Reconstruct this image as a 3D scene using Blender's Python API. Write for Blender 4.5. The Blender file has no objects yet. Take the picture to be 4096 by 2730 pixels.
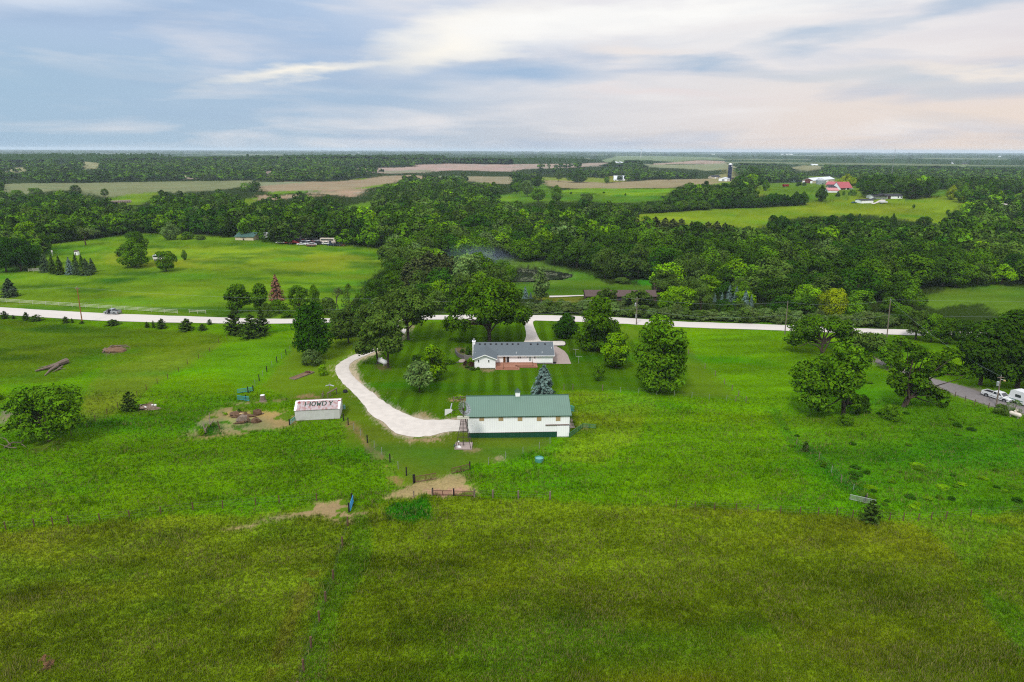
import bpy, math, random
import numpy as np
from mathutils import Vector, Matrix

sc = bpy.context.scene
COL = sc.collection
R = math.radians

# ------------------------------------------------------------------ camera
FPX = 4096 * 24 / 36.0            # focal length in photograph pixels
PITCH, ROLL, CAMH = R(15.65), R(0.2), 50.0
cam_d = bpy.data.cameras.new("camera"); cam = bpy.data.objects.new("camera", cam_d); COL.objects.link(cam)
cam_d.sensor_width = 36; cam_d.lens = 24; cam_d.clip_start = 0.5; cam_d.clip_end = 60000
FWD = np.array([0, math.cos(PITCH), -math.sin(PITCH)])
_r0 = np.array([1.0, 0, 0]); _u0 = np.array([0, math.sin(PITCH), math.cos(PITCH)])
RGT = math.cos(ROLL) * _r0 + math.sin(ROLL) * _u0
UPV = -math.sin(ROLL) * _r0 + math.cos(ROLL) * _u0
CAM = np.array([0, 0, CAMH])
cam.matrix_world = Matrix(((RGT[0], UPV[0], -FWD[0], 0), (RGT[1], UPV[1], -FWD[1], 0), (RGT[2], UPV[2], -FWD[2], CAMH), (0, 0, 0, 1)))
sc.camera = cam

# ------------------------------------------------------------------ world, sun, exposure
SUN_EL, SUN_AZ = R(52), R(205)    # azimuth clockwise from +Y
w = bpy.data.worlds.new("World"); sc.world = w; w.use_nodes = True
NT = w.node_tree; NT.nodes.clear()
def wn(t, **k):
    n = NT.nodes.new(t)
    for a, b in k.items(): setattr(n, a, b)
    return n
def wl(a, b): NT.links.new(a, b)
def wmath(op, a, b=None):
    n = wn('ShaderNodeMath', operation=op)
    for i, v in enumerate((a, b)):
        if v is None: continue
        if isinstance(v, (int, float)): n.inputs[i].default_value = v
        else: wl(v, n.inputs[i])
    return n.outputs[0]
def srgb(r, g, b):
    return tuple(((c / 255) / 12.92 if c / 255 <= 0.04045 else ((c / 255 + 0.055) / 1.055) ** 2.4) for c in (r, g, b))
def wmix(fac, a, b):
    n = wn('ShaderNodeMix', data_type='RGBA')
    if isinstance(fac, float): n.inputs[0].default_value = fac
    else: wl(fac, n.inputs[0])
    for i, v in ((6, a), (7, b)):
        if isinstance(v, tuple): n.inputs[i].default_value = (*v, 1)
        else: wl(v, n.inputs[i])
    return n.outputs[2]
def build_world():
    sky = wn('ShaderNodeTexSky', sky_type='NISHITA', sun_disc=False, sun_elevation=SUN_EL, sun_rotation=SUN_AZ)
    sky.air_density = 1.0; sky.dust_density = 2.0
    tc = wn('ShaderNodeTexCoord'); sp = wn('ShaderNodeSeparateXYZ'); wl(tc.outputs['Generated'], sp.inputs[0])
    az = wmath('ARCTAN2', sp.outputs[0], sp.outputs[1])
    el = wmath('ARCSINE', sp.outputs[2])
    def vec(sa, se, oa=0.0):
        c = wn('ShaderNodeCombineXYZ'); wl(wmath('MULTIPLY', az, sa), c.inputs[0]); wl(wmath('MULTIPLY', el, se), c.inputs[1])
        c.inputs[2].default_value = oa
        return c.outputs[0]
    def noise(v, scale, detail=5, rough=.55, dist=0.0):
        n = wn('ShaderNodeTexNoise'); n.inputs['Scale'].default_value = scale; n.inputs['Detail'].default_value = detail
        n.inputs['Roughness'].default_value = rough; n.inputs['Distortion'].default_value = dist
        wl(v, n.inputs['Vector']); return n
    def ramp(f, stops):
        n = wn('ShaderNodeValToRGB'); wl(f, n.inputs[0]); e = n.color_ramp.elements
        while len(e) < len(stops): e.new(.5)
        for i, (p, c) in enumerate(stops): e[i].position = p; e[i].color = (*(c if isinstance(c, tuple) else (c, c, c)), 1)
        return n.outputs[0]
    # horizon tint: blue west, rosy east
    t = wmath('MULTIPLY_ADD', az, .72); NT.nodes[-1].inputs[2].default_value = .5
    low = ramp(t, [(0, srgb(164, 192, 214)), (.3, srgb(176, 198, 218)), (.52, srgb(200, 206, 216)), (.75, srgb(232, 220, 214)), (1, srgb(242, 222, 206))])
    high = ramp(t, [(0, srgb(176, 198, 226)), (.3, srgb(178, 200, 228)), (.52, srgb(226, 228, 236)), (.75, srgb(236, 234, 236)), (1, srgb(226, 222, 228))])
    eh = ramp(wmath('MULTIPLY', el, 5.2), [(0.05, 0.0), (.75, 1.0)])
    base = wmix(eh, low, high)
    # soft streaks
    n1 = noise(vec(3.4, 24, 1.7), 1.15, 6, .52, .4)
    base = wmix(wmath('MULTIPLY', ramp(n1.outputs[0], [(.44, 0.0), (.64, 1.0)]), .7), base, srgb(240, 236, 236))
    n2 = noise(vec(3.0, 22, 8.3), 1.3, 6, .5, .4)
    base = wmix(wmath('MULTIPLY', ramp(n2.outputs[0], [(.5, 0.0), (.7, 1.0)]), .5), base, srgb(160, 184, 214))
    # cloud bands and gaps with a place of their own in the sky (az, el in photograph pixels)
    nd = noise(vec(6, 30, 3.1), 1.0, 6, .55)
    dv = wn('ShaderNodeVectorMath', operation='MULTIPLY_ADD')
    wl(nd.outputs['Color'], dv.inputs[0]); dv.inputs[1].default_value = (.16, .06, 0); wl(vec(1, 1), dv.inputs[2])
    WHT, CRM, BLU, GRY, PNK = srgb(255, 254, 251), srgb(255, 249, 236), srgb(146, 180, 212), srgb(206, 208, 218), srgb(226, 212, 208)
    blobs = [  # px, py, half w, half h, tilt deg, colour, strength
        (60, 420, 900, 230, 0, srgb(164, 194, 218), .75), (1250, 250, 800, 150, -6, srgb(168, 192, 222), .7),
        (1480, 410, 700, 90, 0, srgb(160, 188, 216), .6), (250, 130, 520, 75, 4, srgb(218, 228, 242), .8), (120, 20, 700, 60, 0, srgb(214, 222, 238), .8),
        (1000, 40, 480, 60, 5, srgb(226, 232, 244), .75), (1250, 335, 420, 34, 10, CRM, .9), (1850, 205, 460, 110, 14, CRM, 1.0), (2900, 210, 900, 60, 2, srgb(240, 238, 238), .6),
        (2150, 150, 620, 110, 7, WHT, 1.0), (2700, 120, 900, 75, 3, WHT, .95), (2500, 30, 900, 70, 0, srgb(232, 230, 236), .8), (3700, 100, 420, 70, 0, WHT, .9),
        (2080, 330, 420, 70, -2, srgb(156, 186, 218), .85), (2750, 300, 330, 38, -6, BLU, .6), (3150, 225, 320, 45, 6, BLU, .55), (3780, 160, 420, 45, 8, BLU, .55),
        (3350, 105, 260, 22, -4, srgb(176, 206, 226), .7), (2480, 240, 260, 34, 0, srgb(240, 232, 228), .9), (3500, 370, 760, 46, -3, srgb(206, 212, 218), .7),
        (3900, 360, 520, 26, -5, srgb(246, 236, 226), .8), (2650, 405, 500, 24, -2, srgb(234, 224, 224), .8), (3800, 470, 760, 60, 0, srgb(236, 222, 210), .55)]
    for px, py, hw, hh, tl, c, s in blobs:
        m = wn('ShaderNodeMapping', vector_type='TEXTURE'); wl(dv.outputs[0], m.inputs[0])
        azc, elc = math.atan((px - 2048) / FPX), math.atan((600 - py) / FPX)
        m.inputs['Location'].default_value = (azc + .08, elc + .03, 0)
        m.inputs['Rotation'].default_value = (0, 0, R(tl)); m.inputs['Scale'].default_value = (hw / FPX, hh / FPX, 1)
        g = wn('ShaderNodeTexGradient', gradient_type='SPHERICAL'); wl(m.outputs[0], g.inputs[0])
        base = wmix(wmath('MULTIPLY', ramp(g.outputs['Fac'], [(0, 0.0), (.3, .3), (.9, 1.0)]), s), base, c)
    # the overcast brightens towards the zenith
    up = ramp(el and wmath('MULTIPLY', el, 1.0), [(.2, 1.0), (.9, 1.0)])
    gain = wmath('MULTIPLY_ADD', wn_ramp(ramp, el), ZENITH); NT.nodes[-1].inputs[2].default_value = 1.0
    sc_ = wn('ShaderNodeVectorMath', operation='SCALE'); wl(base, sc_.inputs[0]); wl(wmath('MULTIPLY', gain, 10.0), sc_.inputs['Scale'])
    fin = wmix(.03, sc_.outputs[0], sky.outputs[0])
    bg = wn('ShaderNodeBackground'); bg.inputs['Strength'].default_value = 0.1; wl(fin, bg.inputs[0])
    out = wn('ShaderNodeOutputWorld'); wl(bg.outputs[0], out.inputs[0])
ZENITH = 1.3
HAZE = 7e-5
def wn_ramp(ramp, el): return ramp(el, [(.2, 0.0), (1.0, 1.0)])
build_world()
sd = bpy.data.lights.new("sun", 'SUN'); sun = bpy.data.objects.new("sun", sd); COL.objects.link(sun)
sd.energy = 2.8; sd.angle = R(11); sd.color = (1, .955, .88)
_sv = Vector((math.sin(SUN_AZ) * math.cos(SUN_EL), math.cos(SUN_AZ) * math.cos(SUN_EL), math.sin(SUN_EL)))
sun.rotation_euler = _sv.to_track_quat('Z', 'Y').to_euler(); sun.location = (0, -40, 200)
sc.view_settings.view_transform = 'Standard'; sc.view_settings.look = 'None'; sc.view_settings.exposure = 0.0; sc.view_settings.gamma = 1
sc.cycles.max_bounces = 5; sc.cycles.diffuse_bounces = 3; sc.cycles.transmission_bounces = 3; sc.cycles.volume_bounces = 0
sc.cycles.glossy_bounces = 2; sc.cycles.use_denoising = False; sc.cycles.denoiser = 'OPENIMAGEDENOISE'; sc.cycles.denoising_input_passes = 'RGB_ALBEDO_NORMAL'; sc.cycles.denoising_prefilter = 'NONE'; sc.cycles.filter_width = 1.15; sc.cycles.caustics_reflective = False
sc.render.engine = 'CYCLES'

# ------------------------------------------------------------------ numpy helpers
def hsh(xi, yi, s): 
    a = np.sin(xi * 127.1 + yi * 311.7 + s * 74.7) * 43758.5453
    return a - np.floor(a)
def vn(x, y, s=0.0):
    xi, yi = np.floor(x), np.floor(y); fx, fy = x - xi, y - yi
    fx = fx * fx * (3 - 2 * fx); fy = fy * fy * (3 - 2 * fy)
    a, b, c, d = hsh(xi, yi, s), hsh(xi + 1, yi, s), hsh(xi, yi + 1, s), hsh(xi + 1, yi + 1, s)
    return (a * (1 - fx) + b * fx) * (1 - fy) + (c * (1 - fx) + d * fx) * fy
def fbm(x, y, s=0.0, o=4):
    t, a, n = 0, .5, 0
    for i in range(o): t = t + a * vn(x * 2 ** i, y * 2 ** i, s + i * 3.3); n += a; a *= .5
    return t / n
def ray(px, py):
    u, v = (px - 2048) / FPX, (1365 - py) / FPX
    d = FWD + u * RGT + v * UPV
    return d / np.linalg.norm(d)
def flat(px, py):
    d = ray(px, py); t = -CAMH / d[2]
    return CAM + d * t
# zoom frames of the photograph: origin and scale
ZF = {1: (0, 560, 2.298), 2: (1024, 560, 2.298), 3: (2048, 560, 2.298), 4: (3072, 560, 2.298), 5: (0, 1100, 2.2402), 6: (1024, 1100, 2.2402),
      7: (2048, 1100, 2.2402), 8: (3072, 1100, 2.2402), 'p': (700, 1500, 2.851), 'g': (1400, 1700, 2.941), 'l': (0, 1700, 1.522), 'm': (1200, 1900, 1.5687),
      'r': (2700, 1700, 1.522), 'h': (1780, 1330, 3.485), 'b': (1780, 1580, 4.357), 'c': (1860, 1340, 5.348), 'j': (1060, 900, 6.536), 't': (3880, 1480, 7.125),
      'f': (3180, 680, 4.525), 's': (2800, 640, 7.843), 'q': (400, 960, 6.536), 'd': (0, 0, .57446), 'w': (1800, 1600, 7.467), 'k': (1160, 1580, 9.412),
      'x': (2240, 1600, 8.711), 'y': (1780, 1380, 10.695), 'z': (780, 1630, 6.536), 'v': (2250, 1100, 4.706), 0: (0, 0, 1)}
def Z(k, x, y):
    a, b, s = ZF[k]; return a + x / s, b + y / s

# ------------------------------------------------------------------ terrain
HILLS = []
def hill(px, py, amp, sx, sy, dist=None):
    p = flat(px, py)
    if dist: p = p / np.linalg.norm(p[:2]) * dist
    HILLS.append((p[0], p[1], amp, sx, sy))
hill(2150, 1090, -3.5, 60, 45); hill(3250, 815, 9, 170, 110); hill(900, 960, 3.5, 130, 60)
hill(700, 640, 20, 900, 330, 2300); hill(3500, 760, 6, 300, 200, 900); hill(2200, 1400, -1.2, 60, 30); hill(3700, 1500, -2, 40, 50)
hill(1950, 1268, 1.0, 40, 25)
def hgt(x, y):
    z = np.zeros_like(x * 1.0)
    for hx, hy, a, sx, sy in HILLS: z = z + a * np.exp(-((x - hx) / sx) ** 2 / 2 - ((y - hy) / sy) ** 2 / 2)
    r = np.hypot(x, y); f = np.clip((r - 600) / 1500, 0, 1)
    z = z + f * (3.0 * np.sin(x / 290 + 1.3) * np.sin(y / 330 + .4) + 2.0 * np.sin(x / 610 - y / 540))
    return z + .25 * (vn(x / 14, y / 14, 5) - .5) * np.clip((r - 40) / 40, 0, 1)
_T = np.concatenate([np.linspace(20, 400, 1500), np.geomspace(400, 30000, 4000)[1:]])
def at(px, py):
    d = ray(px, py)
    z = CAM[2] + d[2] * _T - hgt(d[0] * _T, d[1] * _T)
    k = np.argmax(z < 0)
    if z[k] >= 0: k = len(_T) - 1
    lo, hi = _T[k - 1], _T[k]
    for _ in range(30):
        m = (lo + hi) / 2
        if CAM[2] + d[2] * m - hgt(d[0] * m, d[1] * m) < 0: hi = m
        else: lo = m
    p = CAM + d * hi; p[2] = hgt(p[0], p[1]); return p
def at_z(px, py, z):
    d = ray(px, py); return CAM + d * ((z - CAMH) / d[2])
def proj(p):
    q = np.asarray(p, float) - CAM; f = q @ FWD
    return 2048 + FPX * (q @ RGT) / f, 1365 - FPX * (q @ UPV) / f, f
def zat(p, py):
    """height above point p at which the vertical through p meets photograph row py"""
    lo, hi = -5.0, 120.0
    for _ in range(40):
        m = (lo + hi) / 2
        if proj((p[0], p[1], p[2] + m))[1] > py: lo = m
        else: hi = m
    return lo
def mpp(p): return proj(p)[2] / FPX      # metres per photograph pixel
def onplane(px, py, p0, n):
    d = ray(px, py); t = ((p0 - CAM) @ n) / (d @ n); return CAM + d * t
def inpoly(x, y, poly):
    P = np.asarray(poly); ins = np.zeros(x.shape, bool)
    bb = (x >= P[:, 0].min()) & (x <= P[:, 0].max()) & (y >= P[:, 1].min()) & (y <= P[:, 1].max())
    if not bb.any(): return ins
    xs, ys = x[bb], y[bb]; r = np.zeros(xs.shape, bool)
    for i in range(len(P)):
        x1, y1 = P[i]; x2, y2 = P[i - 1]
        if y1 == y2: continue
        c = ((y1 > ys) != (y2 > ys)) & (xs < (x2 - x1) * (ys - y1) / (y2 - y1) + x1); r ^= c
    ins[bb] = r; return ins
def smooth(pts, n=6, closed=False):
    P = np.asarray(pts, float); m = len(P); out = []
    for i in range(m if closed else m - 1):
        p0, p1, p2, p3 = (P[(i - 1) % m], P[i], P[(i + 1) % m], P[(i + 2) % m]) if closed else (P[max(i - 1, 0)], P[i], P[i + 1], P[min(i + 2, m - 1)])
        for k in range(n):
            t = k / n
            out.append(.5 * ((2 * p1) + (p2 - p0) * t + (2 * p0 - 5 * p1 + 4 * p2 - p3) * t * t + (3 * p1 - p0 - 3 * p2 + p3) * t ** 3))
    if not closed: out.append(P[-1])
    return np.array(out)
def wpoly(k, pts, sm=0):
    P = [Z(k, *p) for p in pts]
    if sm: P = smooth(P, sm, True)
    return np.array([at(*p)[:2] for p in P])

# ------------------------------------------------------------------ materials
M = {}
def mat(name, col, rough=.7, metal=0.0, nscale=0.0, namt=0.15, bump=0.0, bdist=.02, spec=.3, wave=None, stretch=None, attr=None, transl=0.0, col2=None):
    m = bpy.data.materials.new(name); m.use_nodes = True; nt = m.node_tree
    b = nt.nodes['Principled BSDF']; b.inputs['Roughness'].default_value = rough; b.inputs['Metallic'].default_value = metal
    b.inputs['Specular IOR Level'].default_value = spec
    c = nt.nodes.new('ShaderNodeRGB'); c.outputs[0].default_value = (*col, 1); cur = c.outputs[0]
    tc = nt.nodes.new('ShaderNodeTexCoord'); vec = tc.outputs['Object']
    if stretch:
        mp = nt.nodes.new('ShaderNodeMapping'); nt.links.new(vec, mp.inputs[0]); mp.inputs['Scale'].default_value = stretch; vec = mp.outputs[0]
    def mulc(cur, fac_out, lo, hi):
        mr = nt.nodes.new('ShaderNodeMapRange'); nt.links.new(fac_out, mr.inputs[0]); mr.inputs[1].default_value = .3; mr.inputs[2].default_value = .7
        mr.inputs[3].default_value = lo; mr.inputs[4].default_value = hi
        mx = nt.nodes.new('ShaderNodeVectorMath'); mx.operation = 'SCALE'; nt.links.new(cur, mx.inputs[0]); nt.links.new(mr.outputs[0], mx.inputs['Scale'])
        return mx.outputs[0]
    h = None
    if nscale:
        n = nt.nodes.new('ShaderNodeTexNoise'); n.inputs['Scale'].default_value = nscale; n.inputs['Detail'].default_value = 5; nt.links.new(vec, n.inputs['Vector'])
        if col2:
            mr = nt.nodes.new('ShaderNodeMapRange'); nt.links.new(n.outputs[0], mr.inputs[0]); mr.inputs[1].default_value = .42; mr.inputs[2].default_value = .6
            mx = nt.nodes.new('ShaderNodeMix'); mx.data_type = 'RGBA'; nt.links.new(mr.outputs[0], mx.inputs[0]); nt.links.new(cur, mx.inputs[6]); mx.inputs[7].default_value = (*col2, 1); cur = mx.outputs[2]
        cur = mulc(cur, n.outputs[0], 1 - namt, 1 + namt); h = n.outputs[0]
    if wave:
        wv = nt.nodes.new('ShaderNodeTexWave'); wv.bands_direction = wave[0]; wv.inputs['Scale'].default_value = wave[1]; wv.inputs['Distortion'].default_value = 0
        nt.links.new(tc.outputs['Object'], wv.inputs['Vector']); cur = mulc(cur, wv.outputs['Fac'], 1 - wave[2], 1 + wave[2] * .5); h = wv.outputs['Fac']
    nt.links.new(cur, b.inputs['Base Color'])
    if bump and h:
        bp = nt.nodes.new('ShaderNodeBump'); bp.inputs['Strength'].default_value = bump; bp.inputs['Distance'].default_value = bdist
        nt.links.new(h, bp.inputs['Height']); nt.links.new(bp.outputs[0], b.inputs['Normal'])
    M[name] = m; return m
def foliage(name, rgb, transl=.17, hv=.22):
    m = bpy.data.materials.new(name); m.use_nodes = True; nt = m.node_tree; nt.nodes.clear()
    a = nt.nodes.new('ShaderNodeAttribute'); a.attribute_name = 'Col'
    oi = nt.nodes.new('ShaderNodeObjectInfo')
    mr = nt.nodes.new('ShaderNodeMapRange'); nt.links.new(oi.outputs['Random'], mr.inputs[0]); mr.inputs[3].default_value = 1 - hv; mr.inputs[4].default_value = 1 + hv
    mx = nt.nodes.new('ShaderNodeMix'); mx.data_type = 'RGBA'; mx.blend_type = 'MULTIPLY'; mx.inputs[0].default_value = 1
    nt.links.new(a.outputs['Color'], mx.inputs[6]); mx.inputs[7].default_value = (*rgb, 1)
    s = nt.nodes.new('ShaderNodeVectorMath'); s.operation = 'SCALE'; nt.links.new(mx.outputs[2], s.inputs[0]); nt.links.new(mr.outputs[0], s.inputs['Scale'])
    d = nt.nodes.new('ShaderNodeBsdfDiffuse'); t = nt.nodes.new('ShaderNodeBsdfTranslucent'); x = nt.nodes.new('ShaderNodeMixShader')
    nt.links.new(s.outputs[0], d.inputs[0]); nt.links.new(s.outputs[0], t.inputs[0]); x.inputs[0].default_value = transl
    nt.links.new(d.outputs[0], x.inputs[1]); nt.links.new(t.outputs[0], x.inputs[2])
    o = nt.nodes.new('ShaderNodeOutputMaterial'); nt.links.new(x.outputs[0], o.inputs[0])
    M[name] = m; return m
KA = 1 / 1.85                                   # from a sunlit picture colour to a surface colour
def alb(r, g, b, k=1.0): return tuple(min(.9, c * KA * k) for c in srgb(r, g, b))

# ------------------------------------------------------------------ mesh helpers
def np_mesh(name, V, F, mats, col=None, mi=None, smooth_=False):
    me = bpy.data.meshes.new(name); V = np.asarray(V, np.float32); F = np.asarray(F, np.int32); k = F.shape[1]
    me.vertices.add(len(V)); me.vertices.foreach_set('co', V.ravel())
    me.loops.add(F.size); me.loops.foreach_set('vertex_index', F.ravel())
    me.polygons.add(len(F)); me.polygons.foreach_set('loop_start', np.arange(0, F.size, k, dtype=np.int32)); me.polygons.foreach_set('loop_total', np.full(len(F), k, np.int32))
    if mi is not None: me.polygons.foreach_set('material_index', np.asarray(mi, np.int32))
    if smooth_: me.polygons.foreach_set('use_smooth', np.ones(len(F), bool))
    me.update(calc_edges=True)
    if col is not None:
        ca = me.color_attributes.new('Col', 'FLOAT_COLOR', 'POINT')
        c4 = np.ones((len(V), 4), np.float32); c4[:, :np.asarray(col).shape[1]] = col; ca.data.foreach_set('color', c4.ravel())
    for m in (mats if isinstance(mats, (list, tuple)) else [mats]): me.materials.append(m)
    return me
def link(name, me, parent=None, loc=None, rz=0.0):
    o = bpy.data.objects.new(name, me); COL.objects.link(o)
    if parent: o.parent = parent
    if loc is not None: o.location = tuple(float(v) for v in loc)
    o.rotation_euler = (0, 0, rz); return o
def tag(o, label=None, cat=None, group=None, kind=None):
    if label: o['label'] = label
    if cat: o['category'] = cat
    if group: o['group'] = group
    if kind: o['kind'] = kind
    return o
def thing(name, label, cat, loc, rz=0.0, group=None):
    return tag(link(name, None, None, loc, rz), label, cat, group)
class MB:
    def __init__(s): s.v, s.f, s.m, s.cur = [], [], [], 0
    def add(s, vs, fs):
        n = len(s.v); s.v += [tuple(map(float, v)) for v in vs]; s.f += [tuple(i + n for i in f) for f in fs]; s.m += [s.cur] * len(fs); return s
    def box(s, x0, x1, y0, y1, z0, z1, rz=0.0):
        vs = [(x, y, z) for z in (z0, z1) for y in (y0, y1) for x in (x0, x1)]
        if rz:
            cx, cy, c, q = (x0 + x1) / 2, (y0 + y1) / 2, math.cos(rz), math.sin(rz)
            vs = [(cx + (x - cx) * c - (y - cy) * q, cy + (x - cx) * q + (y - cy) * c, z) for x, y, z in vs]
        return s.add(vs, [(0, 2, 3, 1), (4, 5, 7, 6), (0, 1, 5, 4), (2, 6, 7, 3), (0, 4, 6, 2), (1, 3, 7, 5)])
    def tube(s, pts, rad, n=6, cap=True):
        P = [Vector(p) for p in pts]; rad = rad if isinstance(rad, (list, tuple)) else [rad] * len(P); vs, fs = [], []
        for i, p in enumerate(P):
            d = (P[min(i + 1, len(P) - 1)] - P[max(i - 1, 0)]).normalized(); a = d.orthogonal().normalized() if abs(d.z) < .95 else Vector((1, 0, 0)); a = (a - d * a.dot(d)).normalized(); b = d.cross(a)
            if abs(d.z) < .95: a = d.cross(Vector((0, 0, 1))).normalized(); b = d.cross(a)
            for k in range(n):
                t = 2 * math.pi * k / n; vs.append(p + (a * math.cos(t) + b * math.sin(t)) * rad[i])
        for i in range(len(P) - 1):
            for k in range(n): fs.append((i * n + k, i * n + (k + 1) % n, (i + 1) * n + (k + 1) % n, (i + 1) * n + k))
        if cap: fs += [tuple(range(n))[::-1], tuple(range((len(P) - 1) * n, len(P) * n))]
        return s.add(vs, fs)
    def lathe(s, prof, n=16, c=(0, 0, 0)):
        vs, fs = [], []
        for r, z in prof:
            for k in range(n): t = 2 * math.pi * k / n; vs.append((c[0] + r * math.cos(t), c[1] + r * math.sin(t), c[2] + z))
        for i in range(len(prof) - 1):
            for k in range(n): fs.append((i * n + k, i * n + (k + 1) % n, (i + 1) * n + (k + 1) % n, (i + 1) * n + k))
        fs += [tuple(range(n))[::-1], tuple(range((len(prof) - 1) * n, len(prof) * n))]
        return s.add(vs, fs)
    def prism(s, prof, a0, a1, axis='y'):
        """profile of (u, z) extruded along axis; u is the other horizontal axis"""
        n = len(prof); mk = (lambda u, z, a: (u, a, z)) if axis == 'y' else (lambda u, z, a: (a, u, z))
        vs = [mk(u, z, a0) for u, z in prof] + [mk(u, z, a1) for u, z in prof]
        fs = [(i, (i + 1) % n, n + (i + 1) % n, n + i) for i in range(n)] + [tuple(range(n))[::-1], tuple(range(n, 2 * n))]
        return s.add(vs, fs)
    def blob(s, c, r, rng, n=10, jag=.25):
        vs, fs = [], []
        for i in range(n // 2 + 1):
            ph = math.pi * i / (n // 2)
            for k in range(n):
                t = 2 * math.pi * k / n; q = 1 + jag * (rng.random() - .5) * 2
                vs.append((c[0] + r[0] * q * math.sin(ph) * math.cos(t), c[1] + r[1] * q * math.sin(ph) * math.sin(t), c[2] + r[2] * q * math.cos(ph)))
        for i in range(n // 2):
            for k in range(n): fs.append((i * n + k, (i + 1) * n + k, (i + 1) * n + (k + 1) % n, i * n + (k + 1) % n))
        return s.add(vs, fs)
    def mesh(s, name, mats):
        me = bpy.data.meshes.new(name); me.from_pydata(s.v, [], s.f)
        for m in (mats if isinstance(mats, (list, tuple)) else [mats]): me.materials.append(m)
        me.polygons.foreach_set('material_index', s.m); me.update(); 
        import bmesh
        bm = bmesh.new(); bm.from_mesh(me); bmesh.ops.recalc_face_normals(bm, faces=bm.faces); bm.to_mesh(me); bm.free(); return me
    def build(s, name, mats, parent=None, loc=None, rz=0.0, smooth_=False):
        me = s.mesh(name, mats)
        if smooth_: me.polygons.foreach_set('use_smooth', [True] * len(me.polygons))
        return link(name, me, parent, loc, rz)
def kids(o): return [c for c in COL.objects if c.parent == o]
def copy_tree(o, parent=None, children=None):
    c = o.copy(); COL.objects.link(c)
    if parent: c.parent = parent
    for ch in (children or o.children): copy_tree(ch, c)
    return c
# ------------------------------------------------------------------ ground regions (drawn on the photograph, laid on the terrain)
SB = lambda c: alb(*c)
REG = []      # (kind, world polygon, colour, tall-grass amount)
def veg(c):
    r, g, b = c
    return (r * 1.02 + 1, g, b * .6) if g > r and g > b * 1.6 else c
def reg(kind, k, pts, col, tall=0.3, sm=0):
    col = veg(col); REG.append((kind, wpoly(k, pts, sm), np.array(alb(*col)), tall))
TAN, PNK, GT, YG = (168, 155, 112), (178, 158, 140), (136, 142, 98), (112, 146, 44)
# far fields
reg('field', 1, [(0, 402), (500, 398), (1200, 393), (1900, 378), (2353, 373), (2353, 412), (2200, 432), (1900, 470), (1600, 488), (1500, 475), (1200, 505), (1010, 528), (900, 520), (700, 470), (450, 470), (250, 500), (0, 505)], GT, .1)
reg('field', 1, [(1010, 530), (1200, 505), (1490, 478), (1400, 560), (1330, 600), (1100, 605), (1010, 575)], YG, .2)
reg('field', 1, [(510, 232), (600, 212), (780, 198), (930, 213), (940, 245), (1010, 265), (900, 270), (760, 262), (740, 225), (640, 225), (600, 255), (520, 262)], (166, 162, 116), .1)
reg('field', 1, [(0, 262), (310, 248), (300, 275), (200, 302), (100, 302), (0, 288)], (160, 158, 112), .1)
reg('field', 1, [(1050, 340), (1400, 330), (1860, 322), (1860, 347), (1700, 367), (1620, 340), (1400, 338), (1150, 358)], PNK, .1)
reg('field', 1, [(0, 585), (200, 590), (110, 625), (0, 650)], (132, 145, 78), .2)
reg('field', 1, [(1960, 578), (2200, 545), (2353, 525), (2353, 600), (2150, 612)], YG, .2)
reg('field', 2, [(0, 395), (300, 385), (700, 385), (900, 365), (1200, 330), (1400, 326), (1700, 340), (1690, 372), (1560, 360), (1350, 365), (1240, 400), (1100, 432), (1010, 448), (900, 530), (560, 500), (450, 470), (200, 488), (60, 470), (0, 430)], (168, 150, 118), .1)
reg('field', 2, [(0, 388), (300, 388), (500, 388), (420, 400), (150, 412), (60, 425), (0, 425)], (142, 150, 112), .1)
reg('field', 2, [(0, 500), (130, 520), (450, 500), (600, 520), (0, 560)], (170, 150, 116), .1)
reg('field', 2, [(100, 478), (500, 468), (560, 472), (300, 497), (130, 502)], (104, 142, 48), .2)
reg('field', 2, [(830, 452), (1000, 430), (1240, 398), (1240, 412), (1050, 440)], (112, 148, 52), .2)
reg('field', 2, [(900, 358), (1020, 345), (1000, 362), (900, 368)], (112, 142, 64), .2)
reg('field', 2, [(60, 290), (240, 285), (230, 302), (100, 352), (80, 352)], PNK, .1)
reg('field', 2, [(620, 282), (720, 272), (1000, 260), (1440, 250), (1440, 230), (1800, 220), (2353, 226), (2353, 292), (1900, 282), (1600, 290), (1500, 305), (1200, 308), (1000, 292)], (186, 162, 146), .1)
reg('field', 2, [(1100, 285), (1500, 280), (1600, 275), (1560, 300), (1400, 305), (1200, 305)], (150, 150, 120), .1)
reg('field', 2, [(1650, 335), (2353, 338), (2353, 408), (2100, 398), (1800, 352)], (160, 150, 116), .1)
reg('field', 2, [(1640, 333), (2000, 335), (1900, 350), (1750, 352)], (130, 148, 110), .1)
reg('pasture', 2, [(700, 645), (900, 590), (1080, 555), (1250, 555), (1230, 605), (1050, 645), (850, 660)], (92, 132, 42), .3)
reg('pasture', 2, [(1920, 575), (2180, 520), (2353, 488), (2353, 570), (1980, 592)], (100, 140, 46), .3)
reg('field', 3, [(0, 222), (600, 220), (900, 209), (950, 214), (800, 242), (400, 262), (0, 277)], (178, 160, 142), .1)
reg('field', 3, [(1150, 214), (1300, 228), (1960, 214), (2110, 256), (2000, 272), (1780, 288), (1600, 268), (1250, 252)], (146, 152, 112), .1)
reg('field', 3, [(1290, 216), (1700, 189), (1960, 194), (1950, 216), (1500, 226), (1300, 230)], (182, 160, 138), .1)
reg('field', 3, [(800, 192), (970, 148), (1300, 148), (1500, 153), (1900, 163), (1985, 180), (1950, 190), (1700, 186), (1500, 206), (1250, 192), (1000, 206), (850, 207)], (124, 142, 92), .1)
reg('field', 3, [(650, 175), (700, 168), (740, 180), (700, 190)], (140, 148, 104), .1)
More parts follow.
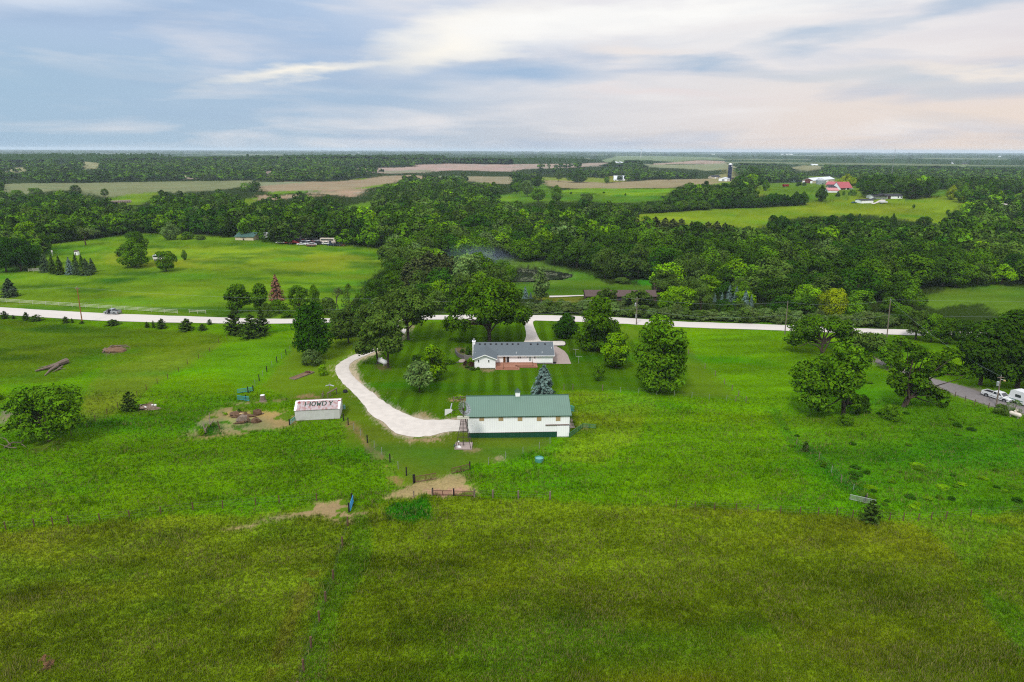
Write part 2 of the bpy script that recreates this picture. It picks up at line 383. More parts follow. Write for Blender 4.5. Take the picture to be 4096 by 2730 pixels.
reg('field', 3, [(270, 358), (520, 353), (900, 398), (1290, 368), (1580, 363), (1830, 358), (2060, 372), (1980, 412), (1580, 412), (1480, 442), (900, 447), (480, 442), (300, 420)], (164, 150, 112), .1)
reg('field', 3, [(0, 340), (300, 345), (500, 350), (700, 345), (940, 360), (900, 396), (520, 375), (260, 372), (0, 365)], (128, 146, 88), .1)
reg('pasture', 3, [(0, 482), (280, 400), (360, 470), (480, 490), (1000, 510), (1450, 520), (1400, 548), (1180, 585), (900, 575), (600, 560), (120, 590), (0, 580)], (84, 126, 40), .4)
reg('field', 3, [(470, 465), (700, 443), (1200, 448), (1490, 448), (1430, 485), (1380, 512), (1000, 512), (700, 492), (480, 492)], (110, 152, 40), .3)
reg('pasture', 3, [(1830, 405), (2000, 380), (2060, 385), (2040, 410), (1900, 425)], (112, 148, 50), .2)
reg('field', 3, [(1770, 562), (2100, 520), (2353, 498), (2353, 512), (2050, 555)], (134, 150, 78), .2)
reg('pasture', 3, [(2250, 418), (2353, 412), (2353, 495), (2250, 505)], (112, 146, 48), .3)
HF = [Z(3, *p) for p in [(985, 690), (1400, 655), (1900, 635), (2353, 622)]] + [Z(4, *p) for p in [(280, 592), (500, 572), (700, 540), (900, 520), (1230, 560), (1640, 510), (1900, 515), (2010, 560), (1880, 600), (1690, 660), (1640, 800), (1500, 780), (1370, 745), (900, 690), (600, 700), (200, 725), (0, 790)]] + [Z(3, *p) for p in [(2250, 820), (2050, 810), (1600, 790), (1300, 760), (1050, 745)]]
REG.append(('hillfield', np.array([at(*p)[:2] for p in HF]), np.array(alb(122, 148, 26)), .3))
reg('pasture', 4, [(0, 400), (330, 393), (480, 430), (820, 445), (840, 520), (500, 565), (330, 585), (0, 500)], (96, 134, 48), .3)
reg('field', 4, [(150, 255), (320, 235), (520, 240), (490, 275), (330, 292)], (150, 148, 104), .1)
reg('pasture', 4, [(2090, 515), (2353, 500), (2353, 610), (2120, 570)], (102, 142, 46), .2)
reg('pasture', 4, [(2110, 590), (2353, 640), (2353, 672), (2180, 660)], (98, 138, 42), .2)
reg('pasture', 4, [(1500, 455), (1680, 455), (1640, 505), (1480, 510)], (84, 124, 46), .2)
reg('field', 4, [(1750, 230), (1830, 226), (1820, 262), (1760, 258)], (128, 148, 96), .1)
reg('yard', 'f', [(150, 300), (185, 190), (270, 120), (660, 120), (1060, 225), (1180, 330), (1200, 430), (560, 430), (430, 290)], (104, 136, 52), .2)
reg('yard', 's', [(330, 520), (560, 470), (820, 440), (860, 130), (1020, 130), (1040, 520), (1300, 540), (1300, 700), (300, 700)], (150, 146, 92), .2)
reg('yard', 'f', [(1380, 430), (1960, 415), (2000, 560), (1380, 565)], (104, 140, 44), .2)
reg('yard', 3, [(900, 330), (1060, 335), (1070, 385), (900, 385)], (140, 146, 84), .2)
for k_, x_, y_, x2_ in [(4, 1685, 222, 1708), (4, 1785, 226, 1835), (4, 405, 236, 460), (4, 118, 137, 140), (4, 165, 137, 232), (3, 228, 108, 246), (3, 1838, 136, 1862), (3, 958, 216, 1025), (2, 885, 178, 905), (2, 938, 124, 950), (4, 2115, 160, 2145), (4, 935, 365, 975), (1, 240, 712, 325)]:
    u_ = 4 if y_ < 150 else 12; reg('yard', k_, [(x_ - 6, y_ - u_), (x2_ + 6, y_ - u_), (x2_ + 8, y_ + u_ * .5), (x_ - 8, y_ + u_ * .5)], (120, 138, 84), .1)
# middle ground beyond the road
reg('pasture', 0, [(-600, 1090), (0, 1075), (130, 1080), (180, 1040), (175, 985), (300, 965), (560, 935), (830, 942), (1000, 958), (1120, 975), (1380, 985), (1560, 992), (1550, 1060), (1440, 1130), (1440, 1250), (1700, 1262), (1060, 1290), (-600, 1240)], (106, 146, 42), .55)
reg('pasture', 0, [(400, 1010), (800, 985), (1300, 1000), (1540, 1040), (1400, 1090), (900, 1080), (420, 1060)], (124, 154, 52), .45)
reg('pasture', 8, [(1240, 200), (1450, 168), (1700, 118), (2000, 98), (2294, 108), (2500, 120), (2500, 420), (2080, 385), (1900, 250), (1500, 310)], (88, 122, 50), .3)
reg('lawn', 7, [(-60, 80), (330, 40), (480, -20), (560, -40), (700, -5), (900, 80), (1440, 108), (1350, 135), (1250, 200), (700, 205), (350, 210), (-60, 200)], (84, 126, 46), .12)
reg('marsh', 3, [(-100, 1090), (0, 1100), (250, 1130), (500, 1180), (620, 1240), (540, 1300), (340, 1330), (-100, 1330)], (96, 134, 70), .5)
reg('pond', 3, [(-140, 1175), (0, 1160), (150, 1160), (230, 1185), (330, 1178), (420, 1198), (520, 1222), (555, 1245), (500, 1272), (400, 1282), (200, 1302), (60, 1302), (-140, 1290)], (50, 55, 35), 0, 4)
reg('lawn', 3, [(1110, 1295), (1250, 1283), (1480, 1330), (1350, 1347), (1200, 1338)], (64, 150, 28), .3)
reg('yard', 7, [(180, 195), (660, 195), (660, 245), (420, 245), (230, 225)], (120, 130, 60), .1)
# near side
reg('pasture', 5, [(-300, 420), (0, 400), (900, 470), (2000, 530), (2030, 580), (1900, 620), (1400, 720), (900, 830), (500, 960), (0, 980), (-300, 1000)], (88, 122, 18), .75)
reg('pasture', 5, [(2030, 585), (1850, 720), (1300, 1050), (1000, 1260), (850, 1330), (650, 1330), (780, 1000), (900, 840), (1400, 722)], (104, 134, 42), .6)
reg('pasture', 6, [(-40, 560), (330, 540), (330, 660), (0, 985), (-100, 1060), (-500, 700)], (92, 144, 14), .6)
reg('lawn', 6, [(335, 560), (640, 470), (1300, 440), (1300, 470), (700, 780), (715, 880), (1000, 1230), (1250, 1430), (1400, 1568), (760, 1568), (760, 1300), (300, 1100), (0, 1000), (330, 670)], (98, 130, 34), .18)
reg('lawn', 'g', [(0, 0), (500, 0), (1390, 100), (2353, 130), (2353, 250), (1900, 380), (1420, 470), (1200, 600), (760, 700), (640, 560), (300, 250), (0, 40)], (98, 122, 44), .22)
LAWN = [Z(6, *p) for p in [(1300, 470), (1600, 420), (2400, 400)]] + [Z(7, *p) for p in [(200, 405), (1000, 440), (1250, 460), (1560, 640), (1640, 720), (2000, 1110), (1900, 1125), (1450, 1075), (1130, 1050), (800, 1030), (440, 1030)]] + [Z(6, *p) for p in [(2200, 1150), (1700, 1270), (1480, 1290), (1280, 1220), (1060, 1070), (880, 920), (830, 820), (1040, 700)]]
REG.append(('stripes', np.array([at(*p)[:2] for p in LAWN]), np.array(alb(78, 116, 6)), .1))
reg('lawn', 7, [(960, 450), (1560, 640), (1640, 720), (2000, 1110), (1450, 1075), (1560, 900), (1400, 620), (1100, 560), (960, 640)], (92, 126, 32), .25)
reg('pasture', 7, [(440, 1040), (760, 1040), (980, 1070), (1300, 1085), (1100, 1500), (700, 1700), (300, 1640), (540, 1440), (560, 1200)], (112, 150, 26), .8)
reg('lower', 'm', [(330, 240), (600, 150), (840, 130), (1210, 145), (2353, 200), (3000, 228), (3370, 250), (3580, 278), (3800, 285), (4060, 278), (4600, 235), (5200, 200), (5200, 1800), (-40, 1800), (20, 1300), (130, 880), (300, 330)], (113, 141, 26), .9)
reg('lower', 'm', [(330, 240), (420, 240), (440, 480), (330, 900), (190, 1360), (-30, 1400), (20, 1300), (130, 880), (300, 330)], (98, 142, 26), .9)
reg('lower', 'r', [(1250, 590), (1480, 600), (1640, 760), (1760, 880), (1860, 1100), (2000, 1300), (2125, 1450), (2400, 1568), (2400, 900), (2125, 650), (1800, 560)], (94, 142, 22), .7)
reg('lower', 'r', [(1760, 860), (1830, 770), (2125, 640), (2400, 700), (2400, 1250), (2050, 1100), (1850, 1000)], (102, 138, 24), .7)
reg('lower', 'm', [(555, 195), (640, 165), (840, 150), (840, 290), (700, 295), (560, 260)], (46, 118, 14), .8)
reg('lower', 'l', [(-400, 660), (0, 650), (420, 610), (1000, 560), (1600, 540), (1900, 490), (2131, 470), (2110, 640), (1980, 1075), (1890, 1360), (1830, 1568), (1760, 1800), (-400, 1800)], (116, 145, 32), .9)
reg('dirt', 'l', [(1940, 820), (1990, 900), (1900, 1120), (1800, 1300), (1720, 1450), (1640, 1568), (1600, 1568), (1700, 1330), (1790, 1120), (1860, 950)], (122, 134, 54), .8)
reg('dirt', 'l', [(1880, 490), (2000, 470), (2131, 465), (2125, 610), (2080, 600), (1980, 550), (1800, 555), (1600, 590), (1440, 630), (1330, 655), (1420, 618), (1600, 570), (1800, 530)], (172, 148, 106), .2)
reg('dirt', 'm', [(330, 225), (430, 240), (400, 262), (330, 255)], (170, 140, 110), .1)
reg('pasture', 8, [(300, 900), (1000, 850), (1500, 1080), (2000, 1210), (2600, 1420), (2600, 2100), (1500, 2150), (700, 1900), (360, 1560), (160, 1250)], (84, 138, 12), .7)
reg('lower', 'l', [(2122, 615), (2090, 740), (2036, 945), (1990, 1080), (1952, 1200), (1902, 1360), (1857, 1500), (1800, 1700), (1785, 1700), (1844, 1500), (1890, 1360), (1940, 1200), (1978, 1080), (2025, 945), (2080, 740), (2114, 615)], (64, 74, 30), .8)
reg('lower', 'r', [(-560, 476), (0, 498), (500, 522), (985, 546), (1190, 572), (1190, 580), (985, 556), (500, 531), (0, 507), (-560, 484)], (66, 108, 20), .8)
reg('pasture', 'r', [(560, -110), (620, -90), (760, 100), (960, 260), (1230, 440), (1200, 480), (1040, 400), (880, 280), (700, 130), (600, 0)], (70, 126, 14), .8)
# paddock and yard earth
reg('dirt', 'p', [(175, 690), (250, 560), (420, 440), (560, 370), (780, 340), (700, 420), (860, 420), (1200, 410), (1300, 450), (1370, 440), (1400, 540), (1250, 590), (900, 640), (640, 670), (420, 720), (240, 745)], (182, 158, 104), .25)
reg('dirt', 'p', [(620, 400), (800, 430), (1000, 420), (1200, 420), (1100, 470), (850, 480), (700, 560), (560, 600), (500, 560), (600, 500)], (204, 172, 104), .1)
reg('pasture', 'p', [(255, 650), (330, 590), (460, 540), (520, 600), (480, 660), (600, 660), (480, 690), (280, 715)], (58, 108, 24), .8)
reg('pasture', 'p', [(640, 560), (840, 545), (780, 590), (660, 595)], (84, 124, 34), .6)
reg('dirt', 'p', [(620, 320), (860, 280), (980, 300), (1250, 265), (1240, 290), (1000, 320), (880, 335), (720, 345)], (168, 150, 100), .3)
reg('dirt', 'p', [(1370, 260), (1480, 225), (1670, 240), (1680, 262), (1540, 268)], (170, 138, 100), .2)
reg('dirt', 'p', [(1860, 560), (1950, 520), (2060, 640), (2281, 900), (2281, 1010), (2150, 850), (1960, 640)], (146, 128, 76), .4)
reg('dirt', 'g', [(60, 80), (160, 180), (330, 320), (450, 440), (560, 540), (700, 640), (700, 740), (560, 640), (400, 480), (250, 340), (120, 190)], (150, 126, 76), .3)
reg('dirt', 'g', [(690, 740), (780, 700), (1020, 660), (1200, 590), (1420, 600), (1480, 690), (1560, 790), (1500, 840), (960, 840), (740, 850), (420, 850), (560, 790), (640, 760)], (178, 158, 108), .35)
reg('dirt', 'g', [(960, 780), (1200, 770), (1480, 760), (1450, 830), (1000, 840)], (196, 154, 126), .2)
reg('dirt', 'g', [(1640, 375), (1720, 355), (1790, 400), (1740, 425)], (186, 152, 110), .1)
reg('dirt', 'g', [(1220, 300), (1290, 265), (1400, 265), (1470, 300), (1400, 325), (1260, 325)], (162, 134, 88), .2)
reg('dirt', 'g', [(520, 110), (700, 150), (830, 150), (900, 190), (1060, 165), (1050, 200), (900, 215), (700, 200)], (178, 152, 108), .4)
reg('dirt', 'g', [(910, 165), (1060, 160), (1020, 205), (950, 212)], (190, 158, 122), .2)
reg('dirt', 6, [(1430, 1260), (1500, 1235), (1560, 1290), (1480, 1300)], (178, 158, 110), .3)
reg('dirt', 6, [(1730, 1125), (1900, 1105), (1900, 1140), (1760, 1145)], (176, 152, 102), .1)
reg('dirt', 5, [(1230, 1180), (1330, 1145), (1390, 1165), (1300, 1215), (1220, 1215)], (130, 105, 80), .2)
reg('dirt', 5, [(940, 670), (1010, 640), (1110, 648), (1060, 690), (960, 705)], (150, 118, 88), .2)
reg('dirt', 5, [(0, 1210), (90, 1210), (230, 1320), (170, 1380), (0, 1400)], (140, 130, 96), .3)
reg('dirt', 5, [(280, 1530), (480, 1470), (560, 1490), (420, 1560), (300, 1600)], (92, 72, 50), .2)
reg('dirt', 'x', [(810, 900), (960, 920), (1000, 1010), (900, 1050), (820, 990)], (176, 146, 104), .1)
reg('mulch', 6, [(1055, 795), (1110, 800), (1215, 830), (1170, 845), (1100, 830)], (110, 92, 66), .1)
reg('mulch', 'y', [(480, 240), (640, 180), (860, 180), (1190, 300), (1190, 460), (980, 450), (700, 420)], (140, 122, 92), .1)
reg('mulch', 'c', [(330, 715), (640, 715), (640, 752), (330, 755)], (168, 138, 112), .05)
reg('mulch', 'y', [(780, 900), (900, 850), (1290, 880), (1290, 1060), (1100, 1060), (900, 990)], (120, 96, 74), .1)

reg('dirt', 6, [(1218, 402), (1300, 396), (1352, 480), (1300, 580), (1150, 655), (1045, 710), (905, 770), (852, 810), (846, 855), (888, 918), (970, 985), (1068, 1062), (1156, 1132), (1286, 1212), (1404, 1264), (1500, 1290), (1700, 1292), (1890, 1288), (1890, 1412), (1700, 1420), (1600, 1450), (1480, 1466), (1330, 1452), (1224, 1420), (1140, 1338), (1050, 1286), (990, 1224), (930, 1134), (842, 1045), (752, 955), (705, 882), (702, 826), (772, 762), (895, 702), (1055, 652), (1205, 555), (1250, 480)], (200, 182, 150), 0)
reg('dirt', 8, [(740, 660), (1020, 765), (1430, 905), (1900, 1045), (2294, 1160), (2600, 1255), (2600, 1390), (2294, 1255), (2000, 1188), (1700, 1090), (1440, 970), (1180, 875), (980, 797)], (140, 136, 110), 0)
# road centre, for what lies beyond it
ROAD_T = [Z(5, -400, 262), Z(5, 0, 292), Z(5, 940, 346), Z(5, 2020, 384), Z(6, 110, 396), Z(6, 640, 392), Z(6, 1240, 374), Z(6, 1700, 362), Z(7, 150, 361), Z(7, 950, 385), Z(7, 1500, 420), Z(7, 2290, 446), Z(8, 760, 480), Z(8, 1190, 491), Z(8, 1700, 508), Z(8, 2400, 528), Z(8, 3200, 550)]
ROAD_B = [Z(5, -400, 330), Z(5, 0, 358), Z(5, 940, 414), Z(5, 2020, 438), Z(6, 110, 440), Z(6, 640, 430), Z(6, 1240, 414), Z(6, 1700, 402), Z(7, 150, 410), Z(7, 950, 438), Z(7, 1500, 470), Z(7, 2290, 497), Z(8, 760, 526), Z(8, 1190, 541), Z(8, 1700, 556), Z(8, 2400, 580), Z(8, 3200, 606)]
RT = np.array([at(*p)[:2] for p in smooth(ROAD_T, 8)]); RB = np.array([at(*p)[:2] for p in smooth(ROAD_B, 8)])
def road_y(x): return np.interp(x, RT[:, 0], RT[:, 1])
def classify(x, y):
    """index of the region each point lies in; -1 wood, -2 meadow"""
    idx = np.where(y > road_y(x) + 1.0, -1, -2)
    for i, (k, poly, c, t) in enumerate(REG): idx[inpoly(x, y, poly)] = i
    return idx
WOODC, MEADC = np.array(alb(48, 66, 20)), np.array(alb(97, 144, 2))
FARC = np.array(alb(112, 124, 78))
def glade(x, y): return (fbm(x / 520, y / 420, 91, 3) > .615) & (np.hypot(x, y) > 2900)
def ground_color(x, y):
    r = np.hypot(x, y); j = np.clip(r * .006, .35, 12)
    jx = x + (fbm(x / (j * 3), y / (j * 3), 11, 3) - .5) * j * 4 + (vn(x / 16, y / 16, 13) - .5) * np.where(r < 110, 3.5, 0); jy = y + (fbm(x / (j * 3), y / (j * 3), 21, 3) - .5) * j * 4
    brk = fbm(x / 3.4, y / 2.2, 121, 4); C = np.zeros((len(x), 4)); rg = np.random.default_rng(3)
    for s_ in range(4):
        q = j * (1.0 if s_ else 0); idx = classify(jx + rg.normal(0, 1, len(x)) * q, jy + rg.normal(0, 1, len(x)) * q)
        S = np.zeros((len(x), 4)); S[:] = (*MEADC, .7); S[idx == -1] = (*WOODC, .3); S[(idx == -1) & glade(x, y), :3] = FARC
        und = np.array([q_[0] == 'dirt' for q_ in REG] + [False, False])[idx]; S[und, :3] = np.array(alb(104, 136, 30)); S[und, 3] = .4
        for i, (k, poly, c, t) in enumerate(REG):
            m = idx == i
            if k == 'dirt' and t > 0: m = m & (brk > .40)
            if not m.any(): continue
            S[m, :3] = c; S[m, 3] = t
            if k == 'stripes':
                xs, ys = x[m], y[m]
                s = np.sin(2 * np.pi * (xs + 2.5 * (vn(xs / 40, ys / 40, 9) - .5)) / 3.3)
                f = np.clip(s * 2.2, -1, 1) * (.06 + .2 * np.clip(vn(xs / 30, ys / 9, 31) * 1.6 - .6, 0, 1))
                S[m, :3] *= (1 + f)[:, None]; S[m, 2] *= 1 + 3 * np.clip(f, 0, 1)
        C += S / 4
    # broad variation: drier and greener patches, all in the plants themselves
    big = fbm(x / 38, y / 22, 41, 4) - .5; med = .5 * (fbm(x / 9, y / 5, 51, 4) - .5) + .6 * (fbm((x + .35 * y) / 16, (y - .12 * x + 3 * vn(x / 30, y / 30, 57)) / 2.2, 53, 4) - .5)
    t = C[:, 3]
    amp = np.where(r < 900, 1.0, .45)
    g = 1 + (big * np.where(r < 110, .48, .85) + med * .9 * (0.4 + t)) * amp
    C[:, :3] *= np.clip(g, .5, 1.7)[:, None]
    dry = np.clip((fbm(x / 30, y / 14, 61, 4) - .5) * 3, 0, 1) * amp * .45
    C[:, 0] *= 1 + dry * .55; C[:, 2] *= 1 + dry * .5
    lush = np.clip((fbm(x / 26, y / 12, 71, 4) - .56) * 4, 0, 1) * amp
    C[:, 0] *= 1 - .38 * lush; C[:, 1] *= 1 - .06 * lush
    weed = np.clip((fbm(x / 22, y / 9, 111, 4) - .53) * 6, 0, 1) * (C[:, 3] > .4) * (r > 200) * .85
    C[:, :3] *= (1 - weed[:, None] * np.array([.62, .45, 0.1])[None, :])
    return C

def ground_mat():
    m = bpy.data.materials.new('ground_cover'); m.use_nodes = True; nt = m.node_tree; b = nt.nodes['Principled BSDF']
    b.inputs['Roughness'].default_value = .95; b.inputs['Specular IOR Level'].default_value = 0
    a = nt.nodes.new('ShaderNodeAttribute'); a.attribute_name = 'Col'
    g = nt.nodes.new('ShaderNodeNewGeometry')
    def noi(scale, det, rough=.6):
        n = nt.nodes.new('ShaderNodeTexNoise'); n.inputs['Scale'].default_value = scale; n.inputs['Detail'].default_value = det; n.inputs['Roughness'].default_value = rough
        nt.links.new(g.outputs['Position'], n.inputs['Vector']); return n.outputs[0]
    def mth(op, p, q, r=None):
        n = nt.nodes.new('ShaderNodeMath'); n.operation = op
        for i, v in enumerate((p, q, r)):
            if v is None: continue
            if isinstance(v, (int, float)): n.inputs[i].default_value = v
            else: nt.links.new(v, n.inputs[i])
        return n.outputs[0]
    n1, n2, n3 = noi(2.6, 5, .75), noi(.75, 3), noi(9, 2)
    s = mth('ADD', mth('MULTIPLY', mth('SUBTRACT', n1, .5), 3.8), mth('MULTIPLY', mth('SUBTRACT', n2, .5), 1.1))
    amt = mth('MULTIPLY_ADD', a.outputs['Alpha'], .62, .16)
    f = mth('MAXIMUM', mth('MULTIPLY_ADD', s, amt, 1.0), .3)
    sc1 = nt.nodes.new('ShaderNodeVectorMath'); sc1.operation = 'SCALE'; nt.links.new(a.outputs['Color'], sc1.inputs[0]); nt.links.new(f, sc1.inputs['Scale'])
    # dry straw flecks in tall grass
    fl = mth('MULTIPLY', mth('MULTIPLY', mth('MAXIMUM', mth('SUBTRACT', noi(2.1, 5, .75), .56), 0.0), 3.2), a.outputs['Alpha'])
    mx = nt.nodes.new('ShaderNodeMix'); mx.data_type = 'RGBA'; nt.links.new(fl, mx.inputs[0]); nt.links.new(sc1.outputs[0], mx.inputs[6]); mx.inputs[7].default_value = (*alb(150, 150, 78), 1)
    nt.links.new(mx.outputs[2], b.inputs['Base Color'])
    bp = nt.nodes.new('ShaderNodeBump'); bp.inputs['Strength'].default_value = .55; bp.inputs['Distance'].default_value = .35
    nt.links.new(mth('MULTIPLY', n1, mth('MULTIPLY_ADD', a.outputs['Alpha'], .9, .08)), bp.inputs['Height']); nt.links.new(bp.outputs[0], b.inputs['Normal'])
    M['ground_cover'] = m
ground_mat()
def build_ground():
    th = np.concatenate([[R(89.95)], R(1) * np.linspace(80, 46, 24)[:-1], R(1) * np.arange(46, 3, -.1), R(1) * np.arange(3, .5, -.03), R(1) * np.arange(.5, .135, -.01)])
    rr = CAMH / np.tan(th)
    az = R(1) * np.concatenate([np.arange(-180, -50, 5), np.arange(-50, 50, .105), np.arange(50, 180, 5)])
    A, D = np.meshgrid(az, rr); x, y = (D * np.sin(A)).ravel(), (D * np.cos(A)).ravel()
    z = hgt(x, y); C = ground_color(x, y)
    # the pond bed lies below its water
    for k, poly, c, t in REG:
        if k == 'pond': z = np.where(inpoly(x, y, poly), z - 1.0, z)
    nr, na = D.shape; ii = np.arange(nr * na).reshape(nr, na)
    a_, b_ = ii[:-1, :], np.roll(ii, -1, 1)[:-1, :]; c_, d_ = np.roll(ii, -1, 1)[1:, :], ii[1:, :]
    F = np.stack([a_.ravel(), d_.ravel(), c_.ravel(), b_.ravel()], 1)
    V = np.stack([x, y, z], 1)
    o = link('ground', np_mesh('ground', V, F, M['ground_cover'], C, smooth_=True)); tag(o, kind='structure')
    return o
build_ground()

# ------------------------------------------------------------------ sheets: roads, drives, pond
mat('pale_gravel', alb(232, 222, 212, 1.0), .95, nscale=1.3, namt=.07, bump=.3, spec=.1)
mat('grey_gravel', alb(150, 142, 138), .95, nscale=1.6, namt=.14, bump=.3, spec=.1)
mat('concrete', alb(190, 172, 162), .9, nscale=.8, namt=.06, spec=.1)
mat('drive_gravel', alb(240, 230, 216), .95, nscale=.7, namt=.09, bump=.15, spec=.1)
def strip(name, L, Rr, m, up=.04, n=4, edge=0.0, cross=6):
    L, Rr = np.asarray(L), np.asarray(Rr); V = []
    for i in range(len(L)):
        for k in range(cross + 1):
            t = k / cross; p = L[i] * (1 - t) + Rr[i] * t
            if edge and k in (0, cross): p = p + (vn(np.array([p[0] * .9]), np.array([p[1] * .9]), 3)[0] - .5) * edge * 2 * (L[i] - Rr[i]) / (np.linalg.norm(L[i] - Rr[i]) + 1e-6)
            r = math.hypot(*p); z = float(hgt(np.array([p[0]]), np.array([p[1]]))[0])
            V.append((p[0], p[1], z + r * .0003 + (up + .05 if 0 < k < cross else .008)))
    q = cross + 1; F = [(i * q + k, i * q + k + 1, (i + 1) * q + k + 1, (i + 1) * q + k) for i in range(len(L) - 1) for k in range(cross)]
    me = np_mesh(name, V, F, M[m] if isinstance(m, str) else m)
    import bmesh
    bm = bmesh.new(); bm.from_mesh(me); bmesh.ops.recalc_face_normals(bm, faces=bm.faces)
    if bm.faces[0].normal.z < 0: bmesh.ops.reverse_faces(bm, faces=bm.faces)
    bm.to_mesh(me); bm.free()
    return tag(link(name, me), kind='structure')
def sheet(name, poly, m, up=.03, step=1.2):
    """a polygon laid on the terrain, triangulated finely enough to follow it"""
    import bmesh
    P = np.asarray(poly); bm = bmesh.new(); vs = [bm.verts.new((p[0], p[1], 0)) for p in P]; bm.faces.new(vs)
    bmesh.ops.triangulate(bm, faces=bm.faces)
    for _ in range(7):
        e = [q for q in bm.edges if q.calc_length() > step]
        if not e: break
        bmesh.ops.subdivide_edges(bm, edges=e, cuts=1, use_grid_fill=False); bmesh.ops.triangulate(bm, faces=bm.faces)
    for v in bm.verts:
        r = math.hypot(v.co.x, v.co.y); v.co.z = float(hgt(np.array([v.co.x]), np.array([v.co.y]))[0]) + up + r * .0002
    bmesh.ops.recalc_face_normals(bm, faces=bm.faces)
    if sum(f.normal.z for f in bm.faces) < 0: bmesh.ops.reverse_faces(bm, faces=bm.faces)
    me = bpy.data.meshes.new(name); bm.to_mesh(me); bm.free(); me.materials.append(M[m]); return tag(link(name, me), kind='structure')
def resample(P, n):
    P = np.asarray(P); d = np.r_[0, np.cumsum(np.linalg.norm(np.diff(P, axis=0), axis=1))]; t = np.linspace(0, d[-1], n)
    return np.stack([np.interp(t, d, P[:, i]) for i in range(P.shape[1])], 1)
def wline(k, pts, n): return resample([at(*p)[:2] for p in smooth([Z(k, *p) for p in pts], 8)], n)
def road_mat():
    """pale crushed stone with two worn wheel tracks a little paler and a tan middle, along the road"""
    m = mat('road_gravel', alb(238, 229, 218), .95, nscale=.5, namt=.05, spec=.1, stretch=(.12, 1.2, 1)); return m
road_mat()
strip('road', RT, RB, 'road_gravel', .05, edge=.25)
dl = wline(6, [(1218, 402), (1250, 440), (1262, 480), (1215, 560), (1060, 660), (900, 710), (780, 770), (712, 830), (715, 880), (760, 950), (850, 1040), (940, 1130), (1000, 1220), (1060, 1280), (1150, 1330), (1230, 1410), (1330, 1440), (1480, 1452), (1600, 1438), (1700, 1410), (1880, 1405)], 110)
dr = wline(6, [(1300, 396), (1330, 440), (1345, 490), (1290, 575), (1150, 648), (1040, 702), (900, 762), (842, 805), (836, 855), (880, 920), (960, 990), (1060, 1070), (1150, 1140), (1280, 1220), (1400, 1272), (1500, 1298), (1600, 1300), (1700, 1300), (1780, 1298), (1840, 1297), (1880, 1296)], 110)
strip('driveway', dl, dr, 'drive_gravel', .03, edge=.35, cross=10)
el_ = wline(7, [(40, 412), (95, 430), (118, 480), (125, 550), (105, 605), (60, 650)], 24); er_ = wline(7, [(225, 408), (188, 425), (210, 500), (255, 590), (320, 610), (330, 660)], 24)
strip('house_drive', el_, er_, 'drive_gravel', .045)
sheet('parking_pad', wpoly(7, [(250, 596), (340, 597), (455, 595), (478, 605), (482, 625), (468, 637), (375, 637), (250, 640)]), 'drive_gravel', .06)
sheet('concrete_patio', wpoly(7, [(300, 641), (400, 643), (470, 685), (500, 722), (531, 801), (362, 801), (300, 801)]), 'concrete', .05)
ll = wline(8, [(790, 660), (1020, 772), (1210, 845), (1430, 912), (1500, 938), (1700, 985), (1900, 1052), (2100, 1110), (2294, 1165), (2600, 1260)], 40)
lr = wline(8, [(740, 672), (980, 790), (1180, 868), (1380, 935), (1450, 965), (1700, 1082), (2000, 1180), (2160, 1210), (2294, 1248), (2600, 1380)], 40)
strip('lane', ll, lr, 'grey_gravel', .05, edge=.2)
sheet('farm_road', np.vstack([wline(4, [(1870, 520), (1960, 545), (2100, 575), (2200, 595), (2353, 622), (2600, 670)], 14), wline(4, [(2600, 690), (2353, 634), (2200, 606), (2100, 584), (1960, 556), (1870, 530)], 14)]), 'pale_gravel', .3, 20)
sheet('farm_drive', np.vstack([wline('v', [(-250, 402), (0, 398), (300, 390), (640, 389), (800, 388)], 10), wline('v', [(800, 396), (640, 401), (300, 408), (0, 424), (-250, 432)], 10)]), 'pale_gravel', .12, 6)
sheet('garage_apron', wpoly('f', [(1370, 622), (1450, 600), (1500, 570), (1560, 548), (1645, 552), (1630, 575), (1540, 590), (1480, 610), (1430, 628)]), 'pale_gravel', .25, 12)
sheet('barn_apron', wpoly('x', [(345, 650), (415, 660), (450, 760), (520, 985), (345, 1005), (300, 900)]), 'concrete', .05)
sheet('concrete_slab', wpoly('b', [(262, 425), (392, 418), (392, 650), (262, 640)]), 'concrete', .13)
sheet('walkway', wpoly('y', [(580, 690), (640, 640), (760, 618), (850, 640), (900, 680), (780, 765), (600, 765)]), 'concrete', .05)
# pond
m = mat('pond_water', (.02, .025, .015), .06, spec=.6, nscale=.8, namt=.4, bump=.04)
mat('pond_scum', alb(104, 112, 76), .8, nscale=1.5, namt=.3)
pp = [p for k, p, c, t in REG if k == 'pond'][0]
pz = min(float(hgt(np.array([p[0]]), np.array([p[1]]))[0]) for p in pp)
me = bpy.data.meshes.new('pond'); me.from_pydata([(p[0], p[1], pz + .12) for p in pp], [], [tuple(range(len(pp)))]); me.materials.append(M['pond_water']); tag(link('pond', me), kind='structure')
if me.polygons[0].normal.z < 0: me.flip_normals()
rng = np.random.default_rng(5); lily = MB()
bx0, bx1, by0, by1 = pp[:, 0].min(), pp[:, 0].max(), pp[:, 1].min(), pp[:, 1].max()
cx = rng.uniform(bx0, bx1, 900); cy = rng.uniform(by0, by1, 900); ok = inpoly(cx, cy, pp) & (fbm(cx / 6, cy / 6, 2, 3) > .56)
for X, Y in zip(cx[ok], cy[ok]):
    s = rng.uniform(.25, .9); n = 7; a0 = rng.uniform(0, 6)
    lily.add([(X + s * rng.uniform(.7, 1.2) * math.cos(a0 + 2 * math.pi * k / n), Y + s * rng.uniform(.7, 1.2) * math.sin(a0 + 2 * math.pi * k / n), pz + .16) for k in range(n)], [tuple(range(n))])
tag(lily.build('pond_weeds', M['pond_scum']), kind='stuff')
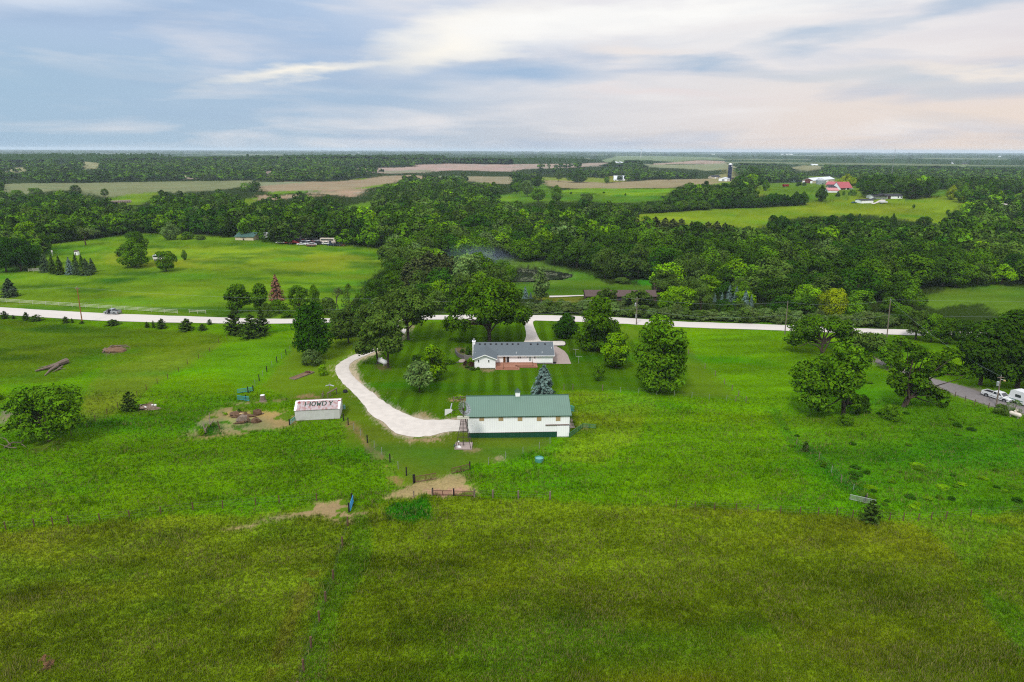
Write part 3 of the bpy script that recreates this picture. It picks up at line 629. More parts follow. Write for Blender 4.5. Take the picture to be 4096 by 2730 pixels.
# ------------------------------------------------------------------ trees
for nm, c in dict(dark=(70, 106, 18), green=(98, 142, 18), bright=(132, 182, 12), olive=(94, 124, 42), grey=(118, 142, 72), yellow=(156, 176, 20), deep=(58, 102, 14), blue=(132, 160, 150), spruce=(88, 112, 72), pine=(90, 102, 52), cedar=(74, 100, 34), brown=(170, 124, 98), maroon=(90, 60, 48), sage=(120, 152, 76)).items():
    foliage('leaf_' + nm, alb(*c, 1.0))
foliage('leaf_mixed', (1, 1, 1), hv=0)
mat('bark', alb(92, 78, 66), .95, nscale=6, namt=.3, bump=.6, stretch=(1, 1, .25))
mat('pale_bark', alb(150, 136, 122), .95, nscale=5, namt=.25, stretch=(1, 1, .3))
mat('dead_wood', alb(140, 122, 108), .95, nscale=5, namt=.3, stretch=(1, 1, .3))
def unit(v): return v / (np.linalg.norm(v, axis=-1, keepdims=True) + 1e-9)
def cards(C, N, size, rng, tint, asp=1.35):
    """leaf clumps: small lozenges at centres C facing N"""
    n = len(C); N = unit(N + rng.normal(0, .3, (n, 3))); t = unit(np.cross(N, rng.normal(0, 1, (n, 3)))); b = np.cross(N, t)
    s = (size * rng.uniform(.65, 1.35, n))[:, None]
    V = np.stack([C + t * s * asp, C + b * s * .8, C - t * s * asp, C - b * s * .8], 1).reshape(-1, 3)
    col = np.repeat(np.clip(tint * rng.uniform(.82, 1.18, n), .4, 1.8), 4)
    cc = np.stack([col * np.repeat(rng.uniform(.86, 1.14, n), 4), col, col], 1)
    return V, np.arange(4 * n).reshape(-1, 4), cc
def crown_lobes(rng, n, nl, z0=.12, prof='round', squash=.8, lr=(.13, .22), inner=.25, top=1.0):
    """unit crown (width 1, height 1): lobes spread through an envelope, each covered with leaf clumps"""
    L = []
    while len(L) < nl:
        u = rng.uniform(-1, 1); a = rng.uniform(0, 2 * np.pi); zz = (u + 1) / 2
        if prof == 'round': r = math.sqrt(max(0, 1 - u * u)) ** .8
        elif prof == 'egg': r = math.sin(math.pi * min(1, (zz + .04)) ** .72) ** .75 if zz < .97 else .1
        elif prof == 'tall': r = min(1, .55 + zz * 1.2) * (1 - zz ** 4) ** .6 * .9
        elif prof == 'dome': r = math.sqrt(max(0, 1 - (zz * .92) ** 2.2)); 
        elif prof == 'cone': r = (1 - zz) ** .8 * .95 + .05
        elif prof == 'vase': r = .35 + .65 * zz if zz < .6 else math.sqrt(max(0, 1 - ((zz - .6) / .42) ** 2))
        q = 1 if rng.random() > inner else rng.uniform(.25, .7)
        R_ = rng.uniform(*lr); rad = max(0, r * .5 - R_ * .55) * q * rng.uniform(.86, 1.1)
        z = z0 + R_ * .5 + zz * (top - z0 - R_ * 1.1)
        p = np.array([rad * math.cos(a), rad * math.sin(a), z])
        if len(L) < nl * .8 and any(np.linalg.norm((p - o[0]) * [1, 1, .9]) < .55 * min(R_, o[1]) for o in L) and rng.random() < .8: continue
        L.append((p, R_, rng.uniform(.72, 1.3)))
    W = np.array([l[1] ** 2 for l in L]); k = rng.choice(len(L), n, p=W / W.sum())
    P = np.array([l[0] for l in L])[k]; Rr = np.array([l[1] for l in L])[k]; T = np.array([l[2] for l in L])[k]
    mid = np.array([0, 0, (z0 + top) / 2]); out = unit(P - mid)
    d = unit(rng.normal(0, 1, (n, 3)) + out * .55 + np.array([0, 0, .35]))
    sh = rng.uniform(.74, 1.05, n)[:, None]
    C = P + d * Rr[:, None] * sh * np.array([1, 1, squash])
    return C, unit(d + np.array([0, 0, .25])), T, L
def limbs(mb, rng, L, zf=.3, r0=.03, n=8, w=1.0):
    idx = rng.permutation(len(L))[:n]
    for i in idx:
        p = L[i][0]; z = zf * rng.uniform(.75, 1.2); m = np.array([p[0] * .45, p[1] * .45, z + (p[2] - z) * .62])
        mb.tube([(0, 0, z), tuple(m), tuple(p)], [r0 * .55, r0 * .36, r0 * .1], 5, False)
def mk_tree(seed, prof, n, nl, leaf, z0=.14, squash=.8, lr=(.13, .22), inner=.25, trunk=.03, nlimb=9, zf=.3):
    rng = np.random.default_rng(seed); C, N, T, L = crown_lobes(rng, n, nl, z0, prof, squash, lr, inner)
    V, F, cc = cards(C, N, leaf, rng, T)
    tb = MB(); tb.tube([(0, 0, -.02), (0, 0, .03), (.006, .004, zf * .6), (.0, .0, zf), (rng.uniform(-.03, .03), rng.uniform(-.03, .03), max(zf + .2, .62))], [trunk * 1.5, trunk * 1.05, trunk * .9, trunk * .75, trunk * .2], 8)
    limbs(tb, rng, L, zf, trunk * 1.0, nlimb)
    return np_mesh('crown', V, F, M['leaf_green'], cc), tb.mesh('trunk', M['bark'])
def mk_oak(seed, n=7000, nl=62, leaf=.0155, z0=.2, trunk=.028, lr=(.085, .155), lean=0.0, lowbias=1.0):
    """wide oak: flat plates of foliage at the ends of heavy limbs, with gaps between"""
    rng = np.random.default_rng(seed); L = []
    while len(L) < nl:
        a = rng.uniform(0, 2 * np.pi); e = rng.uniform(0, 1); q = rng.uniform(.5, 1) ** .6
        rad = .42 * math.sqrt(max(0, 1 - (e * .97) ** 2)) * q * (.82 + .18 * min(1, e * 4)); z = z0 + .06 + (.86 - z0) * e * (.75 + .25 * q)
        p = np.array([rad * math.cos(a) + lean * e, rad * math.sin(a), z])
        if any(np.linalg.norm((p - o[0]) * [1, 1, 1.2]) < .085 for o in L) and rng.random() < .93: continue
        L.append((p, rng.uniform(*lr), rng.uniform(.75, 1.28)))
    W = np.array([l[1] ** 2 for l in L]); k = rng.choice(nl, n, p=W / W.sum())
    P = np.array([l[0] for l in L])[k]; Rr = np.array([l[1] for l in L])[k]; T = np.array([l[2] for l in L])[k]
    d = unit(rng.normal(0, 1, (n, 3)) + np.array([0, 0, .55])); C = P + d * Rr[:, None] * rng.uniform(.5, 1.1, n)[:, None] * np.array([1, 1, .5])
    V, F, cc = cards(C, unit(d * .6 + np.array([0, 0, .6])), leaf, rng, T)
    tb = MB(); zf = z0 * 1.15
    tb.tube([(0, 0, -.02), (0, 0, .02), (0, 0, zf * .5), (lean * .1, 0, zf), (lean * .3, .01, zf + .22)], [trunk * 1.7, trunk * 1.15, trunk, trunk * .9, trunk * .4], 9)
    for i in rng.permutation(nl)[:20]:
        p = L[i][0]; z = zf * rng.uniform(.8, 1.3); m = np.array([p[0] * .5, p[1] * .5, z + (p[2] - z) * .5 + .02])
        tb.tube([(lean * .1, 0, z), tuple(m), tuple(p)], [trunk * .55, trunk * .36, trunk * .1], 5, False)
    return np_mesh('crown', V, F, M['leaf_green'], cc), tb.mesh('trunk', M['bark'])
def mk_conifer(seed, n_lev=15, per=11, leaf=.02, z0=.06, droop=.25, up=.0, rag=.25, trunk=.018, bulge=.85, quads=6, dense=2):
    rng = np.random.default_rng(seed); C, N, T = [], [], []
    for i in range(n_lev):
        f = i / (n_lev - 1); z = z0 + (1 - z0) * f * .985; r = .5 * (1 - f) ** bulge + .012
        for b in range(max(4, int(per * (1 - f * .6)))):
            a = rng.uniform(0, 2 * np.pi); rr = r * rng.uniform(1 - rag, 1 + rag * .2); t = rng.uniform(.75, 1.25)
            for q in range(quads):
                g = ((q + .7) / quads) ** .7
                for _ in range(dense):
                    C.append([rr * g * math.cos(a) + rng.normal(0, .012), rr * g * math.sin(a) + rng.normal(0, .012), z - droop * rr * g + up * rr * g * g + rng.normal(0, .008)])
                    N.append([math.cos(a) * .55, math.sin(a) * .55, .75]); T.append(t * (.8 + .35 * g))
    C, N, T = map(np.array, (C, N, T)); V, F, cc = cards(C, N, leaf, rng, T, 1.7)
    tb = MB(); tb.tube([(0, 0, -.02), (0, 0, .02), (0, 0, .96)], [trunk * 1.3, trunk, trunk * .15], 7)
    return np_mesh('crown', V, F, M['leaf_spruce'], cc), tb.mesh('trunk', M['bark'])
def mk_bare(seed, depth=4, twig=0.0):
    rng = np.random.default_rng(seed); tb = MB(); ends = []
    def br(p, d, ln, r, k):
        q = p + d * ln * .5 + rng.normal(0, .03 * ln, 3); e = q + unit(d + rng.normal(0, .18, 3)) * ln * .5
        tb.tube([tuple(p), tuple(q), tuple(e)], [r, r * .8, r * .6], 5, False)
        if k == 0: ends.append(e); return
        for _ in range(3):
            br(e, unit(d + rng.normal(0, .5, 3) + np.array([0, 0, .12])), ln * rng.uniform(.6, .82), r * .58, k - 1)
    br(np.array([0, 0, -.02]), np.array([0, 0, 1.]), .32, .022, depth)
    return tb.mesh('trunk', M['dead_wood']), np.array(ends)
TPL = {}
for i in range(3): TPL['round', i] = mk_tree(10 + i, 'round', 5000, 46, .021, .1)
for i in range(2): TPL['egg', i] = mk_tree(20 + i, 'egg', 5600, 60, .019, .06, .85, (.10, .17), .2)
for i in range(2): TPL['tall', i] = mk_tree(30 + i, 'tall', 4200, 44, .021, .08, .9, (.14, .24))
for i in range(2): TPL['cone', i] = mk_tree(40 + i, 'cone', 5400, 60, .019, .07, .8, (.10, .17), .3)
for i in range(2): TPL['vase', i] = mk_tree(50 + i, 'round', 3800, 36, .02, .16, .6, (.09, .17), .25, .022, 16, .28)
for i in range(4): TPL['oak', i] = mk_oak(60 + i)
TPL['oak', 4] = mk_oak(66, 6200, 50, .015, .08, .024, (.075, .135), .08)
TPL['oak', 5] = mk_oak(67, 7600, 66, .0155, .1, .022, (.08, .15), -.03)
for i in range(2): TPL['spruce', i] = mk_conifer(70 + i, 17, 20, .024, .03, .26, 0, .42, .018, .7, 6, 3)
for i in range(2): TPL['fat', i] = mk_conifer(75 + i, 16, 26, .03, .0, .1, .02, .36, .018, .6, 6, 4)
for i in range(3): TPL['pine', i] = mk_conifer(80 + i, 14, 16, .028, .05, -.02, .2, .34, .02, .55, 6, 3)
for i in range(2): TPL['cedar', i] = mk_conifer(90 + i, 9, 15, .036, .0, -.3, .1, .55, .02, .6, 5, 4)
for i in range(3): TPL['bush', i] = mk_tree(100 + i, 'dome', 2600, 26, .028, .0, .9, (.14, .24), .25, .02, 4, .1)
for i in range(2): TPL['airy', i] = mk_tree(110 + i, 'egg', 1500, 34, .018, .12, .8, (.08, .15), .2, .018, 22, .2)
_b, _e = mk_bare(121, 4)
TPL['bare', 0] = (None, _b)
# a thin, half leafless crown on the same frame
_rng = np.random.default_rng(4); _C = np.repeat(_e, 7, 0) + _rng.normal(0, .03, (len(_e) * 7, 3)); _k = _C[:, 2] < 2
_V, _F, _cc = cards(_C, _rng.normal(0, 1, _C.shape) + [0, 0, .5], .014, _rng, np.ones(len(_C)))
TPL['half', 0] = (np_mesh('crown', _V, _F, M['leaf_grey'], _cc), _b)
def tsize(me_c, me_t):
    v = np.empty(len((me_c or me_t).vertices) * 3); (me_c or me_t).vertices.foreach_get('co', v); v = v.reshape(-1, 3); return np.ptp(v[:, 0]), v[:, 2].max()
TS = {k: tsize(*v) for k, v in TPL.items()}
KEEP = []
def plant(name, k, bx, by, ty, wd, form, var, tone, label, cat='tree', group=None, rz=None, bark='bark', at_=None):
    """a tree with its foot at photograph point (bx, by), its top at row ty and a crown wd wide there"""
    s = ZF[k][2]; P = at_ if at_ is not None else at(*Z(k, bx, by)); H = zat(P, Z(k, 0, ty)[1]); W = wd / s * mpp(P)
    tw, tz = TS[form, var]
    rng_ = random.Random(int(bx * 7 + by * 13))
    t = thing(name, label, cat, P, rng_.uniform(0, 6.28) if rz is None else rz, group)
    sx, sz = W / tw, H / tz
    cr, tr = TPL[form, var]
    if tr is not None:
        o = link('trunk', tr, t); o.scale = (max(sx, .4 * sz), max(sx, .4 * sz), sz) if cr is None else (sx, sx, sz); o.material_slots[0].link = 'OBJECT'; o.material_slots[0].material = M[bark]
    if cr is not None:
        o = link('crown', cr, t); o.scale = (sx, sx, sz); o.material_slots[0].link = 'OBJECT'; o.material_slots[0].material = M['leaf_' + tone]
    KEEP.append((P[0], P[1], max(W * .42, 1.5)))
    return t
def own_tree(name, k, bx, by, masses, tone, label, cat='tree', n=6500, leaf=.30, sub=7, lr=.5, trunk=.34, boughs=(), bark='bark', gap=1.0, group=None):
    """a tree of its own: foliage masses (cx, cy, half w, half h) as they stand in the photograph, each given depth and broken into lobes"""
    rg = np.random.default_rng(int(abs(bx) * 3 + by)); s = ZF[k][2]; P = at(*Z(k, bx, by)); mp = mpp(P) / s; xl = [m[0] - m[2] for m in masses] + [m[0] + m[2] for m in masses]
    half = (max(xl) - min(xl)) / 2 * mp; L = []
    for cx, cy, rx, ry in masses:
        X, Y = Z(k, cx, cy); zc = zat(P, Y); xc = (X - Z(k, bx, by)[0]) * mpp(P); hx, hz_ = rx * mp * 1.2, ry * mp * 1.34
        side = math.sqrt(max(.05, 1 - ((cx - (max(xl) + min(xl)) / 2) * mp / half) ** 2)); yc = rg.uniform(-.5, .5) * half * side * (1 if gap >= 1 else .45)
        for q in range(int(sub * 2.4)):
            v = rg.normal(0, 1, 3); v = v / np.linalg.norm(v) * rg.uniform(.45, 1.0) ** .5; R_ = min(hx, hz_ * 1.4) * lr * rg.uniform(.6, 1.25)
            hd = min(hx, half * .5); L.append((np.array([xc + v[0] * max(.1, hx - R_ * .7), yc + v[1] * hd, zc + v[2] * max(.1, hz_ - R_ * .5)]), R_, rg.uniform(.74, 1.3)))
    W = np.array([l[1] ** 2 for l in L]); kk = rg.choice(len(L), n, p=W / W.sum()); Pp = np.array([l[0] for l in L])[kk]; Rr = np.array([l[1] for l in L])[kk]; T = np.array([l[2] for l in L])[kk]
    d_ = unit(rg.normal(0, 1, (n, 3)) + np.array([0, 0, .4])); C = Pp + d_ * Rr[:, None] * rg.uniform(.62 if gap >= 1 else .4, 1.06, n)[:, None] * np.array([1, 1, .72]); V, F, cc = cards(C, unit(d_ + [0, 0, .3]), leaf, rg, T)
    V[:, 2] = np.maximum(V[:, 2], .15); t = thing(name, label, cat, P, 0, group); o = link('crown', np_mesh('crown', V, F, M['leaf_' + tone], cc), t)
    tb = MB(); zf = min(l[0][2] for l in L) * .6 + .2 * max(l[0][2] for l in L); mx = np.mean([l[0][0] for l in L]); r0 = trunk; zt = max(l[0][2] for l in L) * .75
    tb.tube([(0, 0, -.3), (0, 0, .25), (mx * .08, 0, zf * .6), (mx * .15, 0, zf), (mx * .6, .1, zt)], [r0 * 1.6, r0 * 1.1, r0 * .95, r0 * .85, r0 * .25], 9)
    for q in rg.permutation(len(L))[:22]:
        p = L[q][0]; z = zf * rg.uniform(.75, 1.25); m = np.array([p[0] * .5, p[1] * .5, z + (p[2] - z) * .55]); tb.tube([(mx * .15, 0, z), tuple(m), tuple(p)], [r0 * .5, r0 * .3, r0 * .08], 5, False)
    for line in boughs:
        pl = []
        for x, y in line: X, Y = Z(k, x, y); pl.append(((X - Z(k, bx, by)[0]) * mpp(P), -half * .12, zat(P, Y)))
        tb.tube(pl, [r0 * .6 * (1 - .75 * j / (len(pl) - 1)) for j in range(len(pl))], 6)
    tb.build('trunk', M[bark], t); KEEP.append((P[0], P[1], max(half * .8, 1.5))); return t
# --- the farmyard's own trees
P_ = plant
own_tree('maple_tree', 6, 497, 760, [(500, 355, 95, 80), (490, 450, 135, 100), (500, 560, 160, 110), (505, 650, 150, 70)], 'deep', 'dense egg-shaped dark green maple standing behind the grey-green bush by the fence corner', n=9000, leaf=.27, sub=9, trunk=.25)
P_('shrub', 6, 503, 812, 668, 195, 'bush', 0, 'sage', 'wide grey-green bush growing at the foot of the dense dark maple', 'bush')
P_('shrub', 6, 598, 897, 805, 98, 'bush', 1, 'bright', 'round clipped bright green bush alone on the lawn near the drive bend', 'bush')
own_tree('oak_tree', 6, 830, 612, [(800, 400, 100, 60), (770, 480, 95, 60), (890, 440, 75, 60), (725, 430, 55, 40), (850, 520, 90, 40), (820, 345, 60, 45)], 'olive', 'small olive oak between the dense dark maple and the drive', n=4200, trunk=.2)
own_tree('oak_tree', 6, 1000, 470, [(1000, 330, 100, 60), (950, 390, 70, 50), (1060, 380, 60, 50)], 'olive', 'olive oak half hidden behind the two trees by the propane tank', n=2600, trunk=.2)
own_tree('oak_tree', 6, 1092, 798, [(1070, 450, 95, 70), (1040, 540, 120, 80), (1000, 630, 95, 50), (1090, 600, 80, 60), (960, 660, 55, 35)], 'olive', 'slimmer oak at the upper end of the white propane tank', n=4800, trunk=.22)
own_tree('oak_tree', 6, 1186, 832, [(1180, 410, 110, 70), (1240, 500, 100, 80), (1130, 520, 100, 80), (1270, 600, 60, 60), (1190, 600, 110, 60), (1240, 680, 60, 30)], 'olive', 'broad oak with its trunk at the lower end of the white propane tank', n=5600, trunk=.24, boughs=[[(1186, 760), (1150, 700), (1110, 690)]])
own_tree('oak_tree', 6, 1365, 582, [(1340, 190, 170, 75), (1200, 250, 110, 75), (1470, 280, 115, 75), (1330, 310, 160, 80), (1540, 350, 60, 45), (1440, 410, 75, 40), (1140, 320, 60, 55), (1220, 380, 80, 40)], 'olive', 'large grey-olive oak on the lawn where the drive leaves the road', n=8200, trunk=.36, boughs=[[(1365, 480), (1310, 440), (1250, 400)], [(1370, 480), (1420, 430), (1470, 380)]])
P_('shrub', 6, 1565, 235, 65, 215, 'bush', 2, 'bright', 'bright lime green round tree in front of the dark pines', 'tree')
own_tree('oak_tree', 6, 2092, 592, [(2080, 120, 180, 80), (1910, 210, 125, 80), (2250, 190, 135, 85), (2090, 250, 190, 80), (1810, 320, 100, 55), (2330, 310, 110, 75), (1760, 410, 60, 50), (1860, 410, 85, 45), (2410, 390, 65, 65), (2060, 370, 120, 50), (2250, 400, 100, 45), (1725, 450, 40, 30)], 'green', 'very large spreading oak on the lawn behind the chimney of the white house', n=13000, leaf=.34, sub=8, trunk=.5, boughs=[[(2092, 500), (2040, 430), (1930, 380), (1820, 400)], [(2100, 500), (2150, 430), (2250, 380)], [(2095, 480), (2120, 380), (2110, 250)]])
own_tree('maple_tree', 6, 1597, 945, [(1590, 670, 55, 45), (1590, 750, 90, 70), (1590, 850, 108, 75)], 'bright', 'bright green young maple on the lawn between drive and house', n=4800, leaf=.25, sub=9, trunk=.14)
own_tree('small_tree', 6, 1466, 1047, [(1460, 860, 100, 55), (1400, 910, 65, 40), (1535, 915, 55, 45), (1465, 940, 100, 40)], 'sage', 'small grey-green umbrella-shaped tree beside the bright young maple', n=2600, leaf=.24, trunk=.13)
P_('shrub', 6, 1420, 785, 720, 66, 'bush', 0, 'green', 'round ball-shaped shrub at the end of the lawn bed', 'bush')
P_('shrub', 6, 1458, 792, 708, 100, 'bush', 1, 'dark', 'dark shrub tucked behind the bright young maple', 'bush')
P_('shrub', 6, 1730, 795, 745, 110, 'bush', 2, 'green', 'low spreading shrub along the lawn bed edging', 'bush')
P_('conical_shrub', 'y', 985, 425, 45, 330, 'cone', 0, 'dark', 'pointed dark evergreen shrub inside the curved stone wall', 'bush')
P_('shrub', 'y', 755, 330, 170, 230, 'bush', 0, 'dark', 'low dark shrub next to the pointed evergreen inside the stone wall', 'bush')
P_('shrub', 'y', 1085, 760, 545, 270, 'bush', 1, 'bright', 'yellow-green shrub against the side of the white house', 'bush')
P_('shrub', 'y', 870, 880, 665, 210, 'bush', 2, 'maroon', 'dark red barberry bush at the corner of the house bed', 'bush')
P_('shrub', 'y', 1120, 900, 740, 330, 'bush', 0, 'maroon', 'long dark red bush in front of the yellow-green shrub', 'bush')
P_('shrub', 'y', 960, 990, 885, 230, 'bush', 1, 'dark', 'low creeping evergreen at the outer edge of the house bed', 'bush')
P_('shrub', 'y', 1190, 1065, 950, 330, 'bush', 2, 'dark', 'low creeping evergreen at the front corner of the house', 'bush')
P_('shrub', 'y', 1415, 1055, 945, 200, 'bush', 0, 'green', 'spiky juniper in front of the house gable', 'bush')
own_tree('round_tree', 7, 490, 572, [(490, 410, 65, 55), (480, 490, 105, 65)], 'deep', 'dense round dark tree beside the parking pad', n=3800, leaf=.28, sub=9, trunk=.2)
own_tree('ash_tree', 7, 770, 680, [(760, 270, 90, 80), (775, 380, 140, 85), (760, 500, 180, 90), (750, 590, 160, 70), (880, 520, 85, 80)], 'green', 'big full tree between the dense round tree and the bright maple', n=8500, leaf=.3, sub=8, trunk=.3)
own_tree('maple_tree', 7, 930, 832, [(930, 580, 75, 70), (920, 680, 115, 80), (930, 760, 100, 45)], 'bright', 'bright glossy maple beyond the clothesline posts', n=5200, leaf=.26, sub=9, trunk=.16)
P_('small_tree', 7, 770, 948, 793, 118, 'round', 1, 'green', 'knee-high trunked sapling with a small round crown on the mown lawn')
own_tree('ash_tree', 7, 1320, 1035, [(1320, 465, 90, 65), (1290, 560, 140, 80), (1400, 560, 110, 90), (1310, 700, 200, 100), (1180, 730, 95, 55), (1330, 840, 210, 100), (1470, 760, 85, 85), (1320, 940, 165, 60)], 'green', 'largest lone tree of the lawn, broad cone shape, just behind the back fence', n=11000, leaf=.28, sub=8, trunk=.3)
P_('blue_spruce', 7, 282, 1110, 803, 262, 'fat', 0, 'blue', 'thick blue spruce rising behind the green barn roof')
# --- right-hand oaks by the lane
own_tree('oak_tree', 8, 475, 718, [(480, 440, 180, 65), (300, 500, 110, 60), (620, 470, 105, 60), (260, 610, 85, 45), (400, 560, 90, 50), (660, 550, 80, 45), (700, 500, 50, 40)], 'green', 'spreading oak with leaning dark limbs beside the top of the lane', n=6500, leaf=.27, trunk=.36, boughs=[[(475, 690), (420, 630), (330, 600), (240, 640)], [(478, 680), (530, 560), (620, 520)]])
own_tree('oak_tree', 8, 860, 735, [(780, 575, 100, 50), (900, 590, 105, 60), (860, 650, 120, 45), (965, 640, 45, 50), (740, 640, 60, 40)], 'olive', 'olive oak whose crown hangs over the top of the lane', n=4200, leaf=.27, trunk=.26)
own_tree('oak_tree', 8, 675, 1258, [(490, 780, 140, 55), (330, 860, 110, 75), (640, 690, 120, 60), (740, 760, 100, 75), (420, 940, 170, 80), (270, 990, 75, 55), (700, 900, 100, 80), (570, 840, 110, 70), (745, 1030, 55, 100), (360, 1090, 110, 60), (470, 1180, 85, 35), (735, 1130, 65, 70), (540, 960, 110, 70), (620, 800, 100, 60), (400, 1020, 140, 60), (560, 900, 170, 100), (600, 1010, 90, 60), (330, 930, 120, 70)], 'green', 'tall pasture oak with pale bare dead branches low on its trunk', n=14000, leaf=.27, sub=6, lr=.56, trunk=.4, gap=.5, boughs=[[(660, 1180), (620, 1080), (540, 1020), (430, 1000), (380, 985)], [(640, 1120), (560, 1050), (500, 1060)], [(675, 1150), (690, 980), (650, 760)]])
own_tree('oak_tree', 8, 1215, 1182, [(1200, 670, 110, 50), (1310, 770, 130, 60), (1130, 830, 95, 55), (1535, 690, 75, 40), (1480, 750, 70, 45), (1110, 950, 80, 60), (1280, 870, 85, 45), (1560, 850, 80, 40), (1720, 880, 85, 32), (1350, 1010, 130, 45), (1480, 1080, 110, 50), (1560, 1140, 50, 50), (1170, 1040, 60, 50), (1640, 860, 90, 40), (1250, 930, 90, 60), (1420, 830, 80, 50), (1330, 930, 90, 50)], 'green', 'open crooked pasture oak stretching one long branch over the lane', n=8200, leaf=.26, sub=6, lr=.45, trunk=.38, gap=.5, boughs=[[(1215, 1150), (1235, 1080), (1330, 960), (1400, 900), (1500, 880), (1700, 890)], [(1230, 1090), (1300, 1060), (1400, 1070)], [(1225, 1090), (1190, 950), (1200, 750)]])
own_tree('small_tree', 8, 1075, 852, [(1165, 610, 65, 45), (1070, 690, 75, 50), (1120, 730, 80, 45), (1030, 730, 45, 40)], 'green', 'small tree at the lane edge behind the crooked oak', n=3200, leaf=.26, trunk=.2)
own_tree('round_tree', 8, 1900, 985, [(1940, 530, 170, 100), (1850, 660, 180, 120), (1770, 770, 110, 80), (1930, 830, 160, 90), (1720, 650, 60, 50)], 'dark', 'massive dark tree beyond the lane, the smaller of the pair above the white pickup', n=9000, leaf=.32, sub=8, trunk=.4)
own_tree('round_tree', 8, 2230, 1010, [(2230, 460, 140, 95), (2180, 620, 180, 120), (2320, 660, 160, 140), (2200, 810, 180, 110), (2400, 800, 120, 120)], 'dark', 'massive dark tree beyond the lane, the taller of the pair above the camper', n=10000, leaf=.32, sub=8, trunk=.45)
for i, (x, b, t, wd, f, v, tn, lb) in enumerate([(1320, 578, 310, 270, 'oak', 0, 'olive', 'first tree of the row along the road end, by the fourth power pole'), (1460, 602, 345, 250, 'round', 0, 'green', 'second tree of the row along the road end, darker trunk'),
        (1600, 617, 385, 250, 'round', 1, 'green', 'third tree of the row along the road end, yellowish lower crown'), (1745, 628, 395, 230, 'round', 2, 'dark', 'last and lowest tree of the row along the road end')]):
    P_('roadside_tree', 8, x, b, t, wd, f, v, tn, lb, group='trees in a row along the road end')
P_('shrub', 8, 820, 1232, 1075, 190, 'bush', 0, 'dark', 'dark bush under the tall pasture oak', 'bush')
P_('shrub', 8, 690, 1345, 1245, 140, 'bush', 1, 'green', 'weedy bush at the foot of the tall pasture oak', 'bush')
P_('shrub', 8, 1100, 1285, 1165, 200, 'bush', 2, 'green', 'straggly bush over a heap of dead branches below the crooked oak', 'bush')
P_('cedar_bush', 8, 330, 1580, 1488, 84, 'cedar', 0, 'cedar', 'small dark cedar on the diagonal fence line in the pasture', 'bush')
P_('shrub', 8, 2085, 1252, 1160, 135, 'bush', 0, 'olive', 'olive bush at the foot of the pole by the white pickup', 'bush')
P_('small_tree', 8, 2205, 1240, 1118, 130, 'airy', 0, 'sage', 'thin see-through sapling between the pole and the camper')
P_('cedar_bush', 'r', 1190, 590, 455, 130, 'cedar', 1, 'cedar', 'spiky cedar at the fence corner with reddish dead twigs at its base', 'bush')
P_('shrub', 'r', 905, 258, 225, 40, 'bush', 2, 'green', 'tiny bush on the diagonal fence line below the small cedar', 'bush')
# --- left side
P_('cedar_bush', 5, 1172, 1212, 1042, 182, 'cedar', 0, 'cedar', 'round dark cedar on the fence line next to the rubble heap', 'bush')
P_('cedar_bush', 5, 1215, 1215, 1150, 80, 'bush', 1, 'green', 'small leafy bush leaning on the round dark cedar', 'bush')
own_tree('willow_tree', 5, 440, 1490, [(380, 1110, 200, 90), (230, 1180, 140, 70), (590, 1120, 150, 100), (430, 1240, 260, 90), (250, 1310, 170, 70), (640, 1270, 140, 110), (480, 1380, 210, 60)], 'green', 'wide thin-leaved tree in the ditch with bare branches at its foot', n=9000, leaf=.22, sub=8, lr=.42, trunk=.22, gap=.5)
P_('shrub', 5, -20, 1120, 1040, 90, 'bush', 1, 'green', 'bush cut by the picture edge above the ditch', 'bush')
for x, b, t, wd, lb in [(45, 392, 322, 82, 'cedar closest to the picture edge along the gravel road'), (122, 395, 358, 40, 'little cedar between the first two roadside cedars'), (236, 406, 332, 80, 'pointed cedar second along the gravel road'), (330, 410, 355, 130, 'long low cedar clump joined to the pointed one'),
        (590, 432, 372, 78, 'rounded cedar before the leaning power pole'), (650, 432, 388, 34, 'tiny cedar right by the leaning power pole'), (735, 436, 412, 50, 'scrub at the foot of the leaning power pole'), (1010, 452, 398, 145, 'flat cedar across the road from the silver pickup'), (1320, 474, 420, 60, 'slim cedar starting the group before the big cedars'), (1378, 476, 408, 40, 'thin wispy cedar in the same group'),
        (1452, 482, 390, 112, 'taller pointed cedar of the roadside group'), (1672, 498, 390, 175, 'broad spiky cedar along the gravel road'), (1815, 496, 440, 92, 'low cedar below the small spruce'), (1880, 445, 395, 62, 'bluish little spruce at the road edge')]:
    P_('cedar_bush', 5, x, b, t, wd, 'cedar', x % 2, 'cedar' if 'bluish' not in lb else 'spruce', lb, 'bush', 'cedars along the gravel road')
P_('cedar_tree', 5, 2105, 535, 290, 210, 'cedar', 0, 'cedar', 'big dark cedar at the road, left one of the clump hiding the road', 'tree')
P_('cedar_tree', 5, 2255, 560, 350, 220, 'cedar', 1, 'cedar', 'big dark cedar at the road with the widest skirt', 'tree')
P_('cedar_tree', 6, 60, 545, 300, 170, 'cedar', 0, 'cedar', 'big dark cedar nearest to the dense maple', 'tree')
own_tree('locust_tree', 5, 2130, 340, [(2150, 150, 80, 50), (2080, 200, 60, 40), (2200, 220, 70, 45), (2100, 270, 70, 35)], 'green', 'layered feathery tree across the road behind the big cedars', n=3600, leaf=.34, trunk=.2, gap=.5)
own_tree('locust_tree', 6, 45, 345, [(40, 130, 60, 40), (20, 200, 60, 40), (70, 180, 50, 40), (40, 260, 50, 40)], 'green', 'brighter feathery tree across the road next to the brown dead spruce', n=3000, leaf=.34, trunk=.2, gap=.5)
P_('dead_spruce', 6, 187, 225, -8, 175, 'spruce', 0, 'brown', 'dead rusty brown spruce standing across the road')
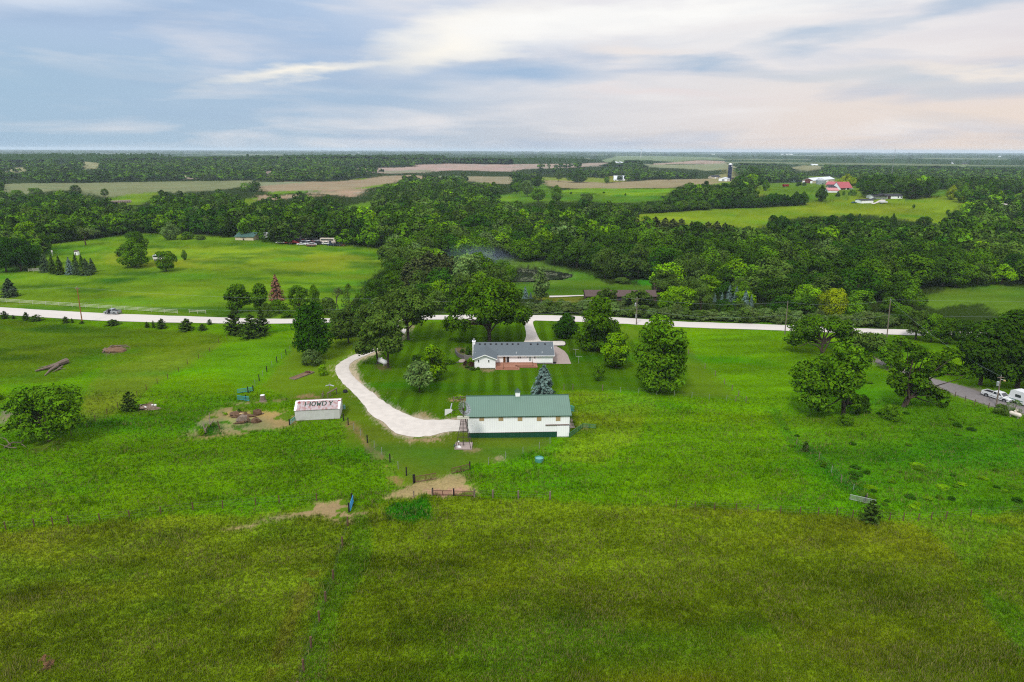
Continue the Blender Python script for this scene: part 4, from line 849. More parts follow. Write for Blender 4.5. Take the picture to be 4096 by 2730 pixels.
for x, b, t, wd, f, v, tn, lb in [(390, 310, 85, 215, 'oak', 5, 'green', 'flat-topped tree across the road directly behind the dense maple'), (530, 320, 82, 120, 'tall', 0, 'green', 'narrow tree across the road beside the flat-topped one'), (640, 350, 205, 190, 'bush', 0, 'olive', 'rounded thicket across the road below the narrow tree'),
        (735, 320, 105, 140, 'half', 0, 'grey', 'grey half-bare tree across the road'), (840, 330, 75, 170, 'airy', 0, 'olive', 'thin olive tree across the road before the dark pines'), (930, 310, 160, 140, 'bush', 1, 'green', 'thicket at the foot of the thin olive tree'), (210, 345, 215, 170, 'bush', 2, 'green', 'bushy thicket across the road below the brown spruce'), (90, 380, 250, 130, 'bush', 0, 'olive', 'thicket between the feathery trees and the road'),
        (1080, 232, 35, 220, 'round', 0, 'dark', 'dark rounded tree at the edge of the pine clump'), (1235, 215, -40, 220, 'oak', 4, 'green', 'layered light tree at the edge of the pine clump'), (480, 372, 300, 150, 'bush', 1, 'olive', 'low scrub on the far verge behind the dense maple'), (760, 372, 318, 220, 'bush', 2, 'olive', 'low scrub on the far verge behind the small olive oak'), (300, 378, 310, 140, 'bush', 0, 'green', 'leafy verge bush under the flat-topped tree')]:
    P_('verge_tree' if 'tree' in lb.split('across')[0] else 'shrub', 6, x, b, t, wd, f, v, tn, lb, 'tree' if 'tree' in lb.split('across')[0] else 'bush')
# pine clump, dead tree, trees round the smoke
for i, (x, b, t, wd, v) in enumerate([(1400, 1365, 1120, 230, 0), (1545, 1385, 1060, 260, 1), (1690, 1385, 1035, 270, 2), (1810, 1375, 1065, 240, 0), (1600, 1330, 1015, 260, 1), (1470, 1320, 1075, 230, 2), (1740, 1330, 1030, 240, 1)]):
    P_('pine_tree', 2, x, b, t, wd, 'pine', v, 'pine', ['low outer pine of the dark clump, widest skirt', 'second pine of the dark clump behind the lime green tree', 'tallest front pine of the dark clump', 'pine of the dark clump beside the dead white tree', 'pine deep in the middle of the dark clump', 'pine behind the low outer pine of the clump', 'pine at the back of the clump toward the smoke'][i], group='dark pine clump behind the oaks')
P_('poplar_tree', 2, 1280, 1190, 1000, 115, 'tall', 0, 'green', 'narrow upright poplar before the pasture end')
P_('round_tree', 2, 1570, 1230, 978, 280, 'egg', 0, 'bright', 'bright feathery tree crown behind the pine clump')
P_('poplar_tree', 2, 1380, 1180, 1005, 110, 'tall', 1, 'green', 'pale poplar between the narrow poplar and the pine clump')
P_('dead_tree', 2, 2005, 1305, 1062, 115, 'bare', 0, 'grey', 'white leafless dead tree in front of the blue smoke', bark='pale_bark')
P_('round_tree', 2, 2035, 1130, 885, 320, 'round', 1, 'green', 'tall rounded tree with the blue smoke drifting before it')
P_('round_tree', 2, 1850, 1080, 920, 200, 'round', 2, 'bright', 'yellow-green tree by the pasture end above the smoke')
for x, b, t, wd, v, lb in [(2140, 1310, 1110, 210, 0, 'bushy tree just behind the dead white tree'), (2250, 1290, 1098, 190, 1, 'bushy tree at the pond bank, taller of two'), (2335, 1310, 1150, 140, 2, 'bushy tree at the pond bank, lower of two'), (1950, 1330, 1150, 170, 1, 'green bushy tree between pine clump and dead tree')]:
    P_('round_tree', 2, x, b, t, wd, 'round', v, 'green', lb)
own_tree('cottonwood', 7, 262, 250, [(262, -30, 40, 40), (255, 40, 60, 50), (265, 110, 80, 50), (250, 170, 75, 40)], 'sage', 'ragged tall tree with bare twigs standing before the pond', n=2000, leaf=.3, trunk=.25, gap=.5, bark='pale_bark')
P_('round_tree', 3, 852, 1272, 995, 285, 'round', 0, 'olive', 'olive-green round tree with a visible trunk at the pond lawn edge')
P_('shrub', 'v', 1130, 148, 45, 310, 'bush', 0, 'olive', 'wide olive bush on the pond lawn under the wood', 'bush')
P_('shrub', 'v', 2170, 290, 125, 160, 'bush', 1, 'yellow', 'yellowish small tree at the end of the pond lawn', 'tree')
for x, b, t, wd, lb in [(118, 212, 102, 78, 'lone blue spruce by the farm drive'), (168, 215, 150, 45, 'little blue spruce next to the lone one'), (1815, 245, 162, 54, 'smallest blue spruce, first of the blue cluster'), (1877, 268, 158, 66, 'second blue spruce of the cluster'), (1943, 240, 90, 95, 'tallest blue spruce of the cluster'), (2003, 270, 103, 100, 'blue spruce beside the tallest one'), (2082, 318, 132, 118, 'broad front blue spruce of the cluster'), (2136, 316, 170, 64, 'slim last blue spruce of the cluster')]:
    P_('blue_spruce', 7, x, b, t, wd, 'spruce', x % 2, 'blue', lb, group='blue spruces beyond the road')
P_('round_tree', 7, 1470, 330, 105, 350, 'round', 1, 'bright', 'dense bright green round tree over the brown roof beyond the road')
P_('roadside_tree', 8, 570, 405, 115, 270, 'round', 2, 'yellow', 'yellow-green rounded tree over the road between the last poles')
P_('roadside_tree', 7, 1690, 320, 110, 230, 'round', 0, 'olive', 'reddish olive tree between the bright round tree and the blue spruces')
P_('shrub', 7, 850, 230, 130, 170, 'airy', 0, 'olive', 'thin olive sapling tree before the long brown roof', 'tree')
P_('shrub', 7, 1150, 235, 150, 190, 'airy', 1, 'yellow', 'thin yellow-olive tree over the long brown roof', 'tree')
# left pasture
P_('round_tree', 1, 1240, 1172, 898, 280, 'egg', 0, 'green', 'big full pasture tree beside the small brown-roofed shelter')
P_('round_tree', 1, 1265, 1110, 835, 220, 'round', 1, 'dark', 'darker tree top rising behind the big full pasture tree')
P_('round_tree', 1, 1530, 1207, 1020, 205, 'round', 1, 'green', 'smaller pasture tree hiding the white trailer')
P_('small_tree', 1, 1697, 1107, 1008, 54, 'tall', 1, 'green', 'thin upright sapling alone in the pasture')
for i, (x, b, t, wd, tn) in enumerate([(420, 1215, 1035, 140, 'spruce'), (492, 1232, 1052, 95, 'cedar'), (556, 1238, 1060, 108, 'cedar'), (648, 1238, 1075, 112, 'blue'), (712, 1240, 1090, 90, 'spruce'), (800, 1242, 1088, 160, 'spruce'), (700, 1170, 1045, 85, 'dark'), (756, 1170, 1050, 75, 'dark'), (850, 1215, 1083, 95, 'spruce')]):
    P_('spruce_tree', 1, x, b, t, wd, 'spruce', i % 2, tn, ['tall end spruce next to the dark trees', 'second spruce along the pasture row', 'third spruce of the pasture row, brownish', 'blue spruce in the middle of the pasture row', 'slim spruce behind the wide one in the row', 'widest spruce of the pasture row', 'dark tree top behind the middle of the spruce row', 'small dark tree top behind the spruce row', 'spruce closing the open end of the pasture row'][i], group='row of spruces in the pasture')
P_('spruce_tree', 5, 95, 195, 28, 175, 'fat', 1, 'spruce', 'lone wide spruce above the white board fence')
for x, b, t, wd, tn, lb in [(60, 1215, 890, 280, 'deep', 'dark tree mass at the picture edge by the white gate'), (195, 1205, 900, 290, 'deep', 'dark broad tree in the middle of the mass by the white gate'), (325, 1190, 960, 190, 'deep', 'dark tree ending the mass next to the spruce row'), (285, 1010, 752, 270, 'bright', 'yellow-green tree rising above the dark mass'), (80, 960, 815, 220, 'green', 'mid green tree above the dark mass at the picture edge'), (-90, 1150, 850, 260, 'deep', 'dark tree half outside the picture')]:
    P_('round_tree', 1, x, b, t, wd, 'round', x % 3, tn, lb)
P_('dead_tree', 1, 790, 968, 800, 190, 'half', 0, 'grey', 'grey thin tree almost without leaves at the wood edge')
P_('poplar_tree', 1, 1570, 918, 742, 178, 'egg', 1, 'sage', 'pale grey-green tall tree at the upper pasture edge')
P_('shrub', 1, 1730, 915, 842, 130, 'bush', 0, 'green', 'bush beside the pale grey-green tree', 'bush')
P_('shrub', 1, 1845, 918, 872, 95, 'bush', 1, 'olive', 'olive bush near the tan building', 'bush')
# lone trees in the far fields
for k, x, b, t, wd, f, v, tn, lb in [(1, 700, 515, 414, 125, 'oak', 0, 'olive', 'lone flat-topped tree in the tan far field, the wider one'), (1, 968, 533, 444, 74, 'oak', 1, 'olive', 'lone small tree in the tan far field by the bright strip'), (1, 160, 585, 460, 175, 'round', 0, 'green', 'far field tree clump at the picture edge'), (1, 330, 545, 440, 130, 'round', 1, 'green', 'far field tree next to the flat-topped one'),
        (3, 430, 385, 275, 80, 'oak', 2, 'olive', 'tall far tree with bare trunk before the distant white house'), (3, 600, 392, 262, 200, 'egg', 0, 'dark', 'broad dark far tree before the distant white house'), (3, 870, 402, 340, 56, 'round', 2, 'green', 'small far tree beside the distant white house'), (3, 992, 376, 310, 66, 'oak', 3, 'olive', 'tree standing against the distant white house'), (3, 1145, 378, 288, 90, 'oak', 0, 'dark', 'dark lone tree past the distant white house'), (3, 1095, 374, 305, 66, 'oak', 1, 'olive', 'paler tree touching the dark lone one'), (3, 1440, 375, 335, 36, 'round', 0, 'olive', 'little far tree alone at the field top'),
        (3, 410, 575, 412, 118, 'tall', 0, 'green', 'tall upright tree alone on the green slope'), (3, 680, 580, 490, 130, 'round', 1, 'olive', 'low rounded tree on the green slope'), (3, 45, 492, 390, 90, 'round', 2, 'green', 'tree at the top of the green slope near the wood'), (3, 140, 520, 370, 140, 'round', 0, 'sage', 'grey-green tree at the top of the green slope'), (3, 230, 440, 342, 100, 'round', 1, 'dark', 'dark tree on the skyline of the green slope'), (3, 125, 420, 325, 110, 'round', 2, 'dark', 'dark tree behind the grey-green slope tree'), (3, 240, 575, 445, 150, 'round', 0, 'green', 'green tree low on the slope'), (3, 543, 500, 478, 24, 'bush', 0, 'dark', 'dot-like dark bush at the bright field edge'), (3, 844, 492, 476, 26, 'bush', 1, 'dark', 'second dot-like dark bush at the bright field edge'), (3, 1042, 512, 490, 28, 'cedar', 0, 'dark', 'third dot-like dark bush at the bright field edge'), (3, 1388, 535, 515, 34, 'bush', 2, 'dark', 'low dark bush at the end of the bright field'),
        (3, 2200, 405, 250, 190, 'round', 0, 'dark', 'great round tree beside the blue silo'), (3, 2330, 470, 365, 70, 'tall', 1, 'green', 'slim tree below the great round one'),
        (4, 485, 566, 412, 115, 'egg', 1, 'dark', 'dark full tree below the red-roofed farm'), (4, 920, 535, 375, 180, 'oak', 2, 'dark', 'dark tree at the corner of the black-roofed house'), (4, 1055, 520, 395, 120, 'round', 1, 'dark', 'dark tree behind the black-roofed house'), (4, 1235, 505, 385, 150, 'round', 2, 'dark', 'tree behind the far end of the black-roofed house'), (4, 1318, 540, 380, 215, 'oak', 3, 'dark', 'umbrella-shaped dark tree past the black-roofed house'), (4, 1477, 532, 345, 160, 'round', 0, 'dark', 'dark tree by the meadow, third from the black-roofed house'), (4, 1688, 550, 412, 105, 'egg', 0, 'yellow', 'lighter pointed tree by the farm lane'), (4, 1795, 578, 388, 165, 'egg', 1, 'green', 'rounded tree on the hill field by the farm lane'), (4, 1337, 632, 592, 28, 'round', 0, 'green', 'young tree on the hill field with a white trunk guard'), (4, 1650, 690, 640, 36, 'round', 1, 'green', 'second young tree on the hill field with a white trunk guard'),
        (4, 640, 525, 470, 44, 'cone', 0, 'dark', 'small pointed tree below the red barn'), (4, 695, 510, 468, 34, 'bush', 0, 'green', 'small bush below the red barn'), (4, 775, 510, 455, 80, 'bush', 1, 'green', 'bush patch beside the red barn yard'), (4, 280, 430, 385, 60, 'bush', 2, 'dark', 'bush before the grain bins, larger'), (4, 330, 425, 388, 50, 'bush', 0, 'dark', 'bush before the grain bins, smaller'), (4, 720, 440, 310, 180, 'egg', 1, 'yellow', 'yellowish tree between the red barn and the white barn'), (4, 1975, 480, 375, 95, 'spruce', 0, 'blue', 'blue-grey spruce among the trees at the hill top'), (4, 235, 390, 330, 55, 'spruce', 1, 'blue', 'blue spruce behind the parked machinery'),
        (4, 1430, 815, 702, 150, 'round', 2, 'dark', 'rounded tree jutting into the hill field from the wood')]:
    P_('field_tree' if 'bush' not in lb else 'shrub', k, x, b, t, wd, f, v, tn, lb, 'tree' if 'bush' not in lb else 'bush')
def tree_row(k, p0, p1, top, n, wd, tones, label, grp):
    rg = random.Random(int(p0[0] + p1[0])); forms = [('round', 0), ('round', 1), ('egg', 0), ('round', 2), ('egg', 1), ('tall', 0)]
    for i in range(n):
        f = (i + rg.uniform(.2, .8)) / n; x, y = p0[0] + (p1[0] - p0[0]) * f, p0[1] + (p1[1] - p0[1]) * f + rg.uniform(-3, 3)
        fm = forms[rg.randrange(6)]; tn = tones[rg.randrange(len(tones))]; q = rg.uniform(.75, 1.12); big = 'taller' if q > .95 else 'lower'
        lb = f"{big} {dict(dark='dark green', green='mid green', olive='olive', deep='deep green')[tn]} {label}"
        plant('field_edge_tree', k, x, y, y - top * q, wd * rg.uniform(.8, 1.25), *fm, tn, lb, 'tree', lb)
tree_row(4, (0, 872), (1190, 852), 168, 17, 110, ('deep', 'dark'), 'tree of the straight plantation under the hill field', 'g')
for i_ in range(11):
    P_('dead_tree', 4, 120 + i_ * 95, 905 - (i_ % 3) * 6, 815 + (i_ % 4) * 8, 75, 'bare', 0, 'grey', 'bare greyish stem of the dead brush along the foot of the plantation', group='dead brush along the plantation')
for x, b_, t_, wd, tn, lb in [(1580, 575, 340, 300, 'olive', 'wide olive bush touching the bright round tree'), (900, 580, 400, 260, 'green', 'green bush below the loose olive tree')]:
    P_('shrub', 'v', x, b_, t_, wd, 'bush', int(x) % 3, tn, lb, 'bush')
own_tree('shrub', 'v', 830, 575, [(840, 310, 150, 45), (760, 370, 110, 50), (900, 400, 110, 55), (830, 460, 170, 60)], 'olive', 'loose olive tree hiding the middle of the long brown roof', 'tree', n=3200, leaf=.34, trunk=.12, gap=.5)
own_tree('shrub', 'v', 1400, 575, [(1450, 350, 150, 50), (1320, 400, 110, 45), (1530, 400, 110, 50), (1400, 460, 200, 60)], 'olive', 'wide olive bush before the long brown roof, beside the power pole', 'bush', n=3200, leaf=.34, trunk=.12, gap=.5)
own_tree('shrub', 'v', 560, 575, [(560, 465, 120, 38), (480, 500, 90, 35)], 'green', 'bush before the end wall of the long brown house', 'bush', n=1600, leaf=.34, trunk=.1)
own_tree('shrub', 'v', 1230, 570, [(1235, 430, 60, 45), (1220, 480, 120, 45)], 'sage', 'grey-green bush between two olive ones before the brown roof', 'bush', n=1800, leaf=.34, trunk=.1)
tree_row(3, (1820, 634), (2353, 618), 100, 13, 90, ('dark', 'deep', 'green'), 'tree of the hedgerow along the top edge of the hill field', 'a')
tree_row(4, (0, 616), (350, 598), 125, 9, 95, ('dark', 'deep'), 'tree of the dark hedgerow before the farm pasture', 'b')
tree_row(3, (930, 692), (1800, 642), 90, 20, 100, ('green', 'olive', 'dark'), 'tree of the loose row beyond the low end of the hill field', 'c')
tree_row(3, (900, 662), (1700, 612), 70, 14, 100, ('green', 'olive', 'dark'), 'tree behind the loose row by the hill field', 'd')
tree_row(3, (1480, 560), (2250, 535), 105, 14, 110, ('green', 'dark'), 'tree of the wood below the blue silo', 'e')
tree_row(3, (1500, 530), (2200, 500), 105, 10, 120, ('dark', 'deep'), 'tree at the back of the wood below the silo', 'f')
# pine plantation beside the hill field
for i, (x, b, t, wd) in enumerate([(1150, 905, 725, 170), (1225, 915, 705, 190), (1310, 900, 703, 190), (1400, 915, 712, 190), (1470, 935, 722, 180), (1545, 925, 720, 180), (1640, 935, 745, 110), (1720, 930, 760, 170), (1790, 950, 748, 190), (1870, 955, 745, 180), (1945, 955, 758, 140), (2020, 950, 785, 110), (1740, 990, 800, 170), (1830, 1000, 800, 150), (1340, 950, 770, 180), (1250, 950, 775, 160)]):
    P_('pine_tree', 3, x, b, t, wd, 'pine', i % 3, 'pine', ('taller ' if t < 730 else 'shorter ') + 'brownish pine of the plantation under the hill field', group='pine plantation under the hill field' + (' tall' if t < 730 else ' short'))
_rw = random.Random(8)
for i_ in range(34):
    x_, y_ = _rw.uniform(1080, 2120), _rw.uniform(215, 545); h_ = _rw.uniform(9, 22)
    P_('weed_clump', 'r', x_, y_, y_ - h_, _rw.uniform(35, 90), 'bush', i_ % 3, ('green', 'deep', 'bright')[i_ % 3], 'low ' + ('mid green', 'dark green', 'bright green')[i_ % 3] + ' weed clump in the damp pasture beyond the corner cedar', 'plant', 'damp weeds ' + str(i_ % 3))
for i_ in range(16):
    x_, y_ = _rw.uniform(30, 2000), _rw.uniform(900, 1560); h_ = _rw.uniform(10, 24)
    if y_ < 880 + (x_ - 1100) * .42: y_ += 330
    P_('weed_clump', 8, x_, y_, y_ - h_, _rw.uniform(40, 90), 'bush', i_ % 3, ('green', 'deep')[i_ % 2], 'low ' + ('mid green', 'dark green')[i_ % 2] + ' weed clump in the meadow around the two pasture oaks', 'plant', 'oak weeds ' + str(i_ % 2))
P_('weed_clump', 'l', 290, 1490, 1400, 80, 'airy', 0, 'brown', 'dry brown weed standing alone in the near hay field', 'plant')
# hedge row on the far verge
_rn = random.Random(3)
_hp = [Z(7, 160, 352), Z(7, 500, 360), Z(7, 950, 378), Z(7, 1500, 410), Z(7, 2290, 438), Z(8, 600, 468), Z(8, 1190, 482)]
_hw = resample([at(*p)[:2] for p in _hp], 78)
_words = ['grey-green', 'olive', 'dusty green']
for i, p in enumerate(_hw):
    q = np.array([p[0], p[1] + 2.2 + _rn.uniform(-.8, 2.2)]); q = np.array([q[0], q[1], hgt(q[:1], q[1:])[0]])
    hh, ww = _rn.uniform(2.2, 4.8), _rn.uniform(3.5, 6.5); tn = i % 3; tall = hh > 3.5
    px = proj(q)[0]; where = 'opposite the house drive' if px < 2450 else 'before the long brown roof' if px < 2700 else 'before the blue spruces' if px < 3080 else 'toward the road end'
    lb = f"{'tall' if tall else 'low'} {_words[tn]} hedgerow bush on the far verge {where}"
    t = thing('hedgerow_bush', lb, 'bush', q, _rn.uniform(0, 6), lb + ' group')
    o = link('crown', TPL['bush', i % 3][0], t); s_ = TS['bush', i % 3]; o.scale = (ww / s_[0], ww / s_[0], hh / s_[1]); o.material_slots[0].link = 'OBJECT'; o.material_slots[0].material = M[('leaf_sage', 'leaf_olive', 'leaf_grey')[tn]]
    o = link('trunk', TPL['bush', i % 3][1], t); o.scale = (ww / s_[0], ww / s_[0], hh / s_[1])
# --- the wood: crowns one can tell apart as trees, the rest as one mass
def wood_tpl(seed, n, nl, leaf, prof='round'):
    rng = np.random.default_rng(seed); C, N, T, L = crown_lobes(rng, n, nl, .1, prof, .8, (.13, .25), .1); return cards(C, N, leaf, rng, T)
WT = [wood_tpl(200 + i, 1700, 24, .029, ('round', 'egg', 'dome', 'tall', 'round', 'egg')[i]) for i in range(6)]
TONES = ['dark', 'green', 'olive', 'deep', 'bright', 'sage']
def wood_me(i):
    V, F, cc = WT[i]; tv = MB(); tv.tube([(0, 0, -.02), (0, 0, .5)], [.03, .018], 5)
    nV = len(V); V2 = np.vstack([V, np.array(tv.v)]); fq = [f for f in tv.f if len(f) == 4]; F2 = np.vstack([F, np.array(fq) + nV]); c2 = np.vstack([cc, np.ones((len(tv.v), 3))])
    return np_mesh('wood_tree', V2, F2, [M['leaf_green'], M['bark']], c2, [0] * len(F) + [1] * len(fq))
WM = [wood_me(i) for i in range(6)]
rng = np.random.default_rng(77)
def scatter(r0, r1, sp):
    rs = np.arange(r0, r1, sp * .87); X, Y = [], []
    for k, r in enumerate(rs):
        n = int(r * R(96) / sp); a = np.linspace(-R(48), R(48), n) + (k % 2) * sp / r / 2
        X.append(r * np.sin(a)); Y.append(r * np.cos(a))
    x, y = np.concatenate(X), np.concatenate(Y); x = x + rng.uniform(-.38, .38, len(x)) * sp; y = y + rng.uniform(-.38, .38, len(x)) * sp
    idx = classify(x, y); ok = (idx == -1) & (y > road_y(x) + 5.5); x, y = x[ok], y[ok]
    kp = np.array(KEEP); m = np.ones(len(x), bool)
    for a, b, c in kp:
        m &= np.hypot(x - a, y - b) > c + 1.0
    return x[m], y[m]
NOTREE = [(Z(7, 640, 242), 12), (Z(7, 900, 246), 14), (Z(7, 1150, 246), 14)]
def clear_view(x, y, H):
    """trees stand clear of the fields seen over them"""
    z = hgt(x, y); m = np.ones(len(x), bool)
    for f in (.45, .9):
        k = (CAMH - z) / np.maximum(CAMH - z - H * f, 3); m &= classify(x * k, y * k) < 0
    return m
def open_spots(x, y):
    m = np.ones(len(x), bool)
    for p, r in NOTREE: q = at(*p); m &= np.hypot(x - q[0], y - q[1]) > r
    return x[m], y[m]
x1, y1 = open_spots(*scatter(195, 520, 9.0)); x2, y2 = scatter(520, 950, 10.5)
m_ = clear_view(x1, y1, 11.0); x1, y1 = x1[m_], y1[m_]; m_ = clear_view(x2, y2, 15.0); x2, y2 = x2[m_], y2[m_]
xs, ys = np.r_[x1, x2], np.r_[y1, y2]
zs = hgt(xs, ys)
vis = np.array([-150 < proj(p)[0] < 4250 for p in zip(xs, ys, zs)]); xs, ys, zs = xs[vis], ys[vis], zs[vis]
o_ = np.argsort(np.hypot(xs, ys)); xs, ys, zs = xs[o_], ys[o_], zs[o_]
road_d = ys - road_y(xs)
near_r = np.clip(road_d / 45, .45, 1)
Hs = (7.5 + 7.0 * rng.random(len(xs)) ** 1.3) * near_r; Ws = np.clip(Hs * rng.uniform(.75, 1.2, len(xs)) + 1.5, 3, 13.5)
patch = fbm(xs / 40, ys / 40, 81, 3); tone = np.clip(((patch - .22) * 6 + rng.normal(0, 1.5, len(xs))), 0, 5).astype(int)
NT_ = 290
for i in range(min(NT_, len(xs))):
    px, py, _ = proj((xs[i], ys[i], zs[i])); tn = TONES[tone[i]]
    where = ('on the slope under the dark tree mass' if px < 700 else 'behind the pasture junkyard' if px < 1500 else 'around the drifting smoke' if px < 2060 else 'on the far bank of the pond' if px < 2500 else 'behind the pond lawn' if px < 2800 else 'behind the blue spruces' if px < 3100 else 'under the pine plantation' if px < 3500 else 'above the damp meadow' if px < 3800 else 'at the dark wood corner')
    big = 'tall' if Hs[i] > 9.5 else 'middling' if Hs[i] > 7 else 'low'
    rowd = 'at the wood edge' if road_d[i] < 30 else 'inside the wood' if road_d[i] < 90 else 'deep in the wood'
    word = dict(dark='dark green', green='mid green', olive='olive', deep='deepest green', bright='light green', sage='grey-green')[tn]
    lb = f"{big} {word} tree {rowd} {where}"
    f = int(rng.integers(6)); o = link('wood_tree', WM[f], None, (xs[i], ys[i], zs[i]), float(rng.uniform(0, 6.28))); o.scale = (Ws[i], Ws[i], Hs[i])
    o.material_slots[0].link = 'OBJECT'; o.material_slots[0].material = M['leaf_' + tn]; tag(o, lb, 'tree', lb + ' group')
def mass(name, X, Y, Zz, H, W, tpl, tones):
    TC = np.array([[c for c in M['leaf_' + t].node_tree.nodes if c.bl_idname == 'ShaderNodeMix'][0].inputs[7].default_value[:3] for t in TONES])
    Vs, Cs, n = [], [], 0
    for i in range(len(X)):
        V, F, cc = tpl[i % len(tpl)]; a = rng.uniform(0, 6.28); c, s = math.cos(a), math.sin(a)
        v = np.stack([(V[:, 0] * c - V[:, 1] * s) * W[i] + X[i], (V[:, 0] * s + V[:, 1] * c) * W[i] + Y[i], V[:, 2] * H[i] + Zz[i]], 1)
        Vs.append(v.astype(np.float32)); Cs.append((cc * TC[tones[i]] * rng.uniform(.7, 1.35)).astype(np.float32))
    V = np.vstack(Vs); C = np.vstack(Cs)
    return tag(link(name, np_mesh(name, V, np.arange(len(V)).reshape(-1, 4), M['leaf_mixed'], C)), kind='stuff')
WT2 = [wood_tpl(230 + i, 520, 16, .048, ('round', 'egg', 'dome', 'tall')[i % 4]) for i in range(6)]
sl = slice(NT_, None)
mass('wood_foliage', xs[sl], ys[sl], zs[sl], Hs[sl], Ws[sl], WT2, tone[sl])
x3, y3 = scatter(950, 2000, 14); m_ = clear_view(x3, y3, 14.5); x3, y3 = x3[m_], y3[m_]; z3 = hgt(x3, y3); n3 = len(x3)
WT3 = [wood_tpl(260 + i, 60, 8, .13, ('round', 'dome')[i % 2]) for i in range(5)]
mass('far_wood_foliage', x3, y3, z3, rng.uniform(8, 14, n3), rng.uniform(11, 18, n3), WT3, np.clip((fbm(x3 / 90, y3 / 90, 82, 3) - .3) * 6 + rng.normal(0, .8, n3), 0, 3).astype(int))
# canopy of the distant woods: one sheet of crowns up to the horizon
def distant_woods():
    rr = [1960.0]
    while rr[-1] < 19500: rr.append(rr[-1] + max(7.5, rr[-1] * .0052))
    rr = np.array(rr); az = R(1) * np.arange(-46, 46, .1); A, D = np.meshgrid(az, rr); x, y = (D * np.sin(A)).ravel(), (D * np.cos(A)).ravel()
    idx = classify(x, y); forest = idx == -1
    open_ = glade(x, y); forest &= ~open_
    g = hgt(x, y); s = np.clip(np.hypot(x, y) / 3000, 1, 4)
    h = 7 + 7 * vn(x / (9 * s), y / (11 * s), 15) + 4 * vn(x / 60, y / 60, 17) + 10 * (fbm(x / 900, y / 900, 19, 2) - .4)
    h = np.maximum(h, 4); cap = np.full(len(x), 99.0)
    for f in (1.0, .8, .6, .4, .2):
        q = (CAMH - g) / np.maximum(CAMH - g - h * f, 4); cap = np.where((classify(x * q, y * q) >= 0) | glade(x * q, y * q), f * h - 1.5, cap)
    h = np.minimum(h, cap); forest &= h > .4
    z = np.where(forest, g + h, g - 1.5)
    col = np.array(alb(54, 84, 30))[None, :] * (.7 + .6 * vn(x / (14 * s), y / (14 * s), 23))[:, None] * (.8 + .4 * fbm(x / 200, y / 200, 27, 2))[:, None]
    nr, na = D.shape; ii = np.arange(nr * na).reshape(nr, na); F = np.stack([ii[:-1, :-1].ravel(), ii[1:, :-1].ravel(), ii[1:, 1:].ravel(), ii[:-1, 1:].ravel()], 1)
    k = forest[F].any(1); F = F[k]; u, inv = np.unique(F, return_inverse=True)
    tag(link('distant_woods', np_mesh('distant_woods', np.stack([x, y, z], 1)[u], inv.reshape(-1, 4), M['leaf_mixed'], col[u])), kind='stuff')
distant_woods()
# ------------------------------------------------------------------ building materials
WHITE = alb(250, 248, 244, 1.5); 
mat('white_siding', (.86, .86, .85), .55, wave=('Z', 1.9, .05), bump=.15, nscale=.6, namt=.02)
mat('white_trim', (.85, .85, .84), .5)
mat('white_metal', (.84, .845, .83), .45, wave=('X', .78, .045), bump=.2, nscale=.5, namt=.03)
mat('green_metal', alb(52, 104, 76), .45, wave=('X', .78, .10), bump=.25)
mat('green_trim', alb(52, 92, 72), .5)
mat('dark_green_metal', alb(30, 92, 66), .5, wave=('X', .78, .12), bump=.25, nscale=1.5, namt=.08)
mat('green_roof', alb(110, 146, 124), .42, wave=('X', .78, .11), bump=.3, nscale=.35, namt=.05, spec=.5)
mat('grey_shingle', alb(112, 122, 126), .9, nscale=9, namt=.18, bump=.3, stretch=(1, 3, 3))
mat('dark_shingle', alb(62, 62, 68), .9, nscale=2, namt=.15)
mat('brown_shingle', alb(104, 84, 78), .9, nscale=3, namt=.15)
mat('brown_wall', alb(96, 72, 62), .9, nscale=3, namt=.15)
mat('deck_wood', alb(184, 128, 100), .8, wave=('Y', 2.2, .12), nscale=3, namt=.1, bump=.2)
mat('plywood', alb(214, 184, 132), .8, nscale=2, namt=.12, wave=('X', 1.5, .06))
mat('glass_dark', (.03, .035, .04), .12, spec=.6)
mat('glass_brown', alb(120, 76, 40), .3, spec=.5)
mat('door_glass', alb(196, 208, 206), .3, spec=.5)
mat('old_white', alb(226, 226, 220, 1.25), .8, nscale=1.1, namt=.06, wave=('X', 1.1, .04), bump=.2, col2=alb(214, 214, 206, 1.2))
mat('rusty_roof', alb(216, 202, 200), .7, nscale=1.5, namt=.10, wave=('X', 2.1, .16), bump=.3, col2=alb(186, 142, 136), stretch=(1.6, .7, .7))
mat('paint_green', alb(44, 80, 60), .7); mat('paint_red', alb(166, 62, 70), .7)
mat('foundation', alb(140, 134, 128), .9, nscale=4, namt=.1)
mat('turquoise', alb(58, 178, 190), .5); mat('sky_blue_paint', alb(64, 160, 220), .5); mat('gate_green', alb(52, 132, 76), .5); mat('pale_teal', alb(130, 190, 186), .5)
mat('rust_red', alb(120, 78, 62), .7, nscale=5, namt=.2); mat('black_wood', alb(46, 40, 38), .9, nscale=5, namt=.2)
mat('grey_wood', alb(150, 132, 116), .9, nscale=4, namt=.25, stretch=(1, 1, .3)); mat('brown_wood', alb(120, 92, 68), .9, nscale=4, namt=.25)
mat('pole_wood', alb(150, 134, 120), .9, nscale=4, namt=.15); mat('pole_orange', alb(186, 124, 72), .9, nscale=4, namt=.15)
mat('galv', alb(196, 200, 202, 1.1), .4, metal=.3, nscale=3, namt=.12); mat('dark_steel', alb(96, 84, 76), .6, metal=.3, nscale=6, namt=.2); mat('steel_post', alb(176, 186, 172), .5)
mat('wire', alb(120, 124, 122), .5, metal=.4); mat('power_wire', alb(170, 182, 186, 1.1), .5)
mat('tank_white', alb(244, 242, 238, 1.3), .4, nscale=1.2, namt=.04); mat('tank_worn', alb(232, 218, 200, 1.3), .5, nscale=1.6, namt=.1)
